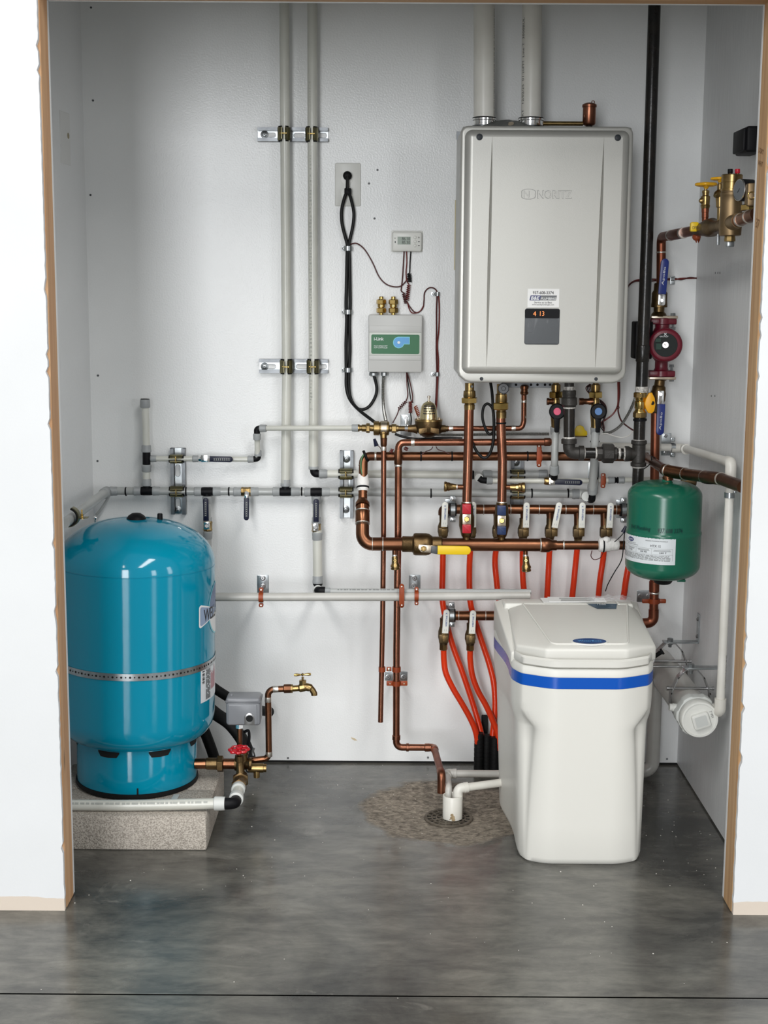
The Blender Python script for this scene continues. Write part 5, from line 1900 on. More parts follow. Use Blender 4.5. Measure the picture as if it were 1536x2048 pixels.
n.turn((726, 948, O9 + .012), (725.5, 982, O9 + .03), [(0, 9.6), (0.08, 10.8), (0.25, 11.2), (0.5, 12.6), (0.65, 12.0), (0.7, 11.6), (0.85, 11.8), (1, 9.8)], 28)
n = t.part('cable_tie', 'black_plastic')
n.turn((725.7, 973, O9 + .026), (725.7, 976.5, O9 + .028), [(0, 12.0), (0.1, 12.8), (0.9, 12.8), (1, 12.0)], 28)
n = t.part('sensor_lead', 'wire_green')
n.hose([(730, 905, O9 + .014), (723, 918, O9 + .018), (722, 935, O9 + .022), (725, 950, O9 + .027)], 1.7, 8, 6)
n = t.part('cable_tie', 'black_plastic')
n.hose([(727, 902, O9 + .010), (729.5, 908, O9 + .015), (733, 917, O9 + .016), (736, 921, O9 + .010)], 2.8, 8, 5)
n = t.part('wire_loop', 'wire_brown')
n.hose([(842, 910, O9 + .014), (852, 903, O9 + .014), (862, 899, O9 + .01), (866, 893, O9 + .01)], 0.9, 6, 5)
n = t.part('wire_loop', 'wire_brown')
n.hose([(872, 893, O9 + .01), (876, 899, O9 + .01), (886, 902, O9 + .014), (898, 908, O9 + .014)], 0.9, 6, 5)
n = t.part('wire_coil', 'wire_red')
coil(n, (785, 898, O9 + .014), (781, 905, O9 + .014), 3, 2.8, 0.9)
coil2 = t.part('wire_coil', 'wire_red')
coil(coil2, (809, 896, O9 + .02), (815, 899, O9 + .014), 3, 3.0, 0.9)
t.done()
t = T('ball_valve', 'big bronze ball valve with a long yellow lever on the thick copper header', 'valve')
n = t.part('valve_body', 'bronze')
n.turn((804, 1088, OMN), (884, 1089, OMN), [(0, 14.6), (0.02, 15.8), (0.25, 15.8), (0.27, 17), (0.29, 21), (0.33, 22.4), (0.6, 22.4), (0.68, 21), (0.74, 17.4), (0.76, 16), (0.98, 16), (1, 14.6)], 32)
n.cyl((850, 1094, OMN + .018), (850, 1096, OMN + .040), 8, 0.15, 8)
n = t.part('lever_plate', 'silver_pitted')
A, B_ = V(836, 1097, OMN + .043), V(876, 1100, OMN + .043)
u = (B_ - A).normalized()
v = Vector((-u.z, 0, u.x))
k = S(A)
n.prism([(0, 0), (7 * k, -7 * k), (26 * k, -7 * k), (40 * k, -7.5 * k), (40 * k, 7.5 * k), (26 * k, 8 * k), (1 * k, 8 * k)], A + Vector((0, 0.003, 0)), u, v, 0.003, 0.0008)
g_ = t.part('stem_nut', 'brass')
g_.cyl((847, 1097.5, OMN + .042), (847, 1097.5, OMN + .051), 6.2, 0.2, 6)
g_.cyl((847, 1097.5, OMN + .042), (847, 1097.5, OMN + .055), 3.2, 0.2, 12)
n = t.part('lever_shank', 'dark_grey')
n.prism([(26 * k, -7 * k), (44 * k, -9 * k), (44 * k, 8 * k), (26 * k, 7 * k)], A + Vector((0, 0.0005, 0)), u, v, 0.004, 0.0008)
n = t.part('lever_grip', 'yellow')
paddle(n, 875, 1100.5, 942, 1101.5, 17.5, OMN + .05, 0.007, 0.0026)
t.done()
t = T('copper_header', 'thick brown copper header running level under the red and blue valves', 'pipe')
n = t.part('wide_tube', 'copper_dark')
n.pipe([(878, 1089, OMN), (1090, 1090, OMN)], 13.0, 0, 24)
n = t.part('reducer', 'copper_dark')
n.turn((1081, 1090, OMN), (1113, 1090.5, OMN), [(0, 13.2), (0.06, 14.6), (0.5, 14.6), (0.72, 10.6), (1, 10.4)])
n = t.part('tube', 'copper_dark')
n.pipe([(1110, 1090.5, OMN), (1252, 1090.5, OMN)], 9.0, 0, 20)
for x, rp in ((1081, 13.4), (1127, 9.2)):
    solder(t, (x - 1.6, 1090, OMN), (x + 1.6, 1090, OMN), rp)
n = t.part('white_wrap', 'tape')
n.turn((1196, 1090, OMN), (1238, 1089, OMN), [(0, 9.4), (0.05, 13.6), (0.3, 14.8), (0.36, 13.4), (0.5, 14.2), (0.62, 12.4), (0.8, 12.6), (0.95, 11.4), (1, 9.4)], 26)
n.ball(V(1213, 1080, OMN + .008), 0.011, 1.1, 1, 0.9)
tie(t, 1206.5, 1089.5, OMN, 14.2)
n = t.part('wire_loop', 'wire_brown')
n.hose([(1184, 1101, OMN + .004), (1182, 1112, OMN + .004), (1188, 1119, OMN), (1200, 1116, OMN), (1206, 1106, OMN + .006)], 0.9, 6, 6)
t.done()
def drain_cock(lab, x, y0, y1, off):
    t = T('drain_cock', lab, 'valve', 'brass drain cocks on the copper header')
    n = t.part('stub', 'copper_dark')
    n.turn((x - 2, y0 - 12, off), (x - 2, y0, off), [(0, 4.6), (1, 4.6)], 16)
    solder(t, (x - 2, y0 - 3, off), (x - 2, y0 + 1, off), 5.0)
    n = t.part('valve_body', 'brass')
    n.turn((x - 1.5, y0, off), (x, y1, off), [(0, 5.2), (0.1, 6.4), (0.42, 6.6), (0.6, 7.6), (0.66, 9.2), (0.78, 9.6), (0.8, 8.2), (0.86, 8.2), (0.88, 9.4), (0.97, 9.4), (1, 8)], 20)
    n = t.part('screw_stem', 'brass_bright')
    n.cyl((x - 1, y0 + 9, off + .006), (x - 1, y0 + 9, off + .014), 3.4, 0.2, 12)
    n.sub('screw_slot', 'bronze_dark').cyl((x - 1, y0 + 9, off + .0139), (x - 1, y0 + 9, off + .0144), 1.6, 0.1, 6)
    t.done()
drain_cock('brass drain cock below the header near the big yellow lever', 791, 1112, 1139, OMN)
drain_cock('brass drain cock below the header right of the blue valve', 1053, 1112, 1143, OMN)

# ---- two copper drops from the heater
def union(t, x, y0, y1, rp, off, lab=None):
    n = t.part('union_sleeve', 'brass')
    H = y1 - y0
    n.turn((x, y0, off), (x, y1, off), [(0, rp * 0.86), (0.28, rp * 0.86), (0.3, rp * 1.1), (0.5, rp * 1.18), (0.56, rp * 1.0), (0.8, rp * 0.9), (0.82, rp * 1.02), (1, rp * 0.98)], 24)
    n = t.part('union_nut', 'brass_bright')
    n.turn((x, y0 + H * 0.54, off), (x, y0 + H * 0.76, off), [(0, rp * 1.36), (0.12, rp * 1.56), (0.88, rp * 1.56), (1, rp * 1.36)], 6, 0.2)
OV = OMN
t = T('copper_heater_drop', 'left copper drop pipe from the heater to the red valve', 'pipe', 'copper drops under the heater')
n = t.part('tube', 'copper')
n.pipe([(938.2, 818, OV), (936.5, 900, OV), (933.5, 1008, OV)], 9.5, 0, 22)
union(t, 939, 766, 819, 10.8, OV)
n = t.part('port_plug', 'dark_grey')
n.cyl((944, 773, OV + .008), (944, 773, OV + .016), 2.6, 0.1, 10)
n = t.part('side_stub', 'copper_dark')
n.turn((928, 974, OV), (914, 974, OV), [(0, 5.2), (1, 5.2)])
solder(t, (915, 974, OV), (912.5, 974, OV), 5.6)
n = t.part('side_drain', 'brass')
n.turn((914, 974, OV), (888, 973, OV), [(0, 5.4), (0.3, 6.6), (0.5, 7.2), (0.6, 8.6), (0.68, 9.2), (0.72, 8.4), (0.8, 10), (0.95, 10.4), (1, 9)], 20)
solder(t, (934, 1003, OV), (934, 1007, OV), 10)
t.done()
t = T('copper_heater_drop', 'right copper drop pipe from the heater to the blue valve', 'pipe', 'copper drops under the heater')
n = t.part('tube', 'copper')
n.pipe([(1001.5, 834, OV), (1002.5, 870, OV), (1005, 922, OV), (1004.5, 960, OV), (1003.5, 1008, OV)], 9.4, 6, 22)
union(t, 1002.5, 768, 836, 10.4, OV)
tie(t, 1002, 846, OV, 9.6, False)
n = t.part('grey_cap', 'dark_grey')
n.cyl((1007, 777, OV + .006), (1007, 777, OV + .026), 11.5, 0.15, 10)
n.cyl((1007, 777, OV + .026), (1007, 777, OV + .031), 5, 0.2, 5)
n = t.part('side_stub', 'copper_dark')
n.turn((1008, 974, OV), (1022, 974.5, OV), [(0, 5.2), (1, 5.2)])
n = t.part('side_drain', 'brass')
n.turn((1020, 974.5, OV), (1050, 975, OV), [(0, 5.4), (0.2, 6.6), (0.5, 7.2), (0.6, 8.6), (0.68, 9.2), (0.72, 8.4), (0.8, 10), (0.95, 10.4), (1, 9)], 20)
n = t.part('side_screw', 'brass_bright')
n.cyl((1034, 974.5, OV + .008), (1034, 974.5, OV + .014), 4, 0.2, 6)
solder(t, (1003.7, 1003, OV), (1003.5, 1007, OV), 10)
t.done()
def iso(lab, x, m, dy=0):
    t = T('isolation_valve', lab, 'valve')
    n = t.part('valve_body', 'bronze')
    n.turn((x, 1004, OV), (x - .5, 1080, OV), [(0, 10.4), (0.1, 12), (0.14, 13), (0.3, 13.4), (0.4, 15.5), (0.62, 15.5), (0.72, 13.4), (0.82, 11.8), (0.9, 10), (0.92, 8), (1, 7.6)], 26)
    n = t.part('stem_plate', 'silver_pitted')
    n.cplate(x - 8.5, 1028.5 + dy, x + 8.5, 1049 + dy, OV + .030, 0.008, 0.0006)
    g_ = t.part('stem_nut', 'brass_bright')
    g_.cyl((x, 1038.5 + dy, OV + .030), (x, 1038.5 + dy, OV + .037), 6.0, 0.2, 6)
    g_.cyl((x, 1038.5 + dy, OV + .036), (x, 1038.5 + dy, OV + .041), 3.0, 0.2, 12)
    for y0, y1 in ((1009, 1028.5), (1050, 1067)):
        n = t.part('tee_grip', m)
        n.cplate(x - 9, y0 + dy, x + 9, y1 + dy, OV + .036, 0.016, 0.003, 2)
    t.done()
iso('red handled isolation valve under the left copper drop', 933.5, 'red_handle')
iso('dark blue handled isolation valve under the right copper drop', 1003.5, 'deep_blue', 3)
t = T('black_cable', 'black cable looping down beside the two copper drops under the heater', 'cable')
t.body('wire_black').hose([(981, 765, .15), (984, 785, .16), (986, 815, .17), (988, 850, .175), (986, 885, .18), (979, 908, .179), (968, 916, .178), (955, 905, .177), (946, 888, .177), (944, 880, .176)], 3.0, 10, 8)
n = t.part('cable_loop', 'wire_black')
n.hose([(987, 828, .176), (984, 815, .17), (975, 807.5, .165), (967, 815, .165), (965, 835, .165), (970, 855, .165), (978, 868, .165), (986, 864, .17), (988, 850, .176)], 2.8, 10, 8)
t.done()
t = T('power_lead', 'black lead lying on the copper pipe beneath the regulator', 'cable')
t.body('wire_black').hose([(790, 868, .12), (808, 874, .12), (835, 878, .12), (880, 876, .12), (925, 877, .12)], 2.6, 10, 8)
t.done()
# ================================================================ WATER HEATER AND ITS CONNECTIONS
HY = YB - 0.300                               # plane of the front cover rim
hl_, hr_ = P(922, 255, HY).x, P(1267.5, 255, HY).x
ht_, hb_ = P(1095, 252, HY).z, P(1080, 766, HY).z
HC = (hl_ + hr_) / 2
t = T('water_heater', 'large silver wall hung water heater with a dark keypad on its front', 'heater')
n = t.part('casing', 'heater_dark')
zc = hb_ + 0.018
n.box2((hl_ + 0.004, HY + 0.003, zc), (hr_ - 0.004, YB - 0.002, ht_ - 0.002), 0.004, 2)
n = t.part('cover_rim', 'heater')
w_, h_ = hr_ - hl_, ht_ - hb_
def hrect(iw, top, bot, cham, r=0.02):
    # rounded top corners, chamfered lower corners
    x0, x1, z1, z0 = -w_ / 2 + iw, w_ / 2 - iw, ht_ - top, hb_ + bot
    pts = [(x0 + cham * 1.6, z0), (x1 - cham * 1.6, z0), (x1 - cham * 0.9, z0 + cham * 0.18), (x1 - cham * 0.2, z0 + cham * 0.75), (x1, z0 + cham * 1.3)]
    pts += [(x1 - r + r * math.cos(math.radians(a)), z1 - r + r * math.sin(math.radians(a))) for a in range(0, 91, 15)]
    pts += [(x0 + r + r * math.cos(math.radians(a)), z1 - r + r * math.sin(math.radians(a))) for a in range(90, 181, 15)]
    pts += [(x0, z0 + cham * 1.3), (x0 + cham * 0.2, z0 + cham * 0.75), (x0 + cham * 0.9, z0 + cham * 0.18)]
    return pts
n.prism(hrect(0, 0, 0, 0.022), (HC, HY + 0.034, 0), (1, 0, 0), (0, 0, 1), 0.034, 0.006, 3)
# raised panel: quarter-round edge, flat face with two long tapering grooves
n = t.part('front_panel', 'heater')
pl, pr_, pt_, pb_ = hl_ + 0.0105, hr_ - 0.0105, ht_ - 0.0105, hb_ + 0.024
B = 0.020
HT = 0.021
rings = []
for i in range(9):
    a = math.radians(90 * i / 8)
    s_, h2 = B * (1 - math.cos(a)), HT * math.sin(a)
    rings.append([(HC + q[0], HY + 0.0005 - h2, (pt_ + pb_) / 2 + q[1]) for q in rrect(pr_ - pl - 2 * s_, pt_ - pb_ - 2 * s_, max(B - s_, 1e-5), 6)])
m_ = len(rings[0])
vs_ = [p for r_ in rings for p in r_]
n.add(vs_, [(j * m_ + i, j * m_ + (i + 1) % m_, (j + 1) * m_ + (i + 1) % m_, (j + 1) * m_ + i) for j in range(8) for i in range(m_)])
FY = HY + 0.0005 - HT
gx0, gx1, gz0, gz1 = pl + B, pr_ - B, pb_ + B, pt_ - B
def gpos(px_t, py_t, px_b, py_b):
    return P(px_t, py_t, FY), P(px_b, py_b, FY)
G1, G2 = gpos(984.5, 276, 973, 734), gpos(1208, 280, 1190.5, 737)
NZ = 40
def col(z):
    row = [(gx0, FY, z)]
    for (ga, gb), wd in ((G1, 0.0075), (G2, 0.0085)):
        f = (z - gb.z) / (ga.z - gb.z)
        cx = gb.x + (ga.x - gb.x) * f
        ww = wd * (max(0.0, math.sin(math.pi * min(1, max(0, f)))) ** 0.75) / 2 if 0 < f < 1 else 0.0
        row += [(cx - ww - 0.0002, FY, z), (cx - ww * 0.15, FY + ww * 1.9, z), (cx + ww + 0.0002, FY, z)]
    row.append((gx1, FY, z))
    return row
rows = [col(gz0 + (gz1 - gz0) * j / NZ) for j in range(NZ + 1)]
for i in range(7):                            # strips with unshared edges keep the creases crisp
    n.add([p for r_ in rows for p in (r_[i], r_[i + 1])], [(2 * j, 2 * j + 1, 2 * j + 3, 2 * j + 2) for j in range(NZ)])
for x, y in ((959, 274), (1235.5, 275.5)):
    s_ = t.part('cover_screw', 'grey_film')
    q = P(x, y, FY)
    s_.lathe(q, (0, -1, 0), [(0, 0.0085), (0.0012, 0.0085), (0.0016, 0.006), (0.0028, 0.0055), (0.0032, 0.004)], 20)
    s_.sub('screw_recess', 'print').lathe(q + Vector((0, -0.0031, 0)), (0, -1, 0), [(0, 0.0022), (0.0003, 0.0022)], 6)
for x, y in ((963, 757.5), (1192, 758)):
    s_ = t.part('flange_screw', 'grey_film')
    q = P(x, y, HY)
    s_.lathe(q, (0, -1, 0), [(0, 0.0048), (0.0012, 0.0046), (0.0026, 0.003)], 16)
    s_.sub('screw_recess', 'print').lathe(q + Vector((0, -0.0025, 0)), (0, -1, 0), [(0, 0.0014), (0.0003, 0.0014)], 6)
def hp(x, y, d=0.0):
    return P(x, y, FY - d)
def hplate(node, x0, y0, x1, y1, d, th, rad=0.0, bev=0.0):
    A, B_ = hp(x0, y1, d), hp(x1, y0, d)
    ww, hh = B_.x - A.x, B_.z - A.z
    pts = rrect(ww, hh, rad * S(A)) if rad else [(-ww / 2, -hh / 2), (ww / 2, -hh / 2), (ww / 2, hh / 2), (-ww / 2, hh / 2)]
    c = (A + B_) / 2
    node.prism(pts, (c.x, FY - d + th, c.z), (1, 0, 0), (0, 0, 1), th, bev)
def htext(node, s_, x0, y0, x1, y1, d, shear=0.0, bold=0.0):
    A, B_ = hp(x0, y1, d), hp(x1, y0, d)
    c = (A + B_) / 2
    text(node, s_, c, (1, 0, 0), (0, 0, 1), B_.x - A.x, B_.z - A.z, shear, bold)
# maker's mark: shade of its embossed edges painted as grey outlines
EM = mat('emboss_shade', srgb(160, 160, 156), 0.45)
n = t.part('embossed_emblem', EM)
c = hp(1057, 388.3)
k = S(c)
def cloud(r):
    pts = []
    for i in range(60):
        a = 2 * math.pi * i / 60
        x, y = 14.0 * math.cos(a), 9.2 * math.sin(a)
        b = 1 + 0.07 * abs(math.cos(3 * a + math.pi / 2))
        sx = math.copysign(abs(math.cos(a)) ** 0.6 * 14, math.cos(a))
        sy = math.copysign(abs(math.sin(a)) ** 0.6 * 9.6, math.sin(a))
        pts.append((sx * b * r * k, sy * b * r * k))
    return pts
n.prism(cloud(1.0), (c.x, FY - 0.0002, c.z), (1, 0, 0), (0, 0, 1), 0.0004)
nf = n.sub('emblem_field', 'heater')
nf.prism(cloud(0.90), (c.x, FY - 0.0004, c.z), (1, 0, 0), (0, 0, 1), 0.0006)
nn = n.sub('emblem_letter', EM)
htext(nn, 'N', 1047.5, 381.5, 1059, 395, 0.0012, 0, 0.02)
n2 = n.sub('emblem_letter_face', 'heater')
htext(n2, 'N', 1048.6, 382.3, 1058, 394.2, 0.0014, 0, -0.01)
n = t.part('embossed_name', EM)
htext(n, 'NORITZ', 1074.5, 380.5, 1144.5, 397.5, 0.0006, 0.0, 0.03)
n2 = n.sub('embossed_name_face', 'heater')
htext(n2, 'NORITZ', 1075.8, 381.8, 1143.3, 396.3, 0.0009, 0.0, 0.004)
# contractor's sticker
n = t.part('contact_sticker', 'paper')
hplate(n, 1054.8, 577.8, 1118.8, 614.2, 0.0004, 0.0004)
s_ = n.sub('sticker_lettering', 'print')
htext(s_, '937-608-3374', 1065.5, 582.5, 1107.5, 588.4, 0.0007, 0, 0.015)
htext(s_, 'Service at its Best', 1068.5, 603.0, 1104, 606.6, 0.0007, 0, 0.01)
htext(s_, 'www.bandeplumbingllc.com', 1064, 608.2, 1108, 611.2, 0.0007, 0, 0.01)
def para(node, x0, y0, x1, y1, sh, d):
    A, B_ = hp(x0, y1, d), hp(x1, y0, d)
    kk = S(A)
    hh = B_.z - A.z
    node.prism([(A.x, A.z), (B_.x - sh * kk, A.z), (B_.x, B_.z), (A.x + sh * kk, B_.z)], (0, FY - d + 0.0002, 0), (1, 0, 0), (0, 0, 1), 0.0002)
s_ = n.sub('logo_bar_navy', 'navy_print')
para(s_, 1059, 591, 1082, 600.8, 2, 0.0006)
s_ = n.sub('logo_bar_grey', mat('logo_grey', srgb(104, 106, 108), 0.5))
para(s_, 1080, 591, 1114, 600.8, 2, 0.0006)
s_ = n.sub('logo_lettering', 'white_print')
htext(s_, 'B&E', 1061.5, 592.3, 1079.5, 599.6, 0.0009, 0.2, 0.03)
htext(s_, 'PLUMBING', 1082, 595, 1112, 599.6, 0.0009, 0.2, 0.02)
# keypad
n = t.part('keypad', 'grey_film')
hplate(n, 1048.7, 617.2, 1120, 688.8, 0.002, 0.003, 4, 0.0008)
s_ = n.sub('display_window', 'black_gloss')
hplate(s_, 1049.6, 618.2, 1119.4, 636, 0.0026, 0.001, 3.5)
s_ = n.sub('display_digits', 'led', 'glowing orange digits')
htext(s_, '4', 1066.2, 622.6, 1072.4, 632, 0.0029)
htext(s_, '13', 1079.8, 622.4, 1088.6, 632, 0.0029)
s_ = n.sub('key_marks', 'print')
for x, y in ((1056.5, 664), (1058, 682), (1081, 682), (1107, 664), (1108, 682)):
    hplate(s_, x, y, x + 6, y + 1.6, 0.0022, 0.0003)
s_.kind = 'stuff'
s_ = n.sub('protective_film', 'clear_film', 'wrinkled clear film over the keys')
NX_, NY_ = 36, 24
vs_ = []
rnd = random.Random(12)
fold = [(rnd.uniform(0, 1), rnd.uniform(-0.25, 0.25), rnd.uniform(0.010, 0.03), rnd.uniform(0.3, 0.9)) for _ in range(12)]
for j in range(NY_ + 1):
    for i in range(NX_ + 1):
        u_, v_ = i / NX_, j / NY_
        hh = sum(0.0012 * math.exp(-((u_ - f0 - f1 * v_) / f2) ** 2) * max(0, 1 - v_ / f3) for f0, f1, f2, f3 in fold)
        q = hp(1050 + 69 * u_, 637 + 50.5 * v_, 0.0026 + hh)
        vs_.append((q.x, q.y, q.z))
s_.add(vs_, [(j * (NX_ + 1) + i, j * (NX_ + 1) + i + 1, (j + 1) * (NX_ + 1) + i + 1, (j + 1) * (NX_ + 1) + i) for j in range(NY_) for i in range(NX_)])
# bottom mounting strip and ports
n = t.part('mounting_strip', 'zinc_rail')
A, B_ = V(1003, 775, .10), V(1108, 764, .10)
n.box2((A.x, YB - .10, A.z), (B_.x, YB - .097, B_.z + 0.02), 0.0005, 1)
ho = n.sub('strip_hole', 'void')
ho.kind = 'stuff'
for x in (1010, 1032, 1062, 1075, 1090, 1100):
    ho.cyl((x, 769.5, .1002), (x, 769.5, .1006), 2.6, 0.05, 12)
n = t.part('top_bracket', 'zinc_rail')
A, B_ = V(913, 262, .05), V(1215, 246, .05)
n.box2((A.x, YB - .052, ht_ - 0.01), (B_.x, YB - .05, ht_ + 0.012), 0.0005, 1)
t.done()

# vent pipes rising from the heater
def vent(lab, xt, xb, rp, off, coll, txt_az, txt, th_):
    t = T('vent_pipe', lab, 'pipe', 'white vent pipes above the heater')
    n = t.part('tube', 'pvc')
    A, B_ = V(xb, 238, off), V(xt, -400, off)
    A.z = ht_ + 0.018
    k = S(A)
    r = rp * k
    n.sweep([A, B_], r, 36)
    c = t.part('collar', 'chrome')
    a = Vector((A.x, A.y, ht_ + 0.016))
    pd = t.part('pedestal', 'zinc_rail')
    pd.lathe(Vector((A.x, A.y, ht_ - 0.001)), (0, 0, 1), [(0, coll * k * 1.05), (0.017, coll * k * 1.0)], 30)
    R = coll * k
    c.lathe(a, (0, 0, 1), [(0, R * 0.98), (0.003, R * 0.98), (0.004, R * 0.93), (0.012, R * 0.93), (0.014, R * 1.0), (0.018, R * 1.0), (0.019, r)], 36)
    g_ = t.part('collar_gasket', 'black_rubber')
    g_.lathe(a + Vector((0, 0, 0.0185)), (0, 0, 1), [(0, R * 0.995), (0.0025, R * 0.97), (0.003, r * 1.01)], 36)
    p_ = t.part('pipe_print', 'print')
    ax = (B_ - A).normalized()
    u = Vector((1, 0, 0))
    Lz = txt[1]
    an0 = math.radians(txt_az)
    q = A + ax * txt[2]
    text(p_, txt[0], (0, 0, 0), (1, 0, 0), (0, 0, 1), Lz, th_, fn=lambda a_, b_: q + ax * (a_ + Lz / 2) + Vector((math.sin(an0 - b_ / r) * (r + 0.0004), -math.cos(an0 - b_ / r) * (r + 0.0004), 0)))
    t.done()
vent('left white vent pipe rising from the heater, print on its right edge', 968.5, 968.5, 21, .16, 24, 66, ('NSF-PW ASTM D1785 PVC SCH 40 PR 280 PSI @ 73F  ASTM D2665 DWV', 0.295, 0.004), 0.007)
vent('right white vent pipe rising from the heater, print on its left edge', 1069, 1062, 19.8, .16, 25.5, -62, ('C-KT   12/02/25  01:20PM  Line T  3000BUL', 0.27, 0.006), 0.0085)
t = T('foil_tape', 'crumpled foil tape flap lying between the two vent collars', 'tape')
n = t.body(mat('foil', (0.30, 0.31, 0.31, 1), 0.35, 1.0, bump=1.0, bs=90))
rnd = random.Random(21)
A, B_ = V(966, 245, .20), V(1072, 240, .20)
vs_ = []
for j in range(5):
    for i in range(15):
        f = i / 14
        x = A.x + (B_.x - A.x) * f
        y = YB - 0.235 + 0.05 * j / 4
        z = ht_ + 0.0015 + 0.026 * (j / 4) * math.sin(math.pi * min(1, f * 0.75 + 0.15)) + rnd.uniform(0, 0.0025)
        vs_.append((x, y, z))
n.add(vs_, [(j * 15 + i, j * 15 + i + 1, (j + 1) * 15 + i + 1, (j + 1) * 15 + i) for j in range(4) for i in range(14)])
chp = t.part('torn_foil_edge', 'silver_pitted')
q = Vector((V(1021, 243, .22).x, YB - 0.238, ht_ + 0.012))
chp.prism([(-0.008, -0.003), (-0.002, -0.005), (0.006, -0.002), (0.008, 0.003), (0.003, 0.006), (-0.007, 0.004)], q, (1, 0, 0), (0, -0.3, 0.95), 0.0012)
t.done()
t = T('air_vent', 'small copper air vent canister standing on top of the heater', 'vent')
q = V(1178, 246, .20)
q.z = ht_ + 0.008
k = S(q)
n = t.part('canister', 'copper')
n.lathe(q + Vector((0, 0, 3 * k)), (0, 0, 1), [(0, 6 * k), (2 * k, 11 * k), (5 * k, 13 * k), (36 * k, 13 * k), (36.5 * k, 14.4 * k), (41 * k, 14.4 * k), (43 * k, 12 * k), (45 * k, 6 * k)], 30)
n = t.part('base_nut', 'black_rubber')
n.lathe(q - Vector((0, 0, 0.007)), (0, 0, 1), [(0, 8 * k), (0.005, 8 * k), (0.007, 7 * k), (0.007 + 4 * k, 7 * k)], 12)
n = t.part('wire_loop', 'copper_dark')
n.torus(q + Vector((7 * k, 0, 49 * k)), (0, 1, 0), 3 * k, 0.8 * k, 16, 6)
n = t.part('feed_tube', 'brass')
e = V(1086, 240, .20)
n.sweep([Vector((q.x - 12 * k, q.y, ht_ + 0.018)), Vector((e.x, q.y, ht_ + 0.018))], 4.4 * k, 14)
t.done()

# ---- hot and cold service valves with plastic drops
OK_ = 0.165
def service(lab, x, xk, dotm, sp, ybot, xb, off, side):
    t = T('service_valve', lab, 'valve', 'service valves under the heater')
    n = t.part('valve_body', 'brass')
    n.turn((x, 765, off), (x - 1, 858, off), [(0, 5.5), (0.03, 6), (0.05, 9.5), (0.17, 9.5), (0.18, 8), (0.36, 7), (0.37, 8.2), (0.5, 8.4), (0.7, 10.5), (0.85, 9), (1, 8.5)], 22)
    h_ = t.part('union_nut', 'brass_bright')
    h_.turn((x, 783, off), (x, 796, off), [(0, 12.5), (0.1, 14.5), (0.9, 14.5), (1, 12.5)], 6, 0.2)
    s_ = t.part('side_port', 'copper_dark')
    s_.turn((x, 803, off), (sp, 803, off), [(0, 6.8), (0.4, 6.8), (0.45, 6), (0.7, 6), (0.75, 7), (1, 7)], 18)
    k_ = t.part('knob', 'black_plastic')
    k_.cyl((xk, 823, off + .012), (xk, 823, off + .036), 16.4, 0.14, 30)
    A = V(xk, 830, off + .036)
    k = S(A)
    k_.prism([(-9 * k, 0), (-5.5 * k, -11 * k), (-4.2 * k, -34 * k), (-3 * k, -35.5 * k), (3 * k, -35.5 * k), (4.2 * k, -34 * k), (5.5 * k, -11 * k), (9 * k, 0)], A + Vector((0, 0.010, 0)), (1, 0, 0), (0, 0, 1), 0.010, 0.0015)
    d_ = k_.sub('knob_dot', dotm)
    d_.cyl((xk, 823, off + .0355), (xk, 823, off + .0367), 7.4, 0.2, 24)
    t.done()
service('service valve with a red dot on its black knob under the heater', 1112, 1114.5, 'pink', 1093.5, 946, 1108, OK_, -1)
service('service valve with a blue dot on its black knob under the heater', 1191.5, 1197, 'dot_blue', 1158, 990, 1186, OK_, -1)
t = T('plastic_drop_pipe', 'grey plastic drop pipe below the red dotted valve', 'pipe', 'plastic drops')
n = t.part('tube', 'pex_grey')
n.pipe([(1110.5, 862, OK_), (1109.2, 924, OK_), (1108.5, 938, OK_ - .015)], 7.2, 3)
t.part('coupling', 'collar').collar((1110.5, 853, OK_), (1110, 868, OK_ - .006), 10)
t.part('coupling', 'collar').collar((1108.5, 947, OK_ - .02), (1108.7, 931, OK_ - .006), 10)
n = t.part('elbow', 'black_plastic')
n.pipe([(1108.5, 944, OK_ - .018), (1108.5, 955, OK_ - .03), (1104, 952, OF + .01)], 7.0, 0.9)
t.done()
t = T('plastic_drop_pipe', 'grey plastic drop pipe with two black rings below the blue dotted valve', 'pipe', 'plastic drops')
n = t.part('tube', 'pex_grey')
n.pipe([(1190.5, 862, OK_), (1188.5, 922, OK_ - .003), (1184.5, 985, OK_ - .05)], 8.2, 0)
t.part('coupling', 'collar').collar((1191, 854, OK_), (1190.5, 870, OK_ - .004), 10.2)
t.part('coupling', 'collar').collar((1185.5, 969, OK_ - .045), (1185, 988, OK_ - .051), 10.6)
t.part('coupling', 'collar').collar((1187, 970, OK_ - .045), (1187, 958, OK_ - .04), 9.6)
ring(t.part('black_ring', 'black_plastic'), 1189.8, 883, OK_ - .008, 8.8, False, 3.4)
ring(t.part('black_ring', 'black_plastic'), 1187, 957, OK_ - .037, 8.8, False, 3.4)
n = t.part('elbow', 'black_plastic')
n.pipe([(1184.8, 985, OK_ - .05), (1184, 999, OK_ - .055), (1180, 999, OF + .02)], 7.2, 0.9)
t.done()
t = T('white_elbow', 'pale plastic elbow at the end of the lower plastic main', 'fitting')
n = t.body('collar_pale')
n.pipe([(1158, 988, OF), (1171, 989, OF), (1173, 993, OF + .05)], 9.6, 0.8)
t.done()

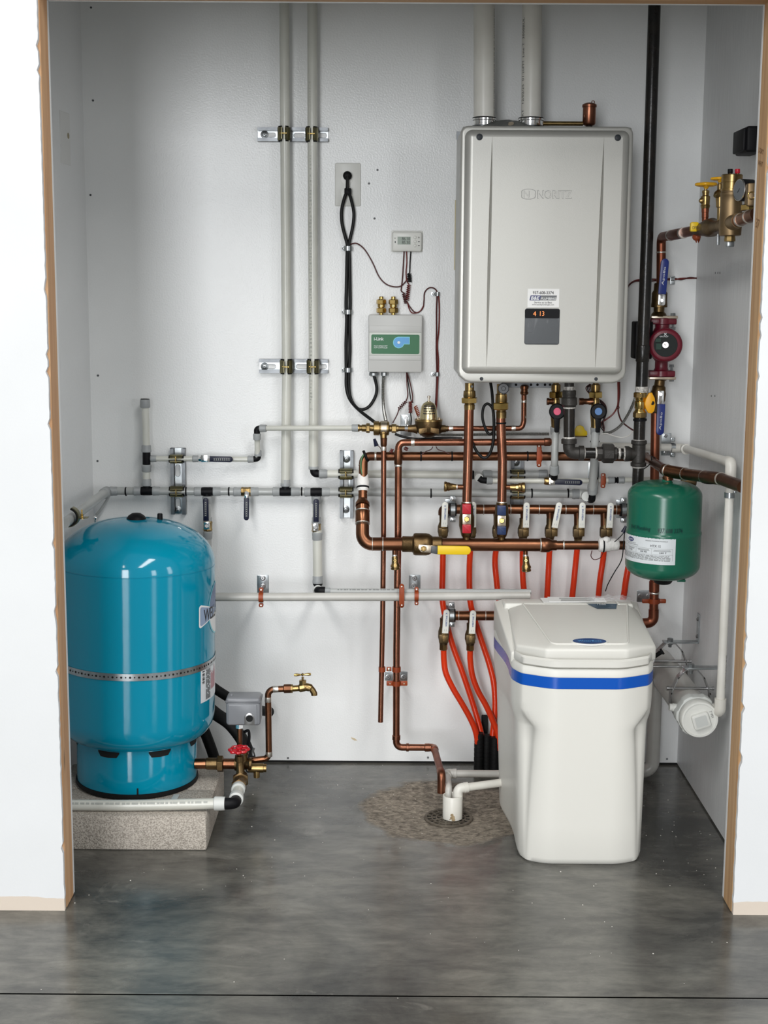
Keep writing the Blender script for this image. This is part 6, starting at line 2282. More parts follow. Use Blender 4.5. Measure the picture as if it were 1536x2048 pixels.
# ---- middle plastic pipes behind the copper
t = T('plastic_branch_pipe', 'grey plastic branch with black elbow running behind the right copper drop', 'pipe')
n = t.part('tube', 'pex_grey')
n.pipe([(964, 949, OF), (1085, 948, OF)], 7.0, 0)
t.part('coupling', 'collar').collar((966, 948.5, OF), (984, 948.5, OF), 8.8)
t.part('coupling', 'collar').collar((1095, 948, OF), (1077, 948, OF), 9)
n = t.part('elbow', 'collar_pale')
n.pipe([(946, 950, OF), (957, 951, OF), (958, 956, OF + .045)], 8.2, 0.9)
t.done()
t = T('plastic_branch_pipe', 'plastic branch with a level navy lever valve running to the gas pipe', 'pipe')
O5 = 0.09
n = t.part('tube', 'pex')
n.pipe([(980, 962, O5), (1098, 962, O5)], 5.0, 0)
n.pipe([(1110, 962, O5), (1222, 960.5, O5)], 5.4, 0)
n.pipe([(1240, 960, O5), (1330, 958, O5)], 5.0, 0)
n = t.part('elbow', 'black_plastic')
n.pipe([(958, 956, O5), (964, 960.5, O5), (976, 961.5, O5)], 6.4, 0.9)
t.part('coupling', 'collar').collar((973, 961.7, O5), (985, 962, O5), 7.4)
t.part('coupling', 'collar').collar((1216, 960.5, O5), (1229, 960.3, O5), 7.2)
t.part('coupling', 'collar').collar((1249, 960, O5), (1236, 960.2, O5), 7.2)
n = t.part('black_joint', 'black_plastic')
n.turn((1228, 960.3, O5), (1238, 960.2, O5), [(0, 6), (0.2, 6.8), (0.45, 4.6), (0.6, 6.8), (1, 6)], 16)
t.done()
t = T('ball_valve', 'brass ball valve with a navy lever pointing right between the service valves', 'valve')
n = t.part('valve_body', 'brass')
n.turn((1088, 962, O5), (1113, 962, O5), [(0, 6.4), (0.1, 7.6), (0.4, 8.4), (0.6, 8.4), (0.9, 7.6), (1, 6.4)], 12)
n = t.part('lever', 'chrome')
n.cplate(1098, 956, 1112, 969, O5 + .018, 0.008, 0.0005)
g_ = t.part('lever_nut', 'silver_pitted')
g_.cyl((1104, 962.5, O5 + .017), (1104, 962.5, O5 + .023), 4.4, 0.2, 6)
n = t.part('lever_grip', 'navy')
paddle(n, 1110, 963.5, 1165, 965.5, 11.5, O5 + .020)
pr = n.sub('grip_print', 'pale_print')
for k in range(8):
    ptext(pr, 'x', 1130 + k * 3.8, 962.5, 1132.8 + k * 3.8, 967, O5 + .0206)
t.done()
t = T('pipe_standoff', 'orange clip gripping the plastic branch right of the blue dotted valve', 'bracket', 'plate and clip pipe brackets')
n = t.part('split_ring', 'orange_clip')
q = V(1206.5, 961, O5)
n.band(q, (1, 0, 0), 5.6 * S(q) + 0.0004, 0.013, 0.0026, 0, 2 * math.pi, 24)
n.prism(rrect(0.0135, 0.042, 0.004), V(1206, 961, O5 + .012), (1, 0, 0), (0, 0, 1), 0.004, 0.001)
for yy in (950, 972):
    s_ = n.sub('clip_screw', 'solder')
    s_.lathe(V(1206, yy, O5 + .0158), (0, -1, 0), [(0, 0.0028), (0.0016, 0.002)], 10)
n = t.part('wall_plate', 'zinc')
n.cplate(1176, 924, 1199, 960, 0.0024, 0.002, 0.0004, 1.5)
n = t.part('threaded_rod', 'zinc')
n.cyl((1206, 955, .003), (1206, 955, O5 - .01), 3, 0.1, 10)
t.done()
t = T('pipe_standoff', 'orange clip gripping the thick copper pipe right of the copper drops', 'bracket', 'plate and clip pipe brackets')
n = t.part('split_ring', 'orange_clip')
q = V(1079, 912, O9)
n.band(q, (1, 0, 0), 9.1 * S(q) + 0.0004, 0.013, 0.003, 0, 2 * math.pi, 28)
n.prism(rrect(0.0135, 0.052, 0.004), V(1078, 911, O9 + .016), (1, 0, 0), (0, 0, 1), 0.004, 0.001)
for yy in (892, 930):
    n.ball(V(1078, yy, O9 + .012), 0.008, 0.85, 1, 0.8)
    s_ = n.sub('clip_screw', 'solder')
    s_.lathe(V(1078, yy, O9 + .0195), (0, -1, 0), [(0, 0.0028), (0.0016, 0.002)], 10)
n = t.part('threaded_rod', 'zinc')
n.cyl((1079, 905, .003), (1079, 905, O9 - .01), 3, 0.1, 10)
t.done()
t = T('yellow_tag', 'yellow plastic tag hanging behind the grey steel nipple', 'tag')
n = t.body(mat('yellow_plastic_tag', srgb(206, 176, 20), 0.4))
A = V(1162, 861, .10)
k = S(A)
n.prism([(-13 * k, -11 * k), (-13 * k, 2 * k), (-9 * k, 9 * k), (-2 * k, 11 * k), (4 * k, 8 * k), (7 * k, 2 * k), (12 * k, -2 * k), (13 * k, -8 * k), (9 * k, -11 * k)], A, (1, 0, 0), (0, 0, 1), 0.004, 0.001)
n = t.part('tag_teeth', 'bronze_dark')
n.box(A + Vector((0, -0.004, -11.5 * k)), (24 * k, 0.006, 2.4 * k), 0.0004)
t.done()

# ---- gas line
OG = 0.222
t = T('gas_pipe', 'tall black iron gas pipe rising past the right side of the heater', 'pipe')
n = t.part('tube', 'black_iron')
n.pipe([(1322, -400, OG), (1294, 480, OG), (1283, 776, OG)], 12.2, 0, 24)
n = t.part('pipe_coupling', 'black_iron')
n.turn((1286.5, 690, OG), (1284.5, 724, OG), [(0, 12.2), (0.05, 13.4), (0.5, 13.6), (0.95, 13.4), (1, 12.2)], 24)
n = t.part('sealant_band', 'paste')
n.turn((1283.3, 773, OG), (1283, 785, OG), [(0, 12.3), (0.2, 12.7), (1, 12.4)], 24)
t.done()
t = T('gas_valve', 'brass gas valve with a yellow tee handle below the black gas pipe', 'valve')
n = t.part('valve_body', 'brass_bright')
n.turn((1281.5, 784, OG), (1279.5, 836, OG), [(0, 11.5), (0.03, 13), (0.2, 13), (0.24, 11), (0.34, 9.6), (0.38, 11.4), (0.62, 11.4), (0.66, 9.8), (0.72, 11), (0.76, 12.6), (0.97, 12.6), (1, 11)], 26)
h_ = t.part('hex_end', 'brass')
h_.turn((1281.3, 785, OG), (1281, 795, OG), [(0, 12.4), (0.1, 14), (0.9, 14), (1, 12.4)], 8)
h_ = t.part('hex_end', 'brass')
h_.turn((1280, 824, OG), (1279.6, 835.5, OG), [(0, 12.4), (0.1, 14), (0.9, 14), (1, 12.4)], 8)
n = t.part('tee_handle', 'yellow_tag')
A = V(1300, 806, OG + .012)
k = S(A)
n.prism([(-8 * k, -12 * k), (-11 * k, -2 * k), (-9 * k, 8 * k), (-3 * k, 20 * k), (3 * k, 21 * k), (9 * k, 10 * k), (11 * k, -3 * k), (9 * k, -16 * k), (4 * k, -21 * k), (-3 * k, -20 * k)], A + Vector((0, 0.005, 0)), (1, 0, 0), (0, 0, 1), 0.009, 0.003)
s_ = n.sub('handle_hole', 'void')
s_.cyl((1305, 806, OG + .0157), (1305, 806, OG + .0164), 4, 0.1, 16)
g_ = t.part('handle_stem', 'brass')
g_.cyl((1284, 808, OG + .006), (1296, 808, OG + .008), 4, 0.1, 12)
w2 = t.part('paper_tag', 'paper')
w2.prism([(-12 * k, 6 * k), (-3 * k, 18 * k), (0, 32 * k), (-2 * k, 20 * k)], A + Vector((0.0, 0.001, 0.004)), (1, 0, 0), (0, 0, 1), 0.0008)
t.done()
t = T('gas_tee', 'grey iron tee with nipples below the brass gas valve', 'pipe fitting')
n = t.part('tube', 'black_iron')
n.pipe([(1279.5, 836, OG), (1278, 886, OG)], 11.6, 0, 22)
n = t.part('tube', 'black_iron')
n.pipe([(1276.8, 926, OG), (1274.5, 1010, OG)], 11.4, 0, 22)
tie(t, 1279.8, 839.5, OG, 12.4, False, 5)
n = t.part('tee_body', 'grey_iron')
n.turn((1278.2, 880, OG), (1276.6, 933, OG), [(0, 13), (0.02, 15.5), (0.14, 15.8), (0.17, 13.2), (0.83, 13.2), (0.86, 15.8), (0.98, 15.5), (1, 13)], 28)
n.turn((1276, 908, OG), (1249, 907.5, OG), [(0, 12), (0.5, 12.4), (0.56, 13), (0.7, 15.4), (0.97, 15.6), (1, 13)], 28)
n = t.part('sealant_band', 'paste')
n.turn((1252, 907.5, OG), (1246.5, 907.5, OG), [(0, 12), (0.3, 14), (1, 11)], 24)
n = t.part('sealant_band', 'paste')
n.turn((1278, 879, OG), (1277.9, 882, OG), [(0, 12.2), (1, 12.6)], 24)
n = t.part('sealant_band', 'paste')
n.turn((1276.6, 932, OG), (1276.5, 935.5, OG), [(0, 12.8), (1, 11.8)], 24)
t.done()
t = T('gas_branch', 'iron elbow, union and nipples linking the heater to the gas tee', 'pipe')
n = t.part('tube', 'black_iron')
n.pipe([(1250, 907.5, OG), (1224, 907, OG)], 10.8, 0, 22)
n = t.part('tube', 'black_iron')
n.pipe([(1206, 906.5, OG), (1166, 906, OG)], 11, 0, 22)
n = t.part('union_body', 'grey_iron')
n.turn((1234, 907, OG), (1192, 906.5, OG), [(0, 11), (0.04, 13), (0.2, 13), (0.24, 14.5), (0.6, 14.5), (0.62, 13), (0.96, 13), (1, 11)], 8)
n = t.part('union_nut', 'grey_iron')
n.turn((1227.5, 906.8, OG), (1204, 906.6, OG), [(0, 17.5), (0.1, 20.5), (0.9, 20.5), (1, 17.5)], 8, 0.39)
n = t.part('elbow_body', 'grey_iron')
n.pipe([(1138.2, 880, OG), (1138, 906, OG), (1166, 906.2, OG)], 12.4, 1.6, 26)
n.turn((1138.2, 877, OG), (1138.1, 888, OG), [(0, 13), (0.1, 15.6), (0.9, 15.6), (1, 13)], 26)
n.turn((1168, 906.2, OG), (1157, 906.1, OG), [(0, 13), (0.1, 15.0), (0.9, 15.0), (1, 13)], 26)
n = t.part('tube', 'black_iron')
n.pipe([(1138.5, 808, OG), (1138.2, 882, OG)], 11.2, 0, 22)
n = t.part('top_union', 'grey_iron')
n.turn((1138.5, 780, OG), (1138.5, 814, OG), [(0, 11), (0.04, 13.5), (0.28, 13.5), (0.32, 13), (0.42, 13), (0.46, 15.5), (0.86, 15.8), (0.9, 14), (1, 13)], 26)
n = t.part('tube', 'grey_iron')
n.pipe([(1138.5, 764, OG), (1138.5, 784, OG)], 9.5, 0, 20)
for a, b, rp in (((1138.5, 773, OG), (1138.5, 781, OG), 11.6), ((1138.5, 812, OG), (1138.5, 817, OG), 12.6), ((1138.2, 873.5, OG), (1138.2, 877.5, OG), 12.4), ((1166, 906, OG), (1170, 906, OG), 12), ((1190, 906.5, OG), (1193.5, 906.5, OG), 12.6), ((1236, 907, OG), (1241, 907, OG), 11.6)):
    n = t.part('sealant_band', 'paste')
    n.turn(a, b, [(0, rp * 0.94), (0.3, rp), (0.8, rp * 0.98), (1, rp * 0.9)], 24)
t.done()
t = T('heater_wires', 'red brown wire pair hanging from the right end of the heater', 'wires')
n = t.part('wire', 'wire_red')
n.hose([(1236, 764, .13), (1236.5, 790, .12), (1235, 812, .115), (1226, 828, .11), (1212, 839, .11), (1202, 845, .12)], 1.7, 8, 6)
n = t.part('wire', 'wire_brown')
n.hose([(1239, 764, .13), (1239, 790, .12), (1236.5, 813, .115), (1237, 826, .11), (1243, 842, .10), (1255, 853, .10), (1267, 861, .11)], 1.6, 8, 6)
n = t.part('wire_knot', 'wire_brown')
n.ball(V(1236, 815, .116), 0.0045)
t.done()
t = T('white_wire', 'thin white wire sagging between the blue dotted valve and the gas tee', 'wire')
t.body('wire_white').hose([(1203, 868, .13), (1214, 867, .13), (1228, 872, .13), (1244, 875, .13), (1258, 871, .13), (1266, 862, .14)], 1.0, 8, 6)
t.done()
t = T('wire_bundle', 'tangle of thin black wires looped behind the blue dotted knob', 'wires')
rnd = random.Random(17)
for i in range(4):
    n = t.part('wire', 'wire_black' if i % 2 else 'wire_brown')
    n.hose([(1180 + 2 * i, 768 + i, .12), (1172 + 3 * i, 776, .13), (1180 + 4 * i, 788 + 3 * i, .12), (1206 + 2 * i, 804 + 4 * i, .12), (1213 - i, 820 + 5 * i, .12), (1207 - 2 * i, 842 + 3 * i, .12), (1209, 856 + 3 * i, .12)], 1.1, 8, 6)
t.done()
# ================================================================ RIGHT SIDE: PUMP LINE, AIR SEPARATOR, GREEN TANK, WHITE PVC
OP = 0.110
t = T('copper_pump_riser', 'reddish copper riser above the maroon pump turning out along the right wall', 'pipe')
n = t.part('tube', 'copper_red')
n.pipe([(1322, 575, OP), (1322.5, 474, OP), (1346, 470, .24), (1396, 459.5, .48)], 9.6, 1.5, 20)
n = t.part('coupling_ring', 'copper_red')
n.turn((1343, 470.5, .22), (1366, 466, .35), [(0, 9.4), (0.06, 10.6), (0.94, 10.6), (1, 9.4)])
solder(t, (1322.4, 503, OP), (1322.4, 506, OP), 10)
solder(t, (1341, 471, .205), (1343.5, 470.5, .22), 10.6)
solder(t, (1364.5, 466.3, .345), (1367.5, 465.8, .36), 10.8)
t.done()
t = T('ball_valve', 'bronze ball valve with an upright blue lever above the maroon pump', 'valve')
n = t.part('valve_body', 'bronze')
n.turn((1320, 566, OP), (1317.5, 633, OP), [(0, 10), (0.03, 11.5), (0.22, 12), (0.3, 15.6), (0.55, 15.6), (0.66, 16.4), (0.72, 16.4), (0.73, 11), (0.86, 10.6), (0.9, 13.5), (1, 17)], 26)
n = t.part('lever_plate', 'chrome')
n.cplate(1316, 588, 1331.5, 611, OP + .030, 0.008, 0.0015, 4)
s_ = n.sub('lever_nut', 'steel')
s_.cyl((1324, 601, OP + .0305), (1324, 601, OP + .035), 4.2, 0.2, 6)
n = t.part('lever_grip', 'blue_handle')
paddle(n, 1324.5, 588, 1331, 517, 16, OP + .034, 0.006, 0.002)
pr = n.sub('grip_print', 'white_print')
text(pr, 'Apollo', V(1328, 552, OP + .0348), (0.09, 0, 0.99), (-0.99, 0, 0.09), 0.05, 0.008)
t.done()
t = T('circulator_pump', 'maroon circulator pump with a dark round dial face beside the gas pipe', 'pump')
n = t.part('pump_body', 'maroon')
n.turn((1325, 636, OP), (1322, 752, OP), [(0, 17), (0.005, 18), (0.1, 18), (0.11, 14.5), (0.16, 14), (0.25, 20), (0.42, 27), (0.55, 27), (0.66, 20), (0.74, 12.8), (0.86, 12.8), (0.9, 15), (0.91, 18), (1, 18)], 30)
for y0, y1, xc in ((637, 648.5, 1325), (741, 752.5, 1322)):
    A, B_ = V(xc - 26, y1, OP), V(xc + 26, y0, OP)
    n.box((A + B_) / 2, (B_.x - A.x, 0.042, B_.z - A.z), 0.003)
n = t.part('motor_housing', 'maroon')
A = V(1329, 691, OP + .005)
n.turn((1329, 691, OP + .005), (1331, 690, OP + .088), [(0, 30), (0.5, 33), (0.85, 33.5), (0.93, 33), (0.97, 31), (1, 27.5)], 40)
n = t.part('dial_face', mat('dial_face', srgb(24, 30, 28), 0.5, spec=0.15))
n.cyl((1331.2, 690, OP + .0875), (1331.2, 690, OP + .0895), 23.6, 0.06, 36)
s_ = n.sub('dial_panel', mat('dial_panel', srgb(54, 74, 66), 0.6, spec=0.2))
for x0, y0, x1, y1 in ((1311, 677, 1322, 684), (1312, 687, 1323, 699), (1343, 677, 1352, 683), (1342, 692, 1352, 699)):
    s_.cplate(x0, y0, x1, y1, OP + .0899, 0.0004)
s_.kind = 'stuff'
s_ = n.sub('dial_print', 'white_print')
ptext(s_, 'GRUNDFOS', 1319, 671.8, 1342.5, 674.4, OP + .0900)
ptext(s_, 'x', 1327.5, 666, 1334, 671, OP + .0900)
ptext(s_, '+', 1335, 699.5, 1342.5, 707, OP + .0902)
s_.cplate(1340, 686.8, 1347, 688, OP + .0902, 0.0004)
s_ = n.sub('centre_screw', 'steel')
s_.cyl((1331, 690, OP + .089), (1331, 690, OP + .0935), 7, 0.15, 24)
s2 = n.sub('screw_slot', 'silver_pitted')
s2.box(V(1331.5, 690.5, OP + .0937), (0.012, 0.0006, 0.0022), 0, (Vector((0.76, 0, -0.65)), Vector((0, 1, 0)), Vector((0.65, 0, 0.76))))
for y0, y1, xc in ((631.5, 637, 1326), (753, 758.5, 1322)):
    n = t.part('flange_plate', 'silver_pitted')
    A, B_ = V(xc - 26.5, y1, OP), V(xc + 27, y0, OP)
    n.box((A + B_) / 2, (B_.x - A.x, 0.044, B_.z - A.z), 0.002)
for x, y0, y1 in ((1346, 626, 660), (1343, 729, 763)):
    n = t.part('flange_bolt', 'zinc')
    n.turn((x, y0, OP + .004), (x, y1, OP + .004), [(0, 4.8), (0.16, 5.4), (0.17, 2.6), (0.82, 2.6), (0.83, 5.4), (1, 4.8)], 6)
n = t.part('junction_box', 'black_plastic')
A, B_ = V(1265, 717, OP + .02), V(1302, 643, OP + .02)
n.box((A + B_) / 2, (B_.x - A.x, 0.07, B_.z - A.z), 0.004)
t.done()
t = T('ball_valve', 'bronze ball valve with a hanging blue lever below the maroon pump', 'valve')
n = t.part('valve_body', 'bronze')
n.turn((1320.5, 757, OP), (1311, 826, OP), [(0, 14), (0.04, 12), (0.05, 10), (0.2, 10.4), (0.24, 13), (0.34, 13.8), (0.42, 15.5), (0.62, 15.5), (0.72, 12.6), (0.95, 11.4), (1, 9.6)], 26)
n = t.part('lever_plate', 'chrome')
n.cplate(1315, 781.5, 1328.5, 812, OP + .030, 0.008, 0.0012, 2)
s_ = n.sub('lever_nut', 'steel')
s_.cyl((1321.5, 788.5, OP + .0305), (1321.5, 788.5, OP + .036), 4.4, 0.2, 6)
n = t.part('lever_grip', 'blue_handle')
paddle(n, 1323, 808.5, 1320, 870.5, 16, OP + .034, 0.006, 0.002)
pr = n.sub('grip_print', 'white_print')
text(pr, 'Apollo', V(1322, 842, OP + .0348), (0.05, 0, 0.99), (-0.99, 0, 0.05), 0.05, 0.008)
t.done()
t = T('copper_pump_pipe', 'reddish copper pipe passing down behind the green tank to a low elbow', 'pipe')
n = t.part('tube', 'copper_red')
n.pipe([(1311, 822, OP), (1308.5, 1000, OP), (1308.5, 1170, OP), (1307, 1245, OP), (1270, 1248, OP)], 8.9, 1.9, 20)
n = t.part('coupling_ring', 'copper_red')
n.turn((1308.5, 1162, OP), (1308.3, 1184, OP), [(0, 9), (0.06, 10.2), (0.94, 10.2), (1, 9)])
solder(t, (1308.4, 1184, OP), (1308.3, 1187.5, OP), 10)
n = t.part('elbow_sleeve', 'copper_red')
n.pipe([(1307.4, 1219, OP), (1307, 1245, OP), (1282, 1247, OP)], 10.2, 1.5, 20)
t.done()
t = T('pipe_clip', 'orange clip and zinc plate holding the copper pipe under the green tank', 'bracket', 'plate and clip pipe brackets')
n = t.part('wall_plate', 'zinc')
n.cplate(1273.5, 1181, 1318, 1204, 0.0024, 0.002, 0.0004, 1.5)
for sx in (1280, 1296.5):
    s_ = t.part('screw', 'steel')
    q = V(sx, 1191.5, 0)
    s_.lathe((q.x, YB - 0.0024, q.z), (0, -1, 0), [(0, 0.0072), (0.0012, 0.0072), (0.0016, 0.005), (0.003, 0.004)], 14)
n = t.part('split_ring', 'orange_clip')
q = V(1308.2, 1202, OP)
n.band(q, (0, 0, 1), 9.2 * S(q) + 0.0004, 0.0135, 0.0026, 0, 2 * math.pi, 28)
for sx in (1291, 1325):
    e = V(sx, 1202, OP)
    n.box(e, (0.020, 0.008, 0.0125), 0.0025)
n = t.part('threaded_rod', 'zinc')
n.cyl((1306, 1199, .003), (1306, 1199, OP - .012), 3, 0.1, 10)
t.done()

# ---- valve, separator and gauge along the right wall
def wheel(t, c, r, mt_, axis=(0, 0, 1)):
    n = t.part('handwheel', mt_)
    ring_ = []
    ax = Vector(axis).normalized()
    u = ax.cross(Vector((0, 1, 0))).normalized()
    v = ax.cross(u)
    for i in range(40):
        a = 2 * math.pi * i / 40
        ring_.append(c + (u * math.cos(a) + v * math.sin(a)) * r * (0.94 + 0.06 * math.cos(5 * a)))
    n.sweep(ring_, r * 0.17, 10, False, True)
    for i in range(4):
        a = math.pi / 2 * i + 0.5
        n.sweep([c - ax * r * 0.1, c + (u * math.cos(a) + v * math.sin(a)) * r * 0.9], r * 0.14, 8)
    n.lathe(c - ax * r * 0.42, ax, [(0, r * 0.2), (r * 0.3, r * 0.34), (r * 0.5, r * 0.3), (r * 0.55, r * 0.15)], 14)
    return n
t = T('copper_feed_branch', 'bronze valve with a square yellow tee handle on the pipe beside the right wall', 'valve')
n = t.part('valve_body', 'bronze')
n.turn((1392, 460.5, .47), (1443, 451.5, .665), [(0, 9), (0.04, 12), (0.2, 13), (0.3, 14.5), (0.42, 15), (0.5, 18), (0.66, 18.5), (0.74, 14), (0.84, 12.8), (1, 12.4)], 28)
n = t.part('tee_handle', 'yellow')
n.cplate(1381.5, 444, 1398, 463, .53, 0.012, 0.002, 3)
s_ = n.sub('handle_mark', 'print')
ptext(s_, 'OFF', 1384.5, 452, 1394, 458.5, .5306)
g_ = t.part('drain_clip', 'orange_clip')
g_.ball(V(1393, 474, .48), 0.012, 0.9, 1, 0.8)
g_.turn((1390, 478, .48), (1400, 478, .48), [(0, 3), (0.3, 8), (0.45, 3), (0.55, 3), (0.7, 8), (1, 3)], 14)
st = t.part('branch_tube', 'copper_red')
st.turn((1410, 446, .555), (1410.5, 416, .555), [(0, 6.2), (0.35, 6.2), (0.37, 6.8), (0.7, 6.8), (0.72, 7.4), (1, 7.4)], 18)
t.done()
t = T('angle_valve', 'small brass valve with a round yellow wheel above the pipe by the right wall', 'valve')
n = t.part('valve_body', 'brass')
n.turn((1410.5, 417, .555), (1411.5, 380, .555), [(0, 8), (0.1, 9), (0.16, 9.6), (0.2, 8.4), (0.65, 9.2), (0.7, 6.4), (0.82, 6.4), (0.84, 7.2), (0.96, 7.2), (1, 3.4)], 22)
n.turn((1411, 400, .555), (1399, 402, .56), [(0, 7), (0.7, 6), (1, 3)], 16)
n.turn((1411.4, 381, .555), (1412, 372, .555), [(0, 3), (1, 3)], 10)
c = V(1412.5, 369, .555)
wheel(t, c, 19.5 * S(c), 'gold')
t.done()
t = T('angle_valve', 'brass valve with a yellow wheel half hidden by the big bronze air separator', 'valve')
n = t.part('valve_body', 'brass')
n.turn((1439, 448, .66), (1440, 362, .66), [(0, 5), (0.38, 5), (0.4, 7), (0.5, 7.6), (0.6, 8.4), (0.78, 7), (0.8, 5.5), (0.92, 5.5), (0.94, 3), (1, 3)], 20)
n.turn((1440, 386, .66), (1429.5, 392, .67), [(0, 8), (0.6, 7.4), (1, 3.6)], 16)
c = V(1440, 357.5, .66)
wheel(t, c, 16.5 * S(c), 'gold')
t.done()
OS = 0.745
t = T('air_separator', 'tall bronze air separator with black and red caps near the right stud', 'separator')
n = t.part('separator_body', 'pale_bronze')
n.turn((1460, 472, OS), (1464, 352, OS), [(0, 18), (0.01, 21.5), (0.15, 22.6), (0.55, 21.4), (0.66, 20.8), (0.67, 21.6), (0.72, 21.6), (0.73, 20.4), (0.78, 20.4)], 34)
n = t.part('separator_cap', 'brass')
n.turn((1462.7, 382, OS), (1464.5, 349, OS), [(0, 21.4), (0.1, 21.4), (0.12, 19.4), (0.5, 19.6), (0.52, 20.4), (0.95, 21), (1, 19.5)], 34)
n = t.part('drain_plug', 'brass')
n.turn((1460, 472, OS), (1459.6, 483, OS), [(0, 10.5), (0.7, 11.6), (1, 11)], 8)
s_ = n.sub('plug_square', 'zinc')
A, B_ = V(1453, 494, OS), V(1467.5, 483, OS)
s_.box((A + B_) / 2, (B_.x - A.x, B_.x - A.x, B_.z - A.z), 0.002)
for x, m_ in ((1460.5, 'black_plastic'), (1475, 'red_handle')):
    n = t.part('vent_cap', m_)
    n.turn((x, 347, OS), (x, 338, OS), [(0, 4.6), (0.1, 5.2), (0.9, 5.2), (1, 4.4)], 16)
    s_ = t.part('vent_stem', 'brass')
    s_.turn((x, 352, OS), (x, 346, OS), [(0, 3), (1, 3)], 12)
n = t.part('outlet_hub', 'pale_bronze')
n.turn((1462, 446, OS + .01), (1477, 441, OS + .065), [(0, 15), (0.6, 15.5), (1, 14.6)], 28)
n = t.part('inlet_hub', 'pale_bronze')
n.turn((1459, 450, OS - .01), (1443, 451.5, OS - .075), [(0, 13.6), (1, 13)], 24)
n = t.part('support_leg', 'zinc')
n.cplate(1434, 468, 1440.5, 490, OS - .06, 0.002, 0.0004)
t.done()
t = T('copper_outlet_pipe', 'fat brown copper pipe leaving the air separator towards the right stud', 'pipe')
n = t.part('tube', 'copper_dark')
n.pipe([(1474, 442, OS + .06), (1512, 428, OS + .155)], 12.6, 0, 24)
for x, y, o_ in ((1481, 439.5, OS + .078), (1498, 433.2, OS + .12)):
    solder(t, (x - 1, y + .4, o_ - .003), (x + 1, y - .4, o_ + .003), 13.3)
t.done()
t = T('pressure_gauge', 'round black pressure gauge facing sideways in front of the air separator', 'gauge')
c = V(1479, 380, OS + .07)
k = S(c)
nr = Vector((-0.955, -0.29, 0.02)).normalized()
n = t.part('gauge_case', 'black_plastic')
n.lathe(c, -nr, [(0, 21 * k), (0.001, 22 * k), (0.030, 22 * k), (0.036, 19 * k), (0.037, 8 * k)], 32)
n = t.part('gauge_bezel', 'steel')
n.torus(c + nr * 0.0005, nr, 20.6 * k, 1.5 * k, 32, 8)
n = t.part('gauge_glass', mat('gauge_face', srgb(92, 96, 100), 0.2))
n.lathe(c + nr * 0.0002, nr, [(0, 20 * k), (0.0012, 20 * k)], 32)
d_ = n.sub('gauge_needle', 'print')
d_.box(c + nr * 0.0017, (0.014, 0.0004, 0.0012), 0, (Vector((0.3, -0.6, 0.7)).normalized(), nr, nr.cross(Vector((0.3, -0.6, 0.7)).normalized())))
t.done()
t = T('brass_fill_valve', 'brass fill valve block partly hidden behind the right stud', 'valve')
A = V(1503, 390, OS + .10)
k = S(A)
n = t.part('valve_body', 'pale_bronze')
n.box(A, (22 * k, 0.03, 46 * k), 0.004)
n.turn((1500, 424, OS + .09), (1500, 440, OS + .09), [(0, 14), (0.5, 12), (1, 13)], 20)
n = t.part('union_nut', 'brass_bright')
n.turn((1497, 409, OS + .09), (1497, 421, OS + .09), [(0, 15), (0.1, 17), (0.9, 17), (1, 15)], 6, 0.2)
n = t.part('port_ring', 'brass_bright')
n.torus(V(1503, 391, OS + .119), (0, 1, 0), 7 * k, 1.2 * k, 20, 8)
t.done()
t = T('black_box', 'black plastic box on the right wall high behind the stud', 'box')
n = t.part('box_body', 'black_plastic')
q0, q1 = PX(1483, 313, 0.862), PX(1483, 263, 0.862)
n.box2((0.845, q0.y - 0.11, q0.z), (RX - 0.0005, q0.y, q1.z), 0.006, 3)
n = t.part('box_lid', 'black_plastic')
n.box2((0.838, q0.y - 0.105, q0.z + 0.004), (0.846, q0.y - 0.006, q1.z - 0.004), 0.003, 2)
t.done()
t = T('wall_wire', 'twisted red brown wire crossing the wall to the right corner', 'wires')
n = t.part('wire', 'wire_red')
n.hose([(1254, 576, .03), (1262, 566, .02), (1275, 560, .012), (1300, 558.5, .008), (1345, 559.5, .01), (1362, 557, .006), (1380, 556.5, .005), (1398, 556, .004)], 1.5, 8, 6)
n = t.part('wire', 'wire_brown')
n.hose([(1254, 574, .03), (1270, 563, .018), (1300, 562.5, .008), (1345, 557, .01), (1362, 559.5, .006), (1380, 555, .006), (1398, 557.5, .004)], 1.3, 8, 6)
n = t.part('wire_clip', 'zinc')
n.cplate(1340, 552.5, 1350, 569, 0.012, 0.0014, 0.0004)
q = V(1344.5, 558, .012)
n.band(q, (1, 0, 0), 0.0045, 0.009, 0.001, math.radians(-100), math.radians(100), 12, ref=(0, -1, 0))
t.done()

# ---- thick copper pipe to the green tank
OT = 0.405
t = T('copper_tank_pipe', 'thick brown copper pipe with a tee passing over the green tank to the right stud', 'pipe')
n = t.part('tube', 'copper_dark')
n.pipe([(1290, 914, O9), (1332, 941, OT)], 9.6, 0, 20)
n = t.part('tube', 'copper_dark')
n.pipe([(1328, 938.5, OT - .02), (1340, 944, OT), (1374, 948.5, .46), (1441, 957.5, .62), (1486, 974, .76)], 11.6, 2, 22)
n = t.part('tee_body', 'copper_dark')
n.turn((1336, 940, OT), (1336, 960, OT), [(0, 9), (0.5, 9), (0.6, 10.5), (1, 10.5)], 20)
n.turn((1335, 942, OT), (1370, 948, .452), [(0, 12.8), (1, 12.6)], 22)
n = t.part('coupling_ring', 'copper_dark')
n.turn((1407, 953, .54), (1441, 957.5, .62), [(0, 12), (0.08, 13), (0.92, 13), (1, 12)], 22)
for a, b, rp in (((1333, 941.5, OT - .002), (1335.5, 942, OT + .002), 13), ((1369, 948, .449), (1371.5, 948.2, .454), 12.8), ((1440, 957.4, .617), (1443, 958, .625), 12.8), ((1407, 953, .538), (1411, 953.5, .548), 12.2)):
    solder(t, a, b, rp)
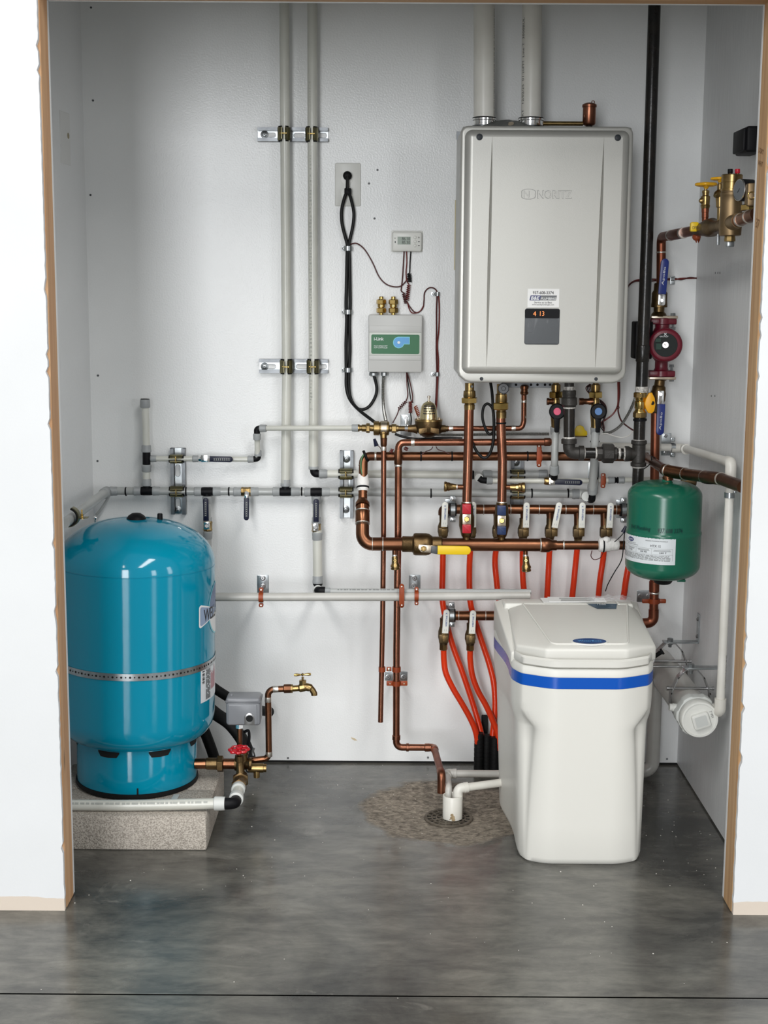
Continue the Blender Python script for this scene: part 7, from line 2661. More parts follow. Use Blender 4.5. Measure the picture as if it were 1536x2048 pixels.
n = t.part('sensor_wire', 'wire_black')
n.hose([(1288, 938, .20), (1298, 930, .24), (1303, 922, .26), (1303, 913, .24), (1312, 917, .25)], 1.1, 8, 6)
n = t.part('sensor_wire', 'wire_black')
n.hose([(1394, 957, .52), (1406, 965.5, .55), (1425, 967.5, .60), (1440, 963, .63), (1452, 966, .65)], 1.1, 8, 6)
t.done()
GC = P(1327, 1065, YB - OT)
gk = S(GC)
GR = 74.0 * gk
GZ0, GZ1 = P(1324, 1157, YB - OT).z, P(1330, 962, YB - OT).z
def gv(az, r, z):
    a = math.radians(az)
    return Vector((GC.x + r * math.sin(a), GC.y - r * math.cos(a), z))
GAZ = math.degrees(math.atan2(-GC.x, GC.y))
def gx(px):                                   # azimuth on the tank for a pixel column at mid height
    return GAZ + math.degrees(math.asin(max(-1, min(1, (px - 1327) / 74.0))))
def gcur(node, az0, az1, z0, z1, r, n=12):
    vs_, fs = [], []
    for i in range(n + 1):
        a = az0 + (az1 - az0) * i / n
        vs_ += [gv(a, r, z0), gv(a, r, z1)]
    node.add(vs_, [(2 * i, 2 * i + 2, 2 * i + 3, 2 * i + 1) for i in range(n)])
def gtext(node, s, azc, zc, w_, h_, r, bold=0.0, shear=0.0):
    text(node, s, (0, 0, 0), (1, 0, 0), (0, 0, 1), w_, h_, bold=bold, shear=shear, fn=lambda a, b: gv(azc + math.degrees(a / GR), r, zc + b))
t = T('expansion_tank', 'green expansion tank hanging from the copper tee near the right wall', 'tank')
n = t.part('tank_shell', 'tank_green')
H = GZ1 - GZ0
zs = GZ0 + H * 0.50
prof = []
for i in range(13):
    a = math.radians(90 * i / 12)
    prof.append((GZ0 + 0.040 * (1 - math.cos(a)), GR * math.sin(a) ** 0.7 if i else 0.0))
prof += [(zs - 0.010, GR), (zs - 0.008, GR + 0.001), (zs - 0.002, GR + 0.001), (zs, GR - 0.0005), (zs + 0.004, GR - 0.001)]
for i in range(13):
    a = math.radians(90 * i / 12)
    prof.append((GZ1 - 0.038 + 0.038 * math.sin(a), (GR - 0.001) * max(0.0, math.cos(a)) ** 0.6 if i < 12 else 0.0))
n.lathe((GC.x, GC.y, 0), (0, 0, 1), prof, 64)
n = t.part('stem', 'tank_green')
zt = P(1336, 957, YB - OT).z
n.lathe((GC.x + 0.004, GC.y, GZ1 - 0.006), (0, 0, 1), [(0, 0.018), (0.006, 0.014), (0.012, 0.0105), (zt - GZ1 + 0.004, 0.0105)], 20)
n = t.part('stem_nut', 'bronze')
n.lathe((GC.x + 0.006, GC.y, zt - 0.004), (0, 0, 1), [(0, 0.0135), (0.008, 0.0145)], 8)
n = t.part('bottom_cap', 'black_rubber')
n.lathe((GC.x + 0.001, GC.y - 0.01, GZ0 - 0.012), (0, 0, 1), [(0, 0.017), (0.003, 0.022), (0.014, 0.029)], 26)
n = t.part('bottom_tab', 'tank_green')
n.box((GC.x + 0.045, GC.y - 0.03, GZ0 + 0.001), (0.022, 0.01, 0.006), 0.001)
hw = t.part('handwriting', 'marker', 'dark handwritten words in marker ink')
zc = P(1300, 1061, GC.y - GR).z
gtext(hw, 'B+E Plumbing', gx(1281), zc, 0.064, 0.013, GR + 0.0016, 0.012, 0.2)
gtext(hw, '937 608 3374', gx(1340), zc - 0.001, 0.064, 0.012, GR + 0.0016, 0.012, 0.15)
n = t.part('rating_label', 'sticker', 'white printed rating label')
aL, aR = gx(1254), gx(1351)
z1, z0 = P(1300, 1078, GC.y - GR).z, P(1300, 1130, GC.y - GR).z
R1 = GR + 0.0010
gcur(n, aL - 14, aR, z0, z1, R1, 26)
sp = R1 + 0.0005
wv = math.radians(aR - aL) * GR
az = lambda f: aL + (aR - aL) * f
ov = n.sub('oval_logo', 'navy_print')
ovp = [(0.0125 * math.cos(6.2832 * i / 28), 0.0056 * math.sin(6.2832 * i / 28)) for i in range(28)]
zz = z1 - 0.010
ov.add([gv(az(0.24), sp, zz)] + [gv(az(0.24) + math.degrees(a / GR), sp, zz + b) for a, b in ovp], [(0, 1 + i, 1 + (i + 1) % 28) for i in range(28)])
ot = n.sub('logo_lettering', 'white_print')
gtext(ot, "FLEX'S", az(0.24), zz, 0.017, 0.0046, sp + 0.0005, 0.01)
lt = n.sub('label_lettering', 'print')
gtext(lt, 'MODEL/MODELE/MODELO', az(0.71), z1 - 0.007, 0.058, 0.0028, sp)
gtext(lt, 'HTX 15', az(0.70), z1 - 0.020, 0.026, 0.0062, sp, 0.01)
gtext(lt, 'TOTAL VOLUME CAPACITY', az(0.24), z1 - 0.0185, 0.042, 0.0022, sp)
gtext(lt, 'MAXIMUM WORKING', az(0.28), z1 - 0.0225, 0.044, 0.0022, sp)
gtext(lt, '2.1 GAL', az(0.03), z1 - 0.037, 0.020, 0.0040, sp)
gtext(lt, '12 PSI', az(0.235), z1 - 0.037, 0.016, 0.0042, sp, 0.01)
gtext(lt, '100 PSI', az(0.51), z1 - 0.037, 0.019, 0.0042, sp, 0.01)
gtext(lt, '240 F', az(0.81), z1 - 0.037, 0.018, 0.0042, sp, 0.01)
fr = n.sub('label_lines', 'grey_print')
fr.kind = 'stuff'
for f in (0.14, 0.37, 0.64, 0.955):
    gcur(fr, az(f), az(f) + 0.25, z1 - 0.058 if f > 0.9 else z1 - 0.042, z1 - 0.027, sp, 1)
gcur(fr, az(-0.05), az(0.955), z1 - 0.0272, z1 - 0.0268, sp, 14)
gcur(fr, az(-0.05), az(0.955), z1 - 0.0424, z1 - 0.0420, sp, 14)
rnd = random.Random(31)
for j in range(5):
    zz = z1 - 0.0455 - 0.0030 * j
    a = -0.12
    while a < 0.9:
        d = rnd.uniform(0.02, 0.09)
        gcur(fr, az(a), az(min(a + d, 0.93)), zz - 0.0007, zz + 0.0007, sp, 2)
        a += d + 0.012
for f0, f1, dz in ((0.17, 0.34, .0305), (0.18, 0.33, .033), (0.40, 0.60, .0305), (0.41, 0.61, .033), (0.68, 0.92, .0305), (0.67, 0.93, .033)):
    gcur(fr, az(f0), az(f1), z1 - dz - 0.0005, z1 - dz + 0.0005, sp, 3)
t.done()
t = T('brass_valve', 'dark brass valve behind the copper pipe over the green tank', 'valve')
n = t.body('bronze_dark')
n.turn((1362, 962, .33), (1392, 966, .33), [(0, 5), (0.2, 6.5), (0.3, 8.5), (0.9, 8.5), (1, 6)], 14)
t.done()

# ---- white PVC drain pipe
XP = 0.858
t = T('pvc_drain_pipe', 'white pvc drain pipe rounding the right corner and dropping beside the stud', 'pipe')
OV2 = 0.055
n = t.part('tube', 'pvc')
n.pipe([(1200, 892, OV2), (1368, 895.5, OV2)], 7.6, 0, 20)
c0 = V(1371, 896, OV2)
c1 = PX(1462, 925, XP)
n = t.part('corner_elbow', 'pvc')
k = S(c0)
r = 8.4 * k
cc = Vector((XP, c0.y, c0.z))
n.sweep(fillet([Vector((XP - 0.035, c0.y, c0.z)), cc, cc + Vector((0, -0.035, -0.001))], 0.014), r * 1.08, 20)
n.lathe(cc + Vector((0, -0.03, 0)), (0, -1, 0), [(0, r * 1.05), (0.001, r * 1.25), (0.006, r * 1.25), (0.007, r)], 22)
n = t.part('tube', 'pvc')
n.sweep([cc, c1], 7.6 * k, 20)
n = t.part('elbow', 'pvc')
n.sweep(fillet([c1 + (cc - c1).normalized() * 0.038, c1, c1 + Vector((0, 0, -0.04))], 0.012), r * 1.16, 20)
n = t.part('tube', 'pvc')
vb = PX(1446.5, 1412, XP)
vb.y = c1.y
n.sweep([c1, Vector((c1.x, c1.y, vb.z))], 7.6 * k, 20)
pp = t.part('pipe_print', 'print')
ss = 'PVC-1120 SCH 40 ASTM-D-1785 NSF'
rr_ = 7.6 * k
ztxt = PX(1455, 1355, XP).z
text(pp, ss, (0, 0, 0), (1, 0, 0), (0, 0, 1), 0.085, 0.0055, fn=lambda a, b: Vector((c1.x + math.sin(1.0 - b / rr_) * (rr_ + .0004), c1.y - math.cos(1.0 - b / rr_) * (rr_ + .0004), ztxt + a)))
n = t.part('pipe_strap', 'zinc')
zk = PX(1464, 993, XP).z
n.band((c1.x, c1.y, zk), (0, 0, 1), 7.6 * k + 0.0004, 0.013, 0.0014, 0, 2 * math.pi, 26)
n.box((c1.x + 0.012, c1.y - 0.008, zk + 0.009), (0.008, 0.005, 0.006), 0.001)
ZB = vb.z
n = t.part('bottom_elbow', 'pvc')
eb = Vector((c1.x, c1.y, ZB - 0.012))
n.sweep(fillet([eb + Vector((0, 0, 0.022)), eb + Vector((0, 0, -0.014)), eb + Vector((-0.012, 0.05, -0.018))], 0.014), r * 1.22, 20)
t.done()
t = T('pipe_standoff', 'zinc plate and split ring on the white pipe right of the blue lever', 'bracket', 'plate and clip pipe brackets')
n = t.part('wall_plate', 'zinc')
n.cplate(1322, 866, 1343, 911, 0.0024, 0.002, 0.0004, 2)
for sy in (871, 905):
    s_ = t.part('screw', 'steel')
    q = V(1331, sy, 0)
    s_.lathe((q.x, YB - 0.0024, q.z), (0, -1, 0), [(0, 0.006), (0.0012, 0.006), (0.0016, 0.004), (0.003, 0.003)], 14)
n = t.part('split_ring', 'zinc')
q = V(1346, 894.5, OV2)
n.band(q, (1, 0, 0), 7.7 * S(q) + 0.0003, 0.012, 0.0018, 0, 2 * math.pi, 26)
for yy in (879.5, 910):
    n.cplate(1341.5, yy - 4, 1350.5, yy + 4, OV2 + .006, 0.010, 0.0006)
    s_ = n.sub('clip_screw', 'zinc')
    s_.lathe(V(1346, yy, OV2 + .006), (0, -1, 0), [(0, 0.0042), (0.003, 0.0036)], 10)
t.done()

# ---- white filter housing hung by the right wall
FC = PZ(1400, 1440, 0.33)
fk = S(FC)
FRD = 38.0 * fk
t = T('drain_filter', 'white cylinder with a round screw cap and square boss slung by the right wall', 'filter')
n = t.part('cylinder', 'pvc_clear')
yb = 3.99
n.lathe((FC.x, FC.y + 0.05, FC.z), (0, 1, 0), [(0, FRD * 0.94), (yb - FC.y - 0.05, FRD * 0.94)], 40)
n = t.part('lobed_collar', 'collar_pale')
pts = []
for i in range(60):
    a = 2 * math.pi * i / 60
    pts.append((FRD * (1.06 + 0.07 * (1 if math.cos(6 * a) > 0.1 else 0)) * math.cos(a), FRD * (1.06 + 0.07 * (1 if math.cos(6 * a) > 0.1 else 0)) * math.sin(a)))
n.prism(pts, (FC.x, FC.y + 0.062, FC.z), (1, 0, 0), (0, 0, 1), 0.030, 0.004)
n = t.part('screw_cap', 'white_plastic')
n.lathe((FC.x, FC.y + 0.034, FC.z), (0, -1, 0), [(0, FRD * 0.95), (0.004, FRD), (0.028, FRD), (0.033, FRD * 0.95), (0.0335, FRD * 0.86), (0.0315, FRD * 0.85), (0.0315, 0.001)], 44)
s_ = n.sub('square_boss', 'white_plastic')
a = math.radians(18)
u, v = Vector((math.cos(a), 0, math.sin(a))), Vector((-math.sin(a), 0, math.cos(a)))
bc_ = Vector((FC.x + 0.002, FC.y + 0.0025, FC.z - 0.001))
s_.prism(rrect(0.044, 0.040, 0.007), bc_, u, v, 0.012, 0.0035)
s2 = n.sub('boss_recess', 'collar_pale')
s2.prism(rrect(0.031, 0.027, 0.004), bc_ + Vector((0, -0.0119, 0)), u, v, 0.0004)
pm = n.sub('cap_mark', 'print')
text(pm, '2" IPEX', Vector((FC.x + 0.030, FC.y + 0.0022, FC.z + 0.014)), (0.35, 0, -0.94), (0.94, 0, 0.35), 0.019, 0.006)
n = t.part('side_port', 'white_plastic')
sp_ = PZ(1349, 1427, 0.345)
n.lathe(Vector((FC.x - FRD * 0.8, FC.y + 0.07, FC.z + 0.01)), (-1, 0, 0.1), [(0, 0.011), (0.018, 0.011), (0.019, 0.0095), (0.026, 0.0095)], 18)
n = t.part('drain_leg', 'pvc_clear')
dl = Vector((0.790, 3.93, 0))
n.sweep(fillet([Vector((FC.x, 3.96, FC.z)), Vector((dl.x, 3.95, FC.z - 0.01)), Vector((dl.x, dl.y, 0.30)), Vector((dl.x, dl.y, 0.022)), Vector((dl.x - 0.14, dl.y, 0.022))], 0.03), 0.0195, 22)
t.done()
def hanger(lab, Y, arm, plate):
    t = T('pipe_hanger', lab, 'hanger', 'steel hangers by the right wall')
    zt_ = FC.z + FRD + 0.052
    n = t.part('clevis_strap', 'steel')
    for sg in (-1, 1):
        pts = [Vector((FC.x + sg * 0.014, Y, zt_)), Vector((FC.x + sg * 0.034, Y, zt_ - 0.022)), Vector((FC.x + sg * (FRD + 0.003), Y, FC.z + FRD * 0.75)), Vector((FC.x + sg * (FRD + 0.003), Y, FC.z))]
        W = fillet(pts, 0.012)
        for i in range(len(W) - 1):
            d = W[i + 1] - W[i]
            L = d.length
            d.normalize()
            n.box((W[i] + W[i + 1]) / 2, (0.024, 0.0034, L + 0.0016), 0.0004, (Vector((0, 1, 0)), d.cross(Vector((0, 1, 0))), d), 1)
    n.box((FC.x, Y, zt_), (0.030, 0.022, 0.0026), 0.0005)
    n.band((FC.x, Y, FC.z), (0, 1, 0), FRD * 0.94 + 0.0005, 0.022, 0.0022, math.radians(90), math.radians(270), 20, ref=(0, 0, 1))
    n = t.part('cross_bolt', 'steel')
    n.lathe((FC.x - FRD - 0.014, Y, FC.z + FRD * 0.98), (1, 0, 0), [(0, 0.006), (0.006, 0.006), (0.0065, 0.0042), (2 * FRD + 0.022, 0.0042), (2 * FRD + 0.0225, 0.005), (2 * FRD + 0.028, 0.005)], 8)
    n = t.part('hanger_bolt', 'zinc')
    n.lathe((FC.x, Y, zt_ - 0.012), (0, 0, 1), [(0, 0.005), (0.006, 0.005), (0.007, 0.0075), (0.012, 0.0075), (0.0125, 0.0105), (0.0155, 0.0105), (0.016, 0.0085), (0.0255, 0.0085), (0.0265, 0.006)], 6)
    n = t.part('arm', 'zinc')
    n.box2((arm, Y - 0.013, zt_ + 0.0010), (RX - 0.0006, Y + 0.013, zt_ + 0.0058), 0.0006, 1)
    if plate:
        n.box2((RX - 0.0036, Y - 0.013, zt_ + 0.002), (RX - 0.0006, Y + 0.013, zt_ + plate), 0.0004, 1)
        for dz in (0.02, plate - 0.016):
            s_ = t.part('plate_screw', 'steel')
            s_.lathe((RX - 0.0036, Y, zt_ + dz), (-1, 0, 0), [(0, 0.006), (0.002, 0.005), (0.004, 0.003)], 10)
    t.done()
hanger('front steel hanger carrying the white filter cylinder', 3.565, FC.x - 0.02, 0)
hanger('rear steel hanger with a tall plate screwed to the right wall', 3.84, FC.x - 0.02, 0.085)
t = T('black_rod', 'black rubber pipe end poking out between the softener and the rear hanger', 'rod')
n = t.body('black_rubber')
A = P(1312, 1311, 3.80); B_ = P(1326, 1302, 3.80)
n.lathe(A - (B_ - A) * 1.5, B_ - A, [(0, 0.006), ((B_ - A).length * 2.2, 0.006), ((B_ - A).length * 2.25, 0.009), ((B_ - A).length * 2.5, 0.009)], 14)
t.done()
t = T('steel_rod', 'thin steel rod running level behind the softener to the front hanger', 'rod')
t.body('steel').sweep([P(1290, 1333, 3.60), P(1374, 1333.5, 3.60)], 0.0030, 10)
t.done()
# ================================================================ RADIANT MANIFOLDS AND ORANGE TUBING
OMF = 0.062
def split_clamp(t, x, y, rp, off, y0, y1, horiz=True):
    n = t.part('rubber_liner', 'black_rubber')
    q = V(x, y, off)
    k = S(q)
    n.band(q, (1, 0, 0), rp * k + 0.0002, 0.021, 0.0042, 0, 2 * math.pi, 28)
    n = t.part('split_ring', 'zinc')
    n.band(q, (1, 0, 0), rp * k + 0.0045, 0.0125, 0.0018, 0, 2 * math.pi, 28)
    for yy in (y0, y1):
        e = V(x, yy, off)
        n.box(e + Vector((0, -0.002, 0)), (0.016, 0.012, 0.014), 0.0015)
        s_ = n.sub('clamp_screw', 'steel')
        s_.lathe(e + Vector((0, -0.008, 0)), (0, -1, 0), [(0, 0.0052), (0.002, 0.005), (0.003, 0.003)], 12)
    r_ = t.part('threaded_rod', 'zinc')
    r_.cyl((x, y, .002), (x, y, off - .014), 3.4, 0.1, 10)
    pl = t.part('wall_plate', 'zinc')
    pl.cplate(x - 16, y - 21, x + 6, y + 16, 0.0024, 0.002, 0.0004, 3)
def zone_valve(lab, x, ytop, xh0, yh0, xh1, yh1, off, group, nut=True):
    # brass ball valve with a white paddle lever; (xh0, yh0) is the stem end of the lever
    t = T('zone_valve', lab, 'valve', group)
    n = t.part('valve_body', 'bronze_dark')
    n.turn((x, ytop, off), (x, yh0 + 22, off), [(0, 7.2), (0.3, 7.2), (0.36, 8.4), (0.5, 10.6), (0.72, 11), (0.84, 9.4), (1, 8)], 20)
    n.cplate(x - 9, yh0 + 2, x + 10, yh0 + 20, off + .018, 0.02, 0.002, 3)
    if nut:
        h_ = t.part('compression_nut', 'brass')
        h_.turn((x, yh0 + 21, off), (x, yh0 + 33, off), [(0, 7), (0.1, 8.4), (0.9, 8.4), (1, 7)], 6, 0.2)
    s_ = t.part('lever_stem', 'bronze')
    s_.cplate(xh0 - 6, yh0 + 1, xh0 + 6, yh0 + 17, off + .026, 0.01, 0.001)
    s_.cplate(xh0 - 5, yh0 - 3, xh0 + 5, yh0 + 4, off + .029, 0.004, 0.0008)
    n = t.part('lever', 'white_handle')
    A, B_ = paddle(n, xh0, yh0, xh1, yh1, 12.6, off + .032, 0.005, 0.0018, 1.0)
    u = (B_ - A).normalized()
    v = Vector((-u.z, 0, u.x))
    L = (B_ - A).length
    pr = n.sub('lever_print', 'blue_print')
    text(pr, 'WEBSTONE', A + u * (L * 0.52) + Vector((0.0012, -0.0004, 0)), u * 1, v, L * 0.46, 0.0048, bold=0.02)
    text(pr, 'x', A + u * (L * 0.84) + Vector((0.0, -0.0004, 0)), u * 1, v, 0.005, 0.0050)
    g_ = n.sub('lever_mark', 'grey_print')
    text(g_, '[  ]', A + u * (L * 0.14) + Vector((0, -0.0004, 0)), v * -1, u, 0.0065, 0.0045)
    t.done()
t = T('copper_manifold', 'level copper manifold with white lever valves behind the red and blue valves', 'manifold')
n = t.part('tube', 'copper_dark')
n.pipe([(886, 1030, OMF), (886, 1018.5, OMF), (1060, 1018.5, OMF), (1254, 1020, OMF)], 9.6, 1.2, 22)
DX = (886, 942, 994, 1048, 1100, 1155, 1208)
for x in DX[1:]:
    n = t.part('drop_stub', 'copper_dark')
    n.turn((x, 1024, OMF), (x, 1062, OMF), [(0, 8.2), (0.25, 7), (1, 7)], 18)
for x in (967, 1078, 1131, 1186, 1232, 1021):
    solder(t, (x - 1, 1019, OMF), (x + 1, 1019, OMF), 10)
split_clamp(t, 905.5, 1019, 9.8, OMF, 997, 1039)
split_clamp(t, 1247, 1020, 9.8, OMF, 1000, 1040)
t.done()
ZG = 'white lever zone valves'
zone_valve('white lever zone valve at the far left end of the upper manifold', 886, 1030, 888.5, 1054, 890.5, 1004, OMF, ZG)
zone_valve('white lever zone valve hidden behind the red handled valve', 942, 1034, 946, 1055, 946.5, 1004, OMF, ZG)
zone_valve('white lever zone valve hidden behind the blue handled valve', 995, 1034, 1000, 1056, 1000, 1005, OMF, ZG)
zone_valve('white lever zone valve just right of the blue handled valve', 1046, 1036, 1052, 1055.5, 1053.5, 1005, OMF, ZG)
zone_valve('white lever zone valve tilted to the right below the red dotted drop', 1100, 1036, 1109.5, 1056, 1119.5, 1005, OMF, ZG)
zone_valve('white lever zone valve below the plastic elbow, second from the green tank', 1156, 1036, 1163.5, 1056, 1165.5, 1005, OMF, ZG)
zone_valve('white lever zone valve nearest the green tank above the white tape', 1210, 1036, 1219, 1056, 1222, 1005.5, OMF, ZG)
OL = 0.105
t = T('lower_copper_manifold', 'short copper manifold low on the wall running behind the softener', 'manifold')
n = t.part('tube', 'copper_dark')
n.pipe([(890, 1262, OL), (890, 1231, OL), (1000, 1231.5, OL), (1040, 1232, OL)], 9.6, 1.2, 22)
n = t.part('drop_stub', 'copper_dark')
n.turn((943, 1238, OL), (943, 1268, OL), [(0, 8.2), (0.25, 7), (1, 7)], 18)
for x in (917, 971):
    solder(t, (x - 1, 1231, OL), (x + 1, 1231, OL), 10)
split_clamp(t, 903.5, 1231, 9.8, OL, 1209, 1248)
t.done()
zone_valve('white lever zone valve at the left end of the lower manifold', 887, 1236, 890.5, 1267, 893.5, 1219.5, OL, ZG)
zone_valve('white lever zone valve beside the softener on the lower manifold', 940.5, 1246, 944, 1268, 946.5, 1221, OL, ZG)

PG = 'orange heating tubes'
def tube(lab, pts, rp=6.0):
    t = T('orange_tube', lab, 'tube', PG)
    t.body('orange').hose(pts, rp, 14, 8)
    t.done()
ob = 0.055
tube('leftmost orange tube, sweeping from the upper manifold to the black sleeves', [(886, 1082, OMF), (885.5, 1130, .055), (884.5, 1180, .05), (886, 1210, .05), (893, 1245, .05), (905, 1290, .05), (925, 1345, .055), (945, 1405, .06), (958, 1450, .07), (967, 1490, .08)])
tube('second orange tube, passing behind the lower valve beside the softener', [(942, 1082, OMF), (939, 1130, .05), (939, 1180, .045), (942, 1212, .045), (952, 1248, .045), (966, 1290, .045), (979, 1330, .05), (988, 1370, .06), (990, 1420, .07), (984, 1480, .08)])
tube('third orange tube below the blue handled valve', [(995, 1082, OMF), (990, 1120, .05), (993, 1160, .05), (998, 1200, .05), (1010, 1260, .05)])
tube('fourth orange tube behind the right brass drain cock', [(1046, 1082, OMF), (1045, 1120, .05), (1046, 1160, .05), (1050, 1200, .05), (1056, 1260, .05)])
tube('fifth orange tube below the tilted white lever', [(1100, 1082, OMF), (1098, 1120, .05), (1096, 1160, .05), (1094, 1200, .05), (1092, 1260, .05)])
tube('sixth orange tube left of the white taped joint', [(1156, 1082, OMF), (1152, 1120, .05), (1148, 1160, .05), (1144, 1200, .05), (1140, 1260, .05)])
tube('seventh orange tube below the white taped joint', [(1210, 1082, OMF), (1206, 1120, .05), (1200, 1160, .05), (1196, 1200, .05), (1188, 1260, .05)])
tube('rightmost orange tube dropping beside the green tank', [(1262, 1082, .06), (1259, 1120, .05), (1252, 1160, .05), (1246, 1200, .05), (1232, 1260, .05)], 6.4)
tube('orange tube from the left lower valve curving to the black sleeves', [(887, 1296, OL), (888, 1322, .10), (892, 1347, .10), (906, 1377, .10), (925, 1409, .10), (942, 1440, .10), (952, 1466, .10), (957, 1500, .095)])
tube('orange tube from the right lower valve slipping behind the softener', [(940.5, 1296, OL), (940.5, 1320, .10), (945, 1352, .10), (956, 1382, .10), (972, 1411, .10), (985, 1440, .10), (996, 1470, .10), (1000, 1500, .10)])
SG = 'black bend sleeves at the floor'
for lab, x, y0, o_, rp in (('left black tube sleeve standing on the floor beside the softener', 958, 1466, .094, 9.5), ('middle black tube sleeve standing on the floor beside the softener', 974, 1470, .080, 9.5), ('right black tube sleeve half hidden behind the softener', 990, 1474, .094, 9.5)):
    t = T('bend_sleeve', lab, 'sleeve', SG)
    A = V(x, y0, o_)
    r = rp * S(A)
    n = t.body('black_rubber')
    prof = []
    L = A.z - 0.001
    N = 9
    for i in range(N):
        z0 = L * i / N
        prof += [(z0, r), (z0 + L / N * 0.72, r), (z0 + L / N * 0.76, r * 0.95), (z0 + L / N * 0.96, r * 0.95)]
    prof.append((L, r))
    n.lathe((A.x, A.y, 0.001), (0, 0, 1), prof, 18)
    t.done()
t = T('bend_bracket', 'flat black bracket plate rising behind the tube sleeves', 'bracket')
A, B_ = V(961, 1540, .03), V(976, 1430, .03)
t.body('black_rubber').box2((A.x, YB - 0.034, 0.001), (B_.x, YB - 0.026, B_.z), 0.002, 1)
t.done()

# ================================================================ WATER SOFTENER
SCX = 0.497
def chaikin(p, it=1, f=0.25):
    for _ in range(it):
        q = []
        n = len(p)
        for i in range(n):
            a, b = p[i], p[(i + 1) % n]
            q.append((a[0] + (b[0] - a[0]) * f, a[1] + (b[1] - a[1]) * f))
            q.append((a[0] + (b[0] - a[0]) * (1 - f), a[1] + (b[1] - a[1]) * (1 - f)))
        p = q
    return p
YFR, YBK = 3.296, 3.745
def plan(hw, hb, kd, px_, pd, yo=0.0):
    # right half from front centre: flat, panel edge, step, corner, side, back; then mirrored
    h = [(0.045, YFR + yo), (min(0.088, px_ * 0.7), YFR + yo), (px_, YFR + yo + kd * max(0, (px_ - 0.088)) / (hw - 0.088) * 0.75),
         (px_ + 0.007, YFR + yo + kd * max(0, (px_ - 0.078)) / (hw - 0.088) * 0.75 + pd), (hw - 0.012, YFR + yo + kd * 0.9 + pd * 0.35), (hw, YFR + yo + kd + 0.028), (hw - 0.004, YFR + 0.22), (hb + 0.002, YBK - 0.05), (hb - 0.004, YBK - 0.008), (hb - 0.03, YBK), (0.05, YBK)]
    return chaikin([(x, y) for x, y in h] + [(-x, y) for x, y in reversed(h)], 2)
SEC = [(0.0, plan(0.150, 0.166, 0.034, 0.126, 0.0, 0.008)), (0.004, plan(0.1545, 0.171, 0.036, 0.130, 0.001, 0.003)), (0.016, plan(0.1575, 0.173, 0.038, 0.132, 0.003)), (0.10, plan(0.1595, 0.176, 0.042, 0.131, 0.009)), (0.20, plan(0.162, 0.180, 0.048, 0.128, 0.016)),
       (0.30, plan(0.1645, 0.184, 0.055, 0.123, 0.023)), (0.342, plan(0.166, 0.186, 0.058, 0.121, 0.026)), (0.350, plan(0.168, 0.186, 0.060, 0.126, 0.022)), (0.368, plan(0.174, 0.189, 0.064, 0.140, 0.011)), (0.390, plan(0.177, 0.192, 0.067, 0.152, 0.002)), (0.41, plan(0.178, 0.195, 0.068, 0.150, 0.0)),
       (0.450, plan(0.179, 0.196, 0.068, 0.150, 0.0)), (0.4505, plan(0.1785, 0.1955, 0.068, 0.150, 0.0, 0.0005)), (0.480, plan(0.1785, 0.1955, 0.068, 0.150, 0.0, 0.0005)), (0.4805, plan(0.179, 0.196, 0.068, 0.150, 0.0)), (0.494, plan(0.179, 0.196, 0.068, 0.150, 0.0, 0.001)), (0.500, plan(0.176, 0.194, 0.068, 0.148, 0.0, 0.004))]
t = T('water_softener', 'ivory plastic water softener cabinet with a blue stripe and a sloping lid', 'softener')
n = t.part('cabinet', 'softener')
vs_ = [(SCX + x, y, z) for z, p in SEC for x, y in p]
m_ = len(SEC[0][1])
fs = [(j * m_ + i, j * m_ + (i + 1) % m_, (j + 1) * m_ + (i + 1) % m_, (j + 1) * m_ + i) for j in range(len(SEC) - 1) for i in range(m_)]
fs += [tuple(range(m_ - 1, -1, -1)), tuple((len(SEC) - 1) * m_ + i for i in range(m_))]
n.add(vs_, fs)
n = t.part('blue_stripe', 'stripe')
p0 = plan(0.1792, 0.1962, 0.068, 0.150, 0.0, -0.0006)
vs_ = [(SCX + x, y, z) for z in (0.451, 0.4795) for x, y in p0]
n.add(vs_, [(i, (i + 1) % m_, m_ + (i + 1) % m_, m_ + i) for i in range(m_)])
# side walls that rise to the back, and the rear deck
def hull(node, top, bot, bev, seg=3):
    bm = bmesh.new()
    T_ = [bm.verts.new(p) for p in top]
    B2 = [bm.verts.new(p) for p in bot]
    k2 = len(top)
    bm.faces.new(T_)
    bm.faces.new(B2[::-1])
    for i in range(k2):
        j = (i + 1) % k2
        bm.faces.new((T_[i], B2[i], B2[j], T_[j]))
    bmesh.ops.recalc_face_normals(bm, faces=bm.faces[:])
    bmesh.ops.bevel(bm, geom=bm.edges[:], offset=bev, segments=seg, affect='EDGES', profile=0.5, clamp_overlap=True)
    node.bm_in(bm)
for sg in (-1, 1):
    n = t.part('side_rim', 'softener')
    xo_f, xo_b, th = 0.1785, 0.195, 0.014
    X = lambda v_: SCX + sg * v_
    top = [(X(xo_f), 3.392, 0.516), (X(xo_b), YBK - 0.012, 0.572), (X(xo_b - 0.032), YBK - 0.012, 0.580), (X(xo_f - th), 3.392, 0.522)]
    bot = [(X(xo_f), 3.392, 0.490), (X(xo_b + 0.001), YBK - 0.010, 0.490), (X(xo_b - 0.032), YBK - 0.010, 0.490), (X(xo_f - th), 3.392, 0.490)]
    if sg < 0:
        top, bot = top[::-1], bot[::-1]
    hull(n, top, bot, 0.004)
n = t.part('rear_deck', 'softener_lid')
hull(n, [(SCX - 0.178, YBK - 0.004, 0.577), (SCX + 0.178, YBK - 0.004, 0.577), (SCX + 0.172, 3.665, 0.581), (SCX - 0.172, 3.665, 0.581)][::-1],
     [(SCX - 0.182, YBK - 0.004, 0.49), (SCX + 0.182, YBK - 0.004, 0.49), (SCX + 0.182, 3.665, 0.49), (SCX - 0.182, 3.665, 0.49)][::-1], 0.006)
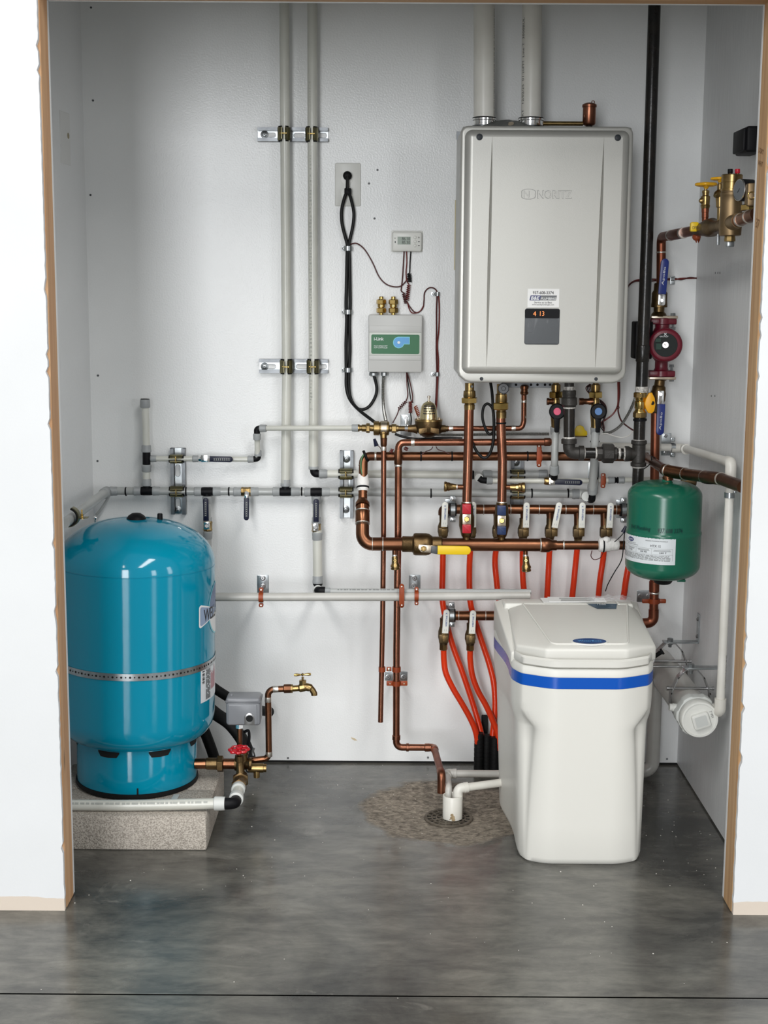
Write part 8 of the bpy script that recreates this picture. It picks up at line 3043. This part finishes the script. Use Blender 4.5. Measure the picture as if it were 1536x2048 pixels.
# lid
n = t.part('lid', 'softener_lid')
def lp_(x, y, z):
    q = PZ(x, y, z)
    return (q.x, q.y, z)
ZF, ZK = 0.552, 0.581
bm = bmesh.new()
yb_, yf_ = 3.662, 3.318
def lv(x, y, z):
    return bm.verts.new((x, y, z))
rL0, rL1 = lp_(1104, 1289, ZF), lp_(1045, 1206, ZK)
rR0, rR1 = lp_(1257, 1289, ZF), lp_(1252, 1206, ZK)
# rim (outer) points at front corner / side front / side back
oLf, oRf = (SCX - 0.100, yf_ - 0.002, 0.545), (SCX + 0.100, yf_ - 0.002, 0.545)
oLc, oRc = lp_(1031, 1290, 0.537), lp_(1313, 1292, 0.537)
oLb, oRb = (lp_(1014, 1214, 0.566)[0], yb_, 0.568), (lp_(1278, 1222, 0.566)[0], yb_, 0.566)
A_ = [lv(*q) for q in (oLc, oLf, oRf, oRc, oRb, oLb)]
I_ = [lv(rL0[0], rL0[1] + 0.004, ZF), lv(rR0[0], rR0[1] + 0.004, ZF), lv(rR1[0], yb_, ZK), lv(rL1[0], yb_, ZK)]
Bm = [lv(q[0] * 1, q[1] + (0.000 if i in (4, 5) else 0.004), 0.499) for i, q in enumerate((oLc, oLf, oRf, oRc, oRb, oLb))]
bm.faces.new((I_[0], I_[1], I_[2], I_[3]))
bm.faces.new((A_[1], A_[2], I_[1], I_[0]))
bm.faces.new((A_[0], A_[1], I_[0]))
bm.faces.new((A_[0], I_[0], I_[3], A_[5]))
bm.faces.new((A_[2], A_[3], I_[1]))
bm.faces.new((A_[3], A_[4], I_[2], I_[1]))
bm.faces.new((A_[5], I_[3], I_[2], A_[4]))
for i in range(6):
    j = (i + 1) % 6
    bm.faces.new((A_[j], A_[i], Bm[i], Bm[j]))
bm.faces.new(Bm)
bmesh.ops.recalc_face_normals(bm, faces=bm.faces[:])
bmesh.ops.bevel(bm, geom=bm.edges[:], offset=0.006, segments=3, affect='EDGES', profile=0.5, clamp_overlap=True)
n.bm_in(bm)
rd = t.part('lid_ridge', 'softener_lid')
rp_ = [Vector((rL1[0], yb_ - 0.002, ZK)), Vector((rL1[0] * 0.55 + rL0[0] * 0.45, yb_ * 0.55 + rL0[1] * 0.45, ZK * 0.55 + ZF * 0.45 + 0.0005)), Vector((rL0[0], rL0[1] + 0.004, ZF)), Vector((rR0[0], rR0[1] + 0.004, ZF)), Vector((rR1[0], yb_ - 0.002, ZK))]
rd.sweep(fillet(rp_, 0.02, 8), 0.0026, 10)
n = t.part('lid_lip', 'softener_lid')
p1 = [q for q in plan(0.1765, 0.165, 0.068, 0.150, 0.0, 0.0) if q[1] < 3.40]
p1 = sorted(p1, key=lambda q: q[0])
for z0, z1, o_, in ((0.502, 0.524, -0.0015),):
    vs_ = []
    for x, y in p1:
        vs_ += [(SCX + x * 0.985, y + 0.004 + o_, z0), (SCX + x * 0.985, y - 0.003 + o_, z0 + 0.004), (SCX + x * 0.985, y - 0.003 + o_, z1 - 0.004), (SCX + x * 0.985, y + 0.006 + o_, z1)]
    k2 = len(p1)
    n.add(vs_, [(4 * i + j, 4 * i + 4 + j, 4 * i + 5 + j, 4 * i + 1 + j) for i in range(k2 - 1) for j in range(3)])
def lidz(y):
    return ZF + (ZK - ZF) * (y - rL0[1]) / (yb_ - rL0[1])
n = t.part('display_window', 'window_blue')
pts = []
for x, y in ((1168, 1201.5), (1228, 1201.5), (1232.5, 1216.5), (1195, 1216.5)):
    q = PZ(x, y, 0.5795)
    pts.append((q.x, min(q.y, yb_ - 0.001), lidz(min(q.y, yb_)) + 0.0012))
n.add(pts, [(0, 1, 2, 3)])
s_ = n.sub('window_digits', 'white_print')  # digits in plain white, not emissive
q = PZ(1203, 1210.5, 0.5795)
text(s_, '12:00', (q.x, q.y, lidz(q.y) + 0.0018), (1, 0, 0), (0, 1, 0.1), 0.022, 0.010)
n = t.part('window_notch', 'softener')
q = PZ(1235, 1208, 0.579)
n.box((q.x, q.y, lidz(q.y) + 0.001), (0.006, 0.05, 0.003), 0.001)
n = t.part('badge_rim', 'white_plastic')
q = PZ(1179, 1284.5, ZF + 0.0012)
k = S(q)
sl = (ZK - ZF) / (yb_ - rL0[1])
def bell(rx, ry, dz):
    return [(q.x + rx * math.cos(6.2832 * i / 40), q.y + ry * math.sin(6.2832 * i / 40), lidz(q.y + ry * math.sin(6.2832 * i / 40)) + dz) for i in range(40)]
b0, b1 = bell(0.0455, 0.0245, -0.001), bell(0.0445, 0.0235, 0.0022)
n.add(b0 + b1, [(i, (i + 1) % 40, 40 + (i + 1) % 40, 40 + i) for i in range(40)] + [tuple(range(40, 80))])
s_ = n.sub('badge', 'badge')
s_.add(bell(0.0415, 0.0205, 0.0028), [tuple(range(40))])
s_ = n.sub('badge_lettering', 'sky_label')
text(s_, 'WaterBoss', (q.x, q.y, lidz(q.y) + 0.0032), (1, 0, 0), Vector((0, 1, sl)), 0.058, 0.011)
t.done((SCX, 3.52, 0))
# papers and bag left on top
t = T('instruction_papers', 'white printed papers lying at the back of the softener lid', 'papers')
for i, (x0, y0, x1, y1, dz, rz) in enumerate(((1080, 1193.5, 1190, 1186.5, .0012, 3), (1092, 1191, 1200, 1186, .0030, -2))):
    n = t.part('sheet', 'paper')
    A, B_ = PZ(x0, y0, 0.583), PZ(x1, y1, 0.583)
    c = Vector(((A.x + B_.x) / 2, 3.700, 0.5815 + dz))
    a = math.radians(rz)
    n.box(c, (B_.x - A.x, 0.055, 0.0012), 0.0, (Vector((math.cos(a), math.sin(a), 0)), Vector((-math.sin(a), math.cos(a), 0)), Vector((0, 0, 1))))
    pr = n.sub('sheet_print', 'grey_print')
    for k_ in range(5):
        pr.box(c + Vector((rnd.uniform(-.004, .004), -0.022 + 0.009 * k_, 0.0009)), (0.09, 0.0025, 0.0003))
    pr.kind = 'stuff'
t.done()
t = T('plastic_bag', 'crumpled clear plastic bag beside the papers on the softener', 'bag')
n = t.body('bag')
rnd = random.Random(5)
c = PZ(1213, 1192, 0.585)
NX_, NY_ = 26, 12
vs_ = []
for j in range(NY_ + 1):
    for i in range(NX_ + 1):
        u_, v_ = i / NX_, j / NY_
        x = c.x - 0.062 + 0.125 * u_ + rnd.uniform(-.0025, .0025)
        y = 3.672 + 0.06 * v_ + rnd.uniform(-.002, .002)
        e = min(u_, 1 - u_, v_, 1 - v_) * 4
        z = 0.5845 + 0.010 * min(1, e) * (0.5 + 0.5 * math.sin(9 * u_ + 5 * v_) * math.sin(13 * u_ - 7 * v_)) + rnd.uniform(0, 0.003)
        vs_.append((x, y, z))
n.add(vs_, [(j * (NX_ + 1) + i, j * (NX_ + 1) + i + 1, (j + 1) * (NX_ + 1) + i + 1, (j + 1) * (NX_ + 1) + i) for j in range(NY_) for i in range(NX_)])
t.done()
t = T('sensor_lead', 'thin black lead hanging from a blue connector by the green tank', 'wire')
n = t.part('wire', 'wire_black')
n.hose([(1247, 1066, .235), (1240, 1074, .235), (1229, 1084, .235)], 1.0, 8, 5)
n = t.part('wire', 'wire_black')
n.hose([(1249, 1066, .235), (1247, 1090, .235), (1243, 1120, .23), (1228, 1146, .225), (1216, 1168, .22), (1211, 1182, .26)], 1.1, 8, 6)
n = t.part('connector', 'navy')
A, B_ = V(1252, 1052, .20), V(1246, 1065, .20)
n.lathe(A, B_ - A, [(0, 0.0035), (0.004, 0.0042), ((B_ - A).length, 0.0066)], 8)
t.done()

# ================================================================ FLOOR DRAIN AND WASTE PIPES
DZ = -0.0175
t = T('floor_drain', 'round cast iron floor drain grate set in the rough concrete', 'drain')
n = t.part('drain_well', 'void')
n.lathe((DR.x, DR.y, DZ), (0, 0, 1), [(0, 0.062), (0.0006, 0.062)], 40)
n = t.part('grate', 'iron_grate')
for R, wd in ((0.0625, 0.0075), (0.046, 0.0034), (0.033, 0.0034), (0.020, 0.0034)):
    n.lathe((DR.x, DR.y, DZ + 0.001), (0, 0, 1), [(0, R - wd / 2), (0, R + wd / 2), (0.004, R + wd / 2), (0.0045, R), (0.004, R - wd / 2), (0, R - wd / 2)], 44, 0, False)
for ri, ro, N, ph in ((0.046, 0.062, 18, 0), (0.033, 0.046, 13, 0.15), (0.020, 0.033, 9, 0), (0.0, 0.02, 6, 0.1)):
    for i in range(N):
        a = 6.2832 * i / N + ph
        d = Vector((math.cos(a), math.sin(a), 0))
        c = Vector((DR.x, DR.y, DZ + 0.003)) + d * (ri + ro) / 2
        n.box(c, (ro - ri, 0.0032, 0.0036), 0, (d, Vector((-d.y, d.x, 0)), Vector((0, 0, 1))))
t.done()
SPB = Vector((PZ(905, 1640, DZ).x, DR.y - 0.004, DZ + 0.0055))
spt = P(904.5, 1590, SPB.y).z
k = S(Vector((SPB.x, SPB.y, 0.03)))
t = T('standpipe', 'short white pvc standpipe standing on the floor drain grate', 'pipe')
n = t.part('tube', 'pvc')
R = 19.8 * k
n.lathe(SPB, (0, 0, 1), [(0, R - 0.003), (0, R), (spt - SPB.z - 0.001, R), (spt - SPB.z, R - 0.0006), (spt - SPB.z, R - 0.0032), (0.004, R - 0.0036)], 36, 0, False)
st = t.part('dirt_stain', mat('dried_mud', srgb(128, 108, 78), 0.9, 0, srgb(170, 150, 118), vs=90))
rnd = random.Random(3)
for az, zz, rr_ in ((-2, 0.010, 0.0068), (3, 0.004, 0.0055), (-6, 0.017, 0.004), (-14, 0.006, 0.0016), (-19, 0.004, 0.0012), (-12, 0.012, 0.0011)):
    vs_ = []
    for i in range(14):
        a = 6.2832 * i / 14
        q = rr_ * rnd.uniform(0.7, 1.15)
        an = math.radians(az) + q * math.cos(a) / R
        vs_.append((SPB.x + (R + 0.0005) * math.sin(an), SPB.y - (R + 0.0005) * math.cos(an), SPB.z + max(0.0005, zz + q * math.sin(a))))
    st.add(vs_, [tuple(range(14))])
st.kind = 'stuff'
t.done()
t = T('softener_drain_pipe', 'front white pvc pipe elbowing from the softener down into the standpipe', 'pipe')
n = t.part('tube', 'pvc')
ya = SPB.y
E0 = P(916, 1577, ya)
R0 = P(1004, 1565, ya + 0.03)
r = 8.1 * k
d = (R0 - E0).normalized()
n.sweep([E0 + d * 0.02, R0 + d * 0.03], r, 20)
n = t.part('elbow', 'pvc')
n.sweep(fillet([E0 + d * 0.024, E0, E0 + Vector((0, 0, -0.030))], 0.016), r * 1.22, 22)
n.lathe(E0 + d * 0.016, d, [(0, r * 1.2), (0.001, r * 1.3), (0.012, r * 1.3), (0.013, r)], 22)
n = t.part('drop_tube', 'pvc')
n.sweep([E0 + Vector((0, 0, -0.02)), Vector((E0.x, E0.y, SPB.z + 0.012))], r, 18)
t.done()
t = T('rear_drain_pipe', 'rear grey white pvc pipe elbowing forward into the standpipe', 'pipe')
n = t.part('tube', 'pvc_clear')
yr = 3.80
E1 = P(893, 1547, yr)
R1_ = P(1004, 1545, yr)
R1_.z = E1.z
n.sweep([E1 + Vector((0.02, 0, 0)), R1_], r * 0.95, 20)
n = t.part('elbow', 'pvc_clear')
E2 = P(897, 1575, SPB.y + 0.030)
d2 = (E2 - E1).normalized()
n.sweep(fillet([E1 + Vector((0.026, 0, 0)), E1, E1 + d2 * 0.026], 0.016), r * 1.2, 22)
n.lathe(E1 + Vector((0.018, 0, 0)), (1, 0, 0), [(0, r * 1.18), (0.001, r * 1.26), (0.010, r * 1.26), (0.011, r)], 22)
n = t.part('drop_tube', 'pvc_clear')
e3 = Vector((E0.x - 0.020, E0.y + 0.012, SPB.z + 0.02))
n.sweep(fillet([E1 + d2 * 0.01, E2, Vector((E2.x, E2.y - 0.010, SPB.z + 0.03))], 0.012), r * 0.9, 20)
t.done()
# specks of plaster and dirt on the slab
t = T('plaster_crumbs', 'tiny pale plaster crumbs scattered over the concrete floor', 'debris', kind='stuff')
n = t.body(mat('plaster', srgb(212, 208, 200), 0.9))
rnd = random.Random(77)
for i in range(120):
    if i % 3 == 0:
        x, y = rnd.uniform(-0.72, 0.8), rnd.uniform(2.6, 3.3)
    elif i % 3 == 1:
        x, y = rnd.uniform(-0.43, 0.14), rnd.uniform(3.2, 4.03)
    else:
        x, y = rnd.uniform(0.69, 0.87), rnd.uniform(3.15, 4.02)
    s2 = rnd.uniform(0.0005, 0.0014)
    n.box((x, y, dish(x, y) + s2 * 0.4), (s2 * rnd.uniform(1, 2.2), s2 * rnd.uniform(1, 2.2), s2 * 0.8), 0)
t.done()
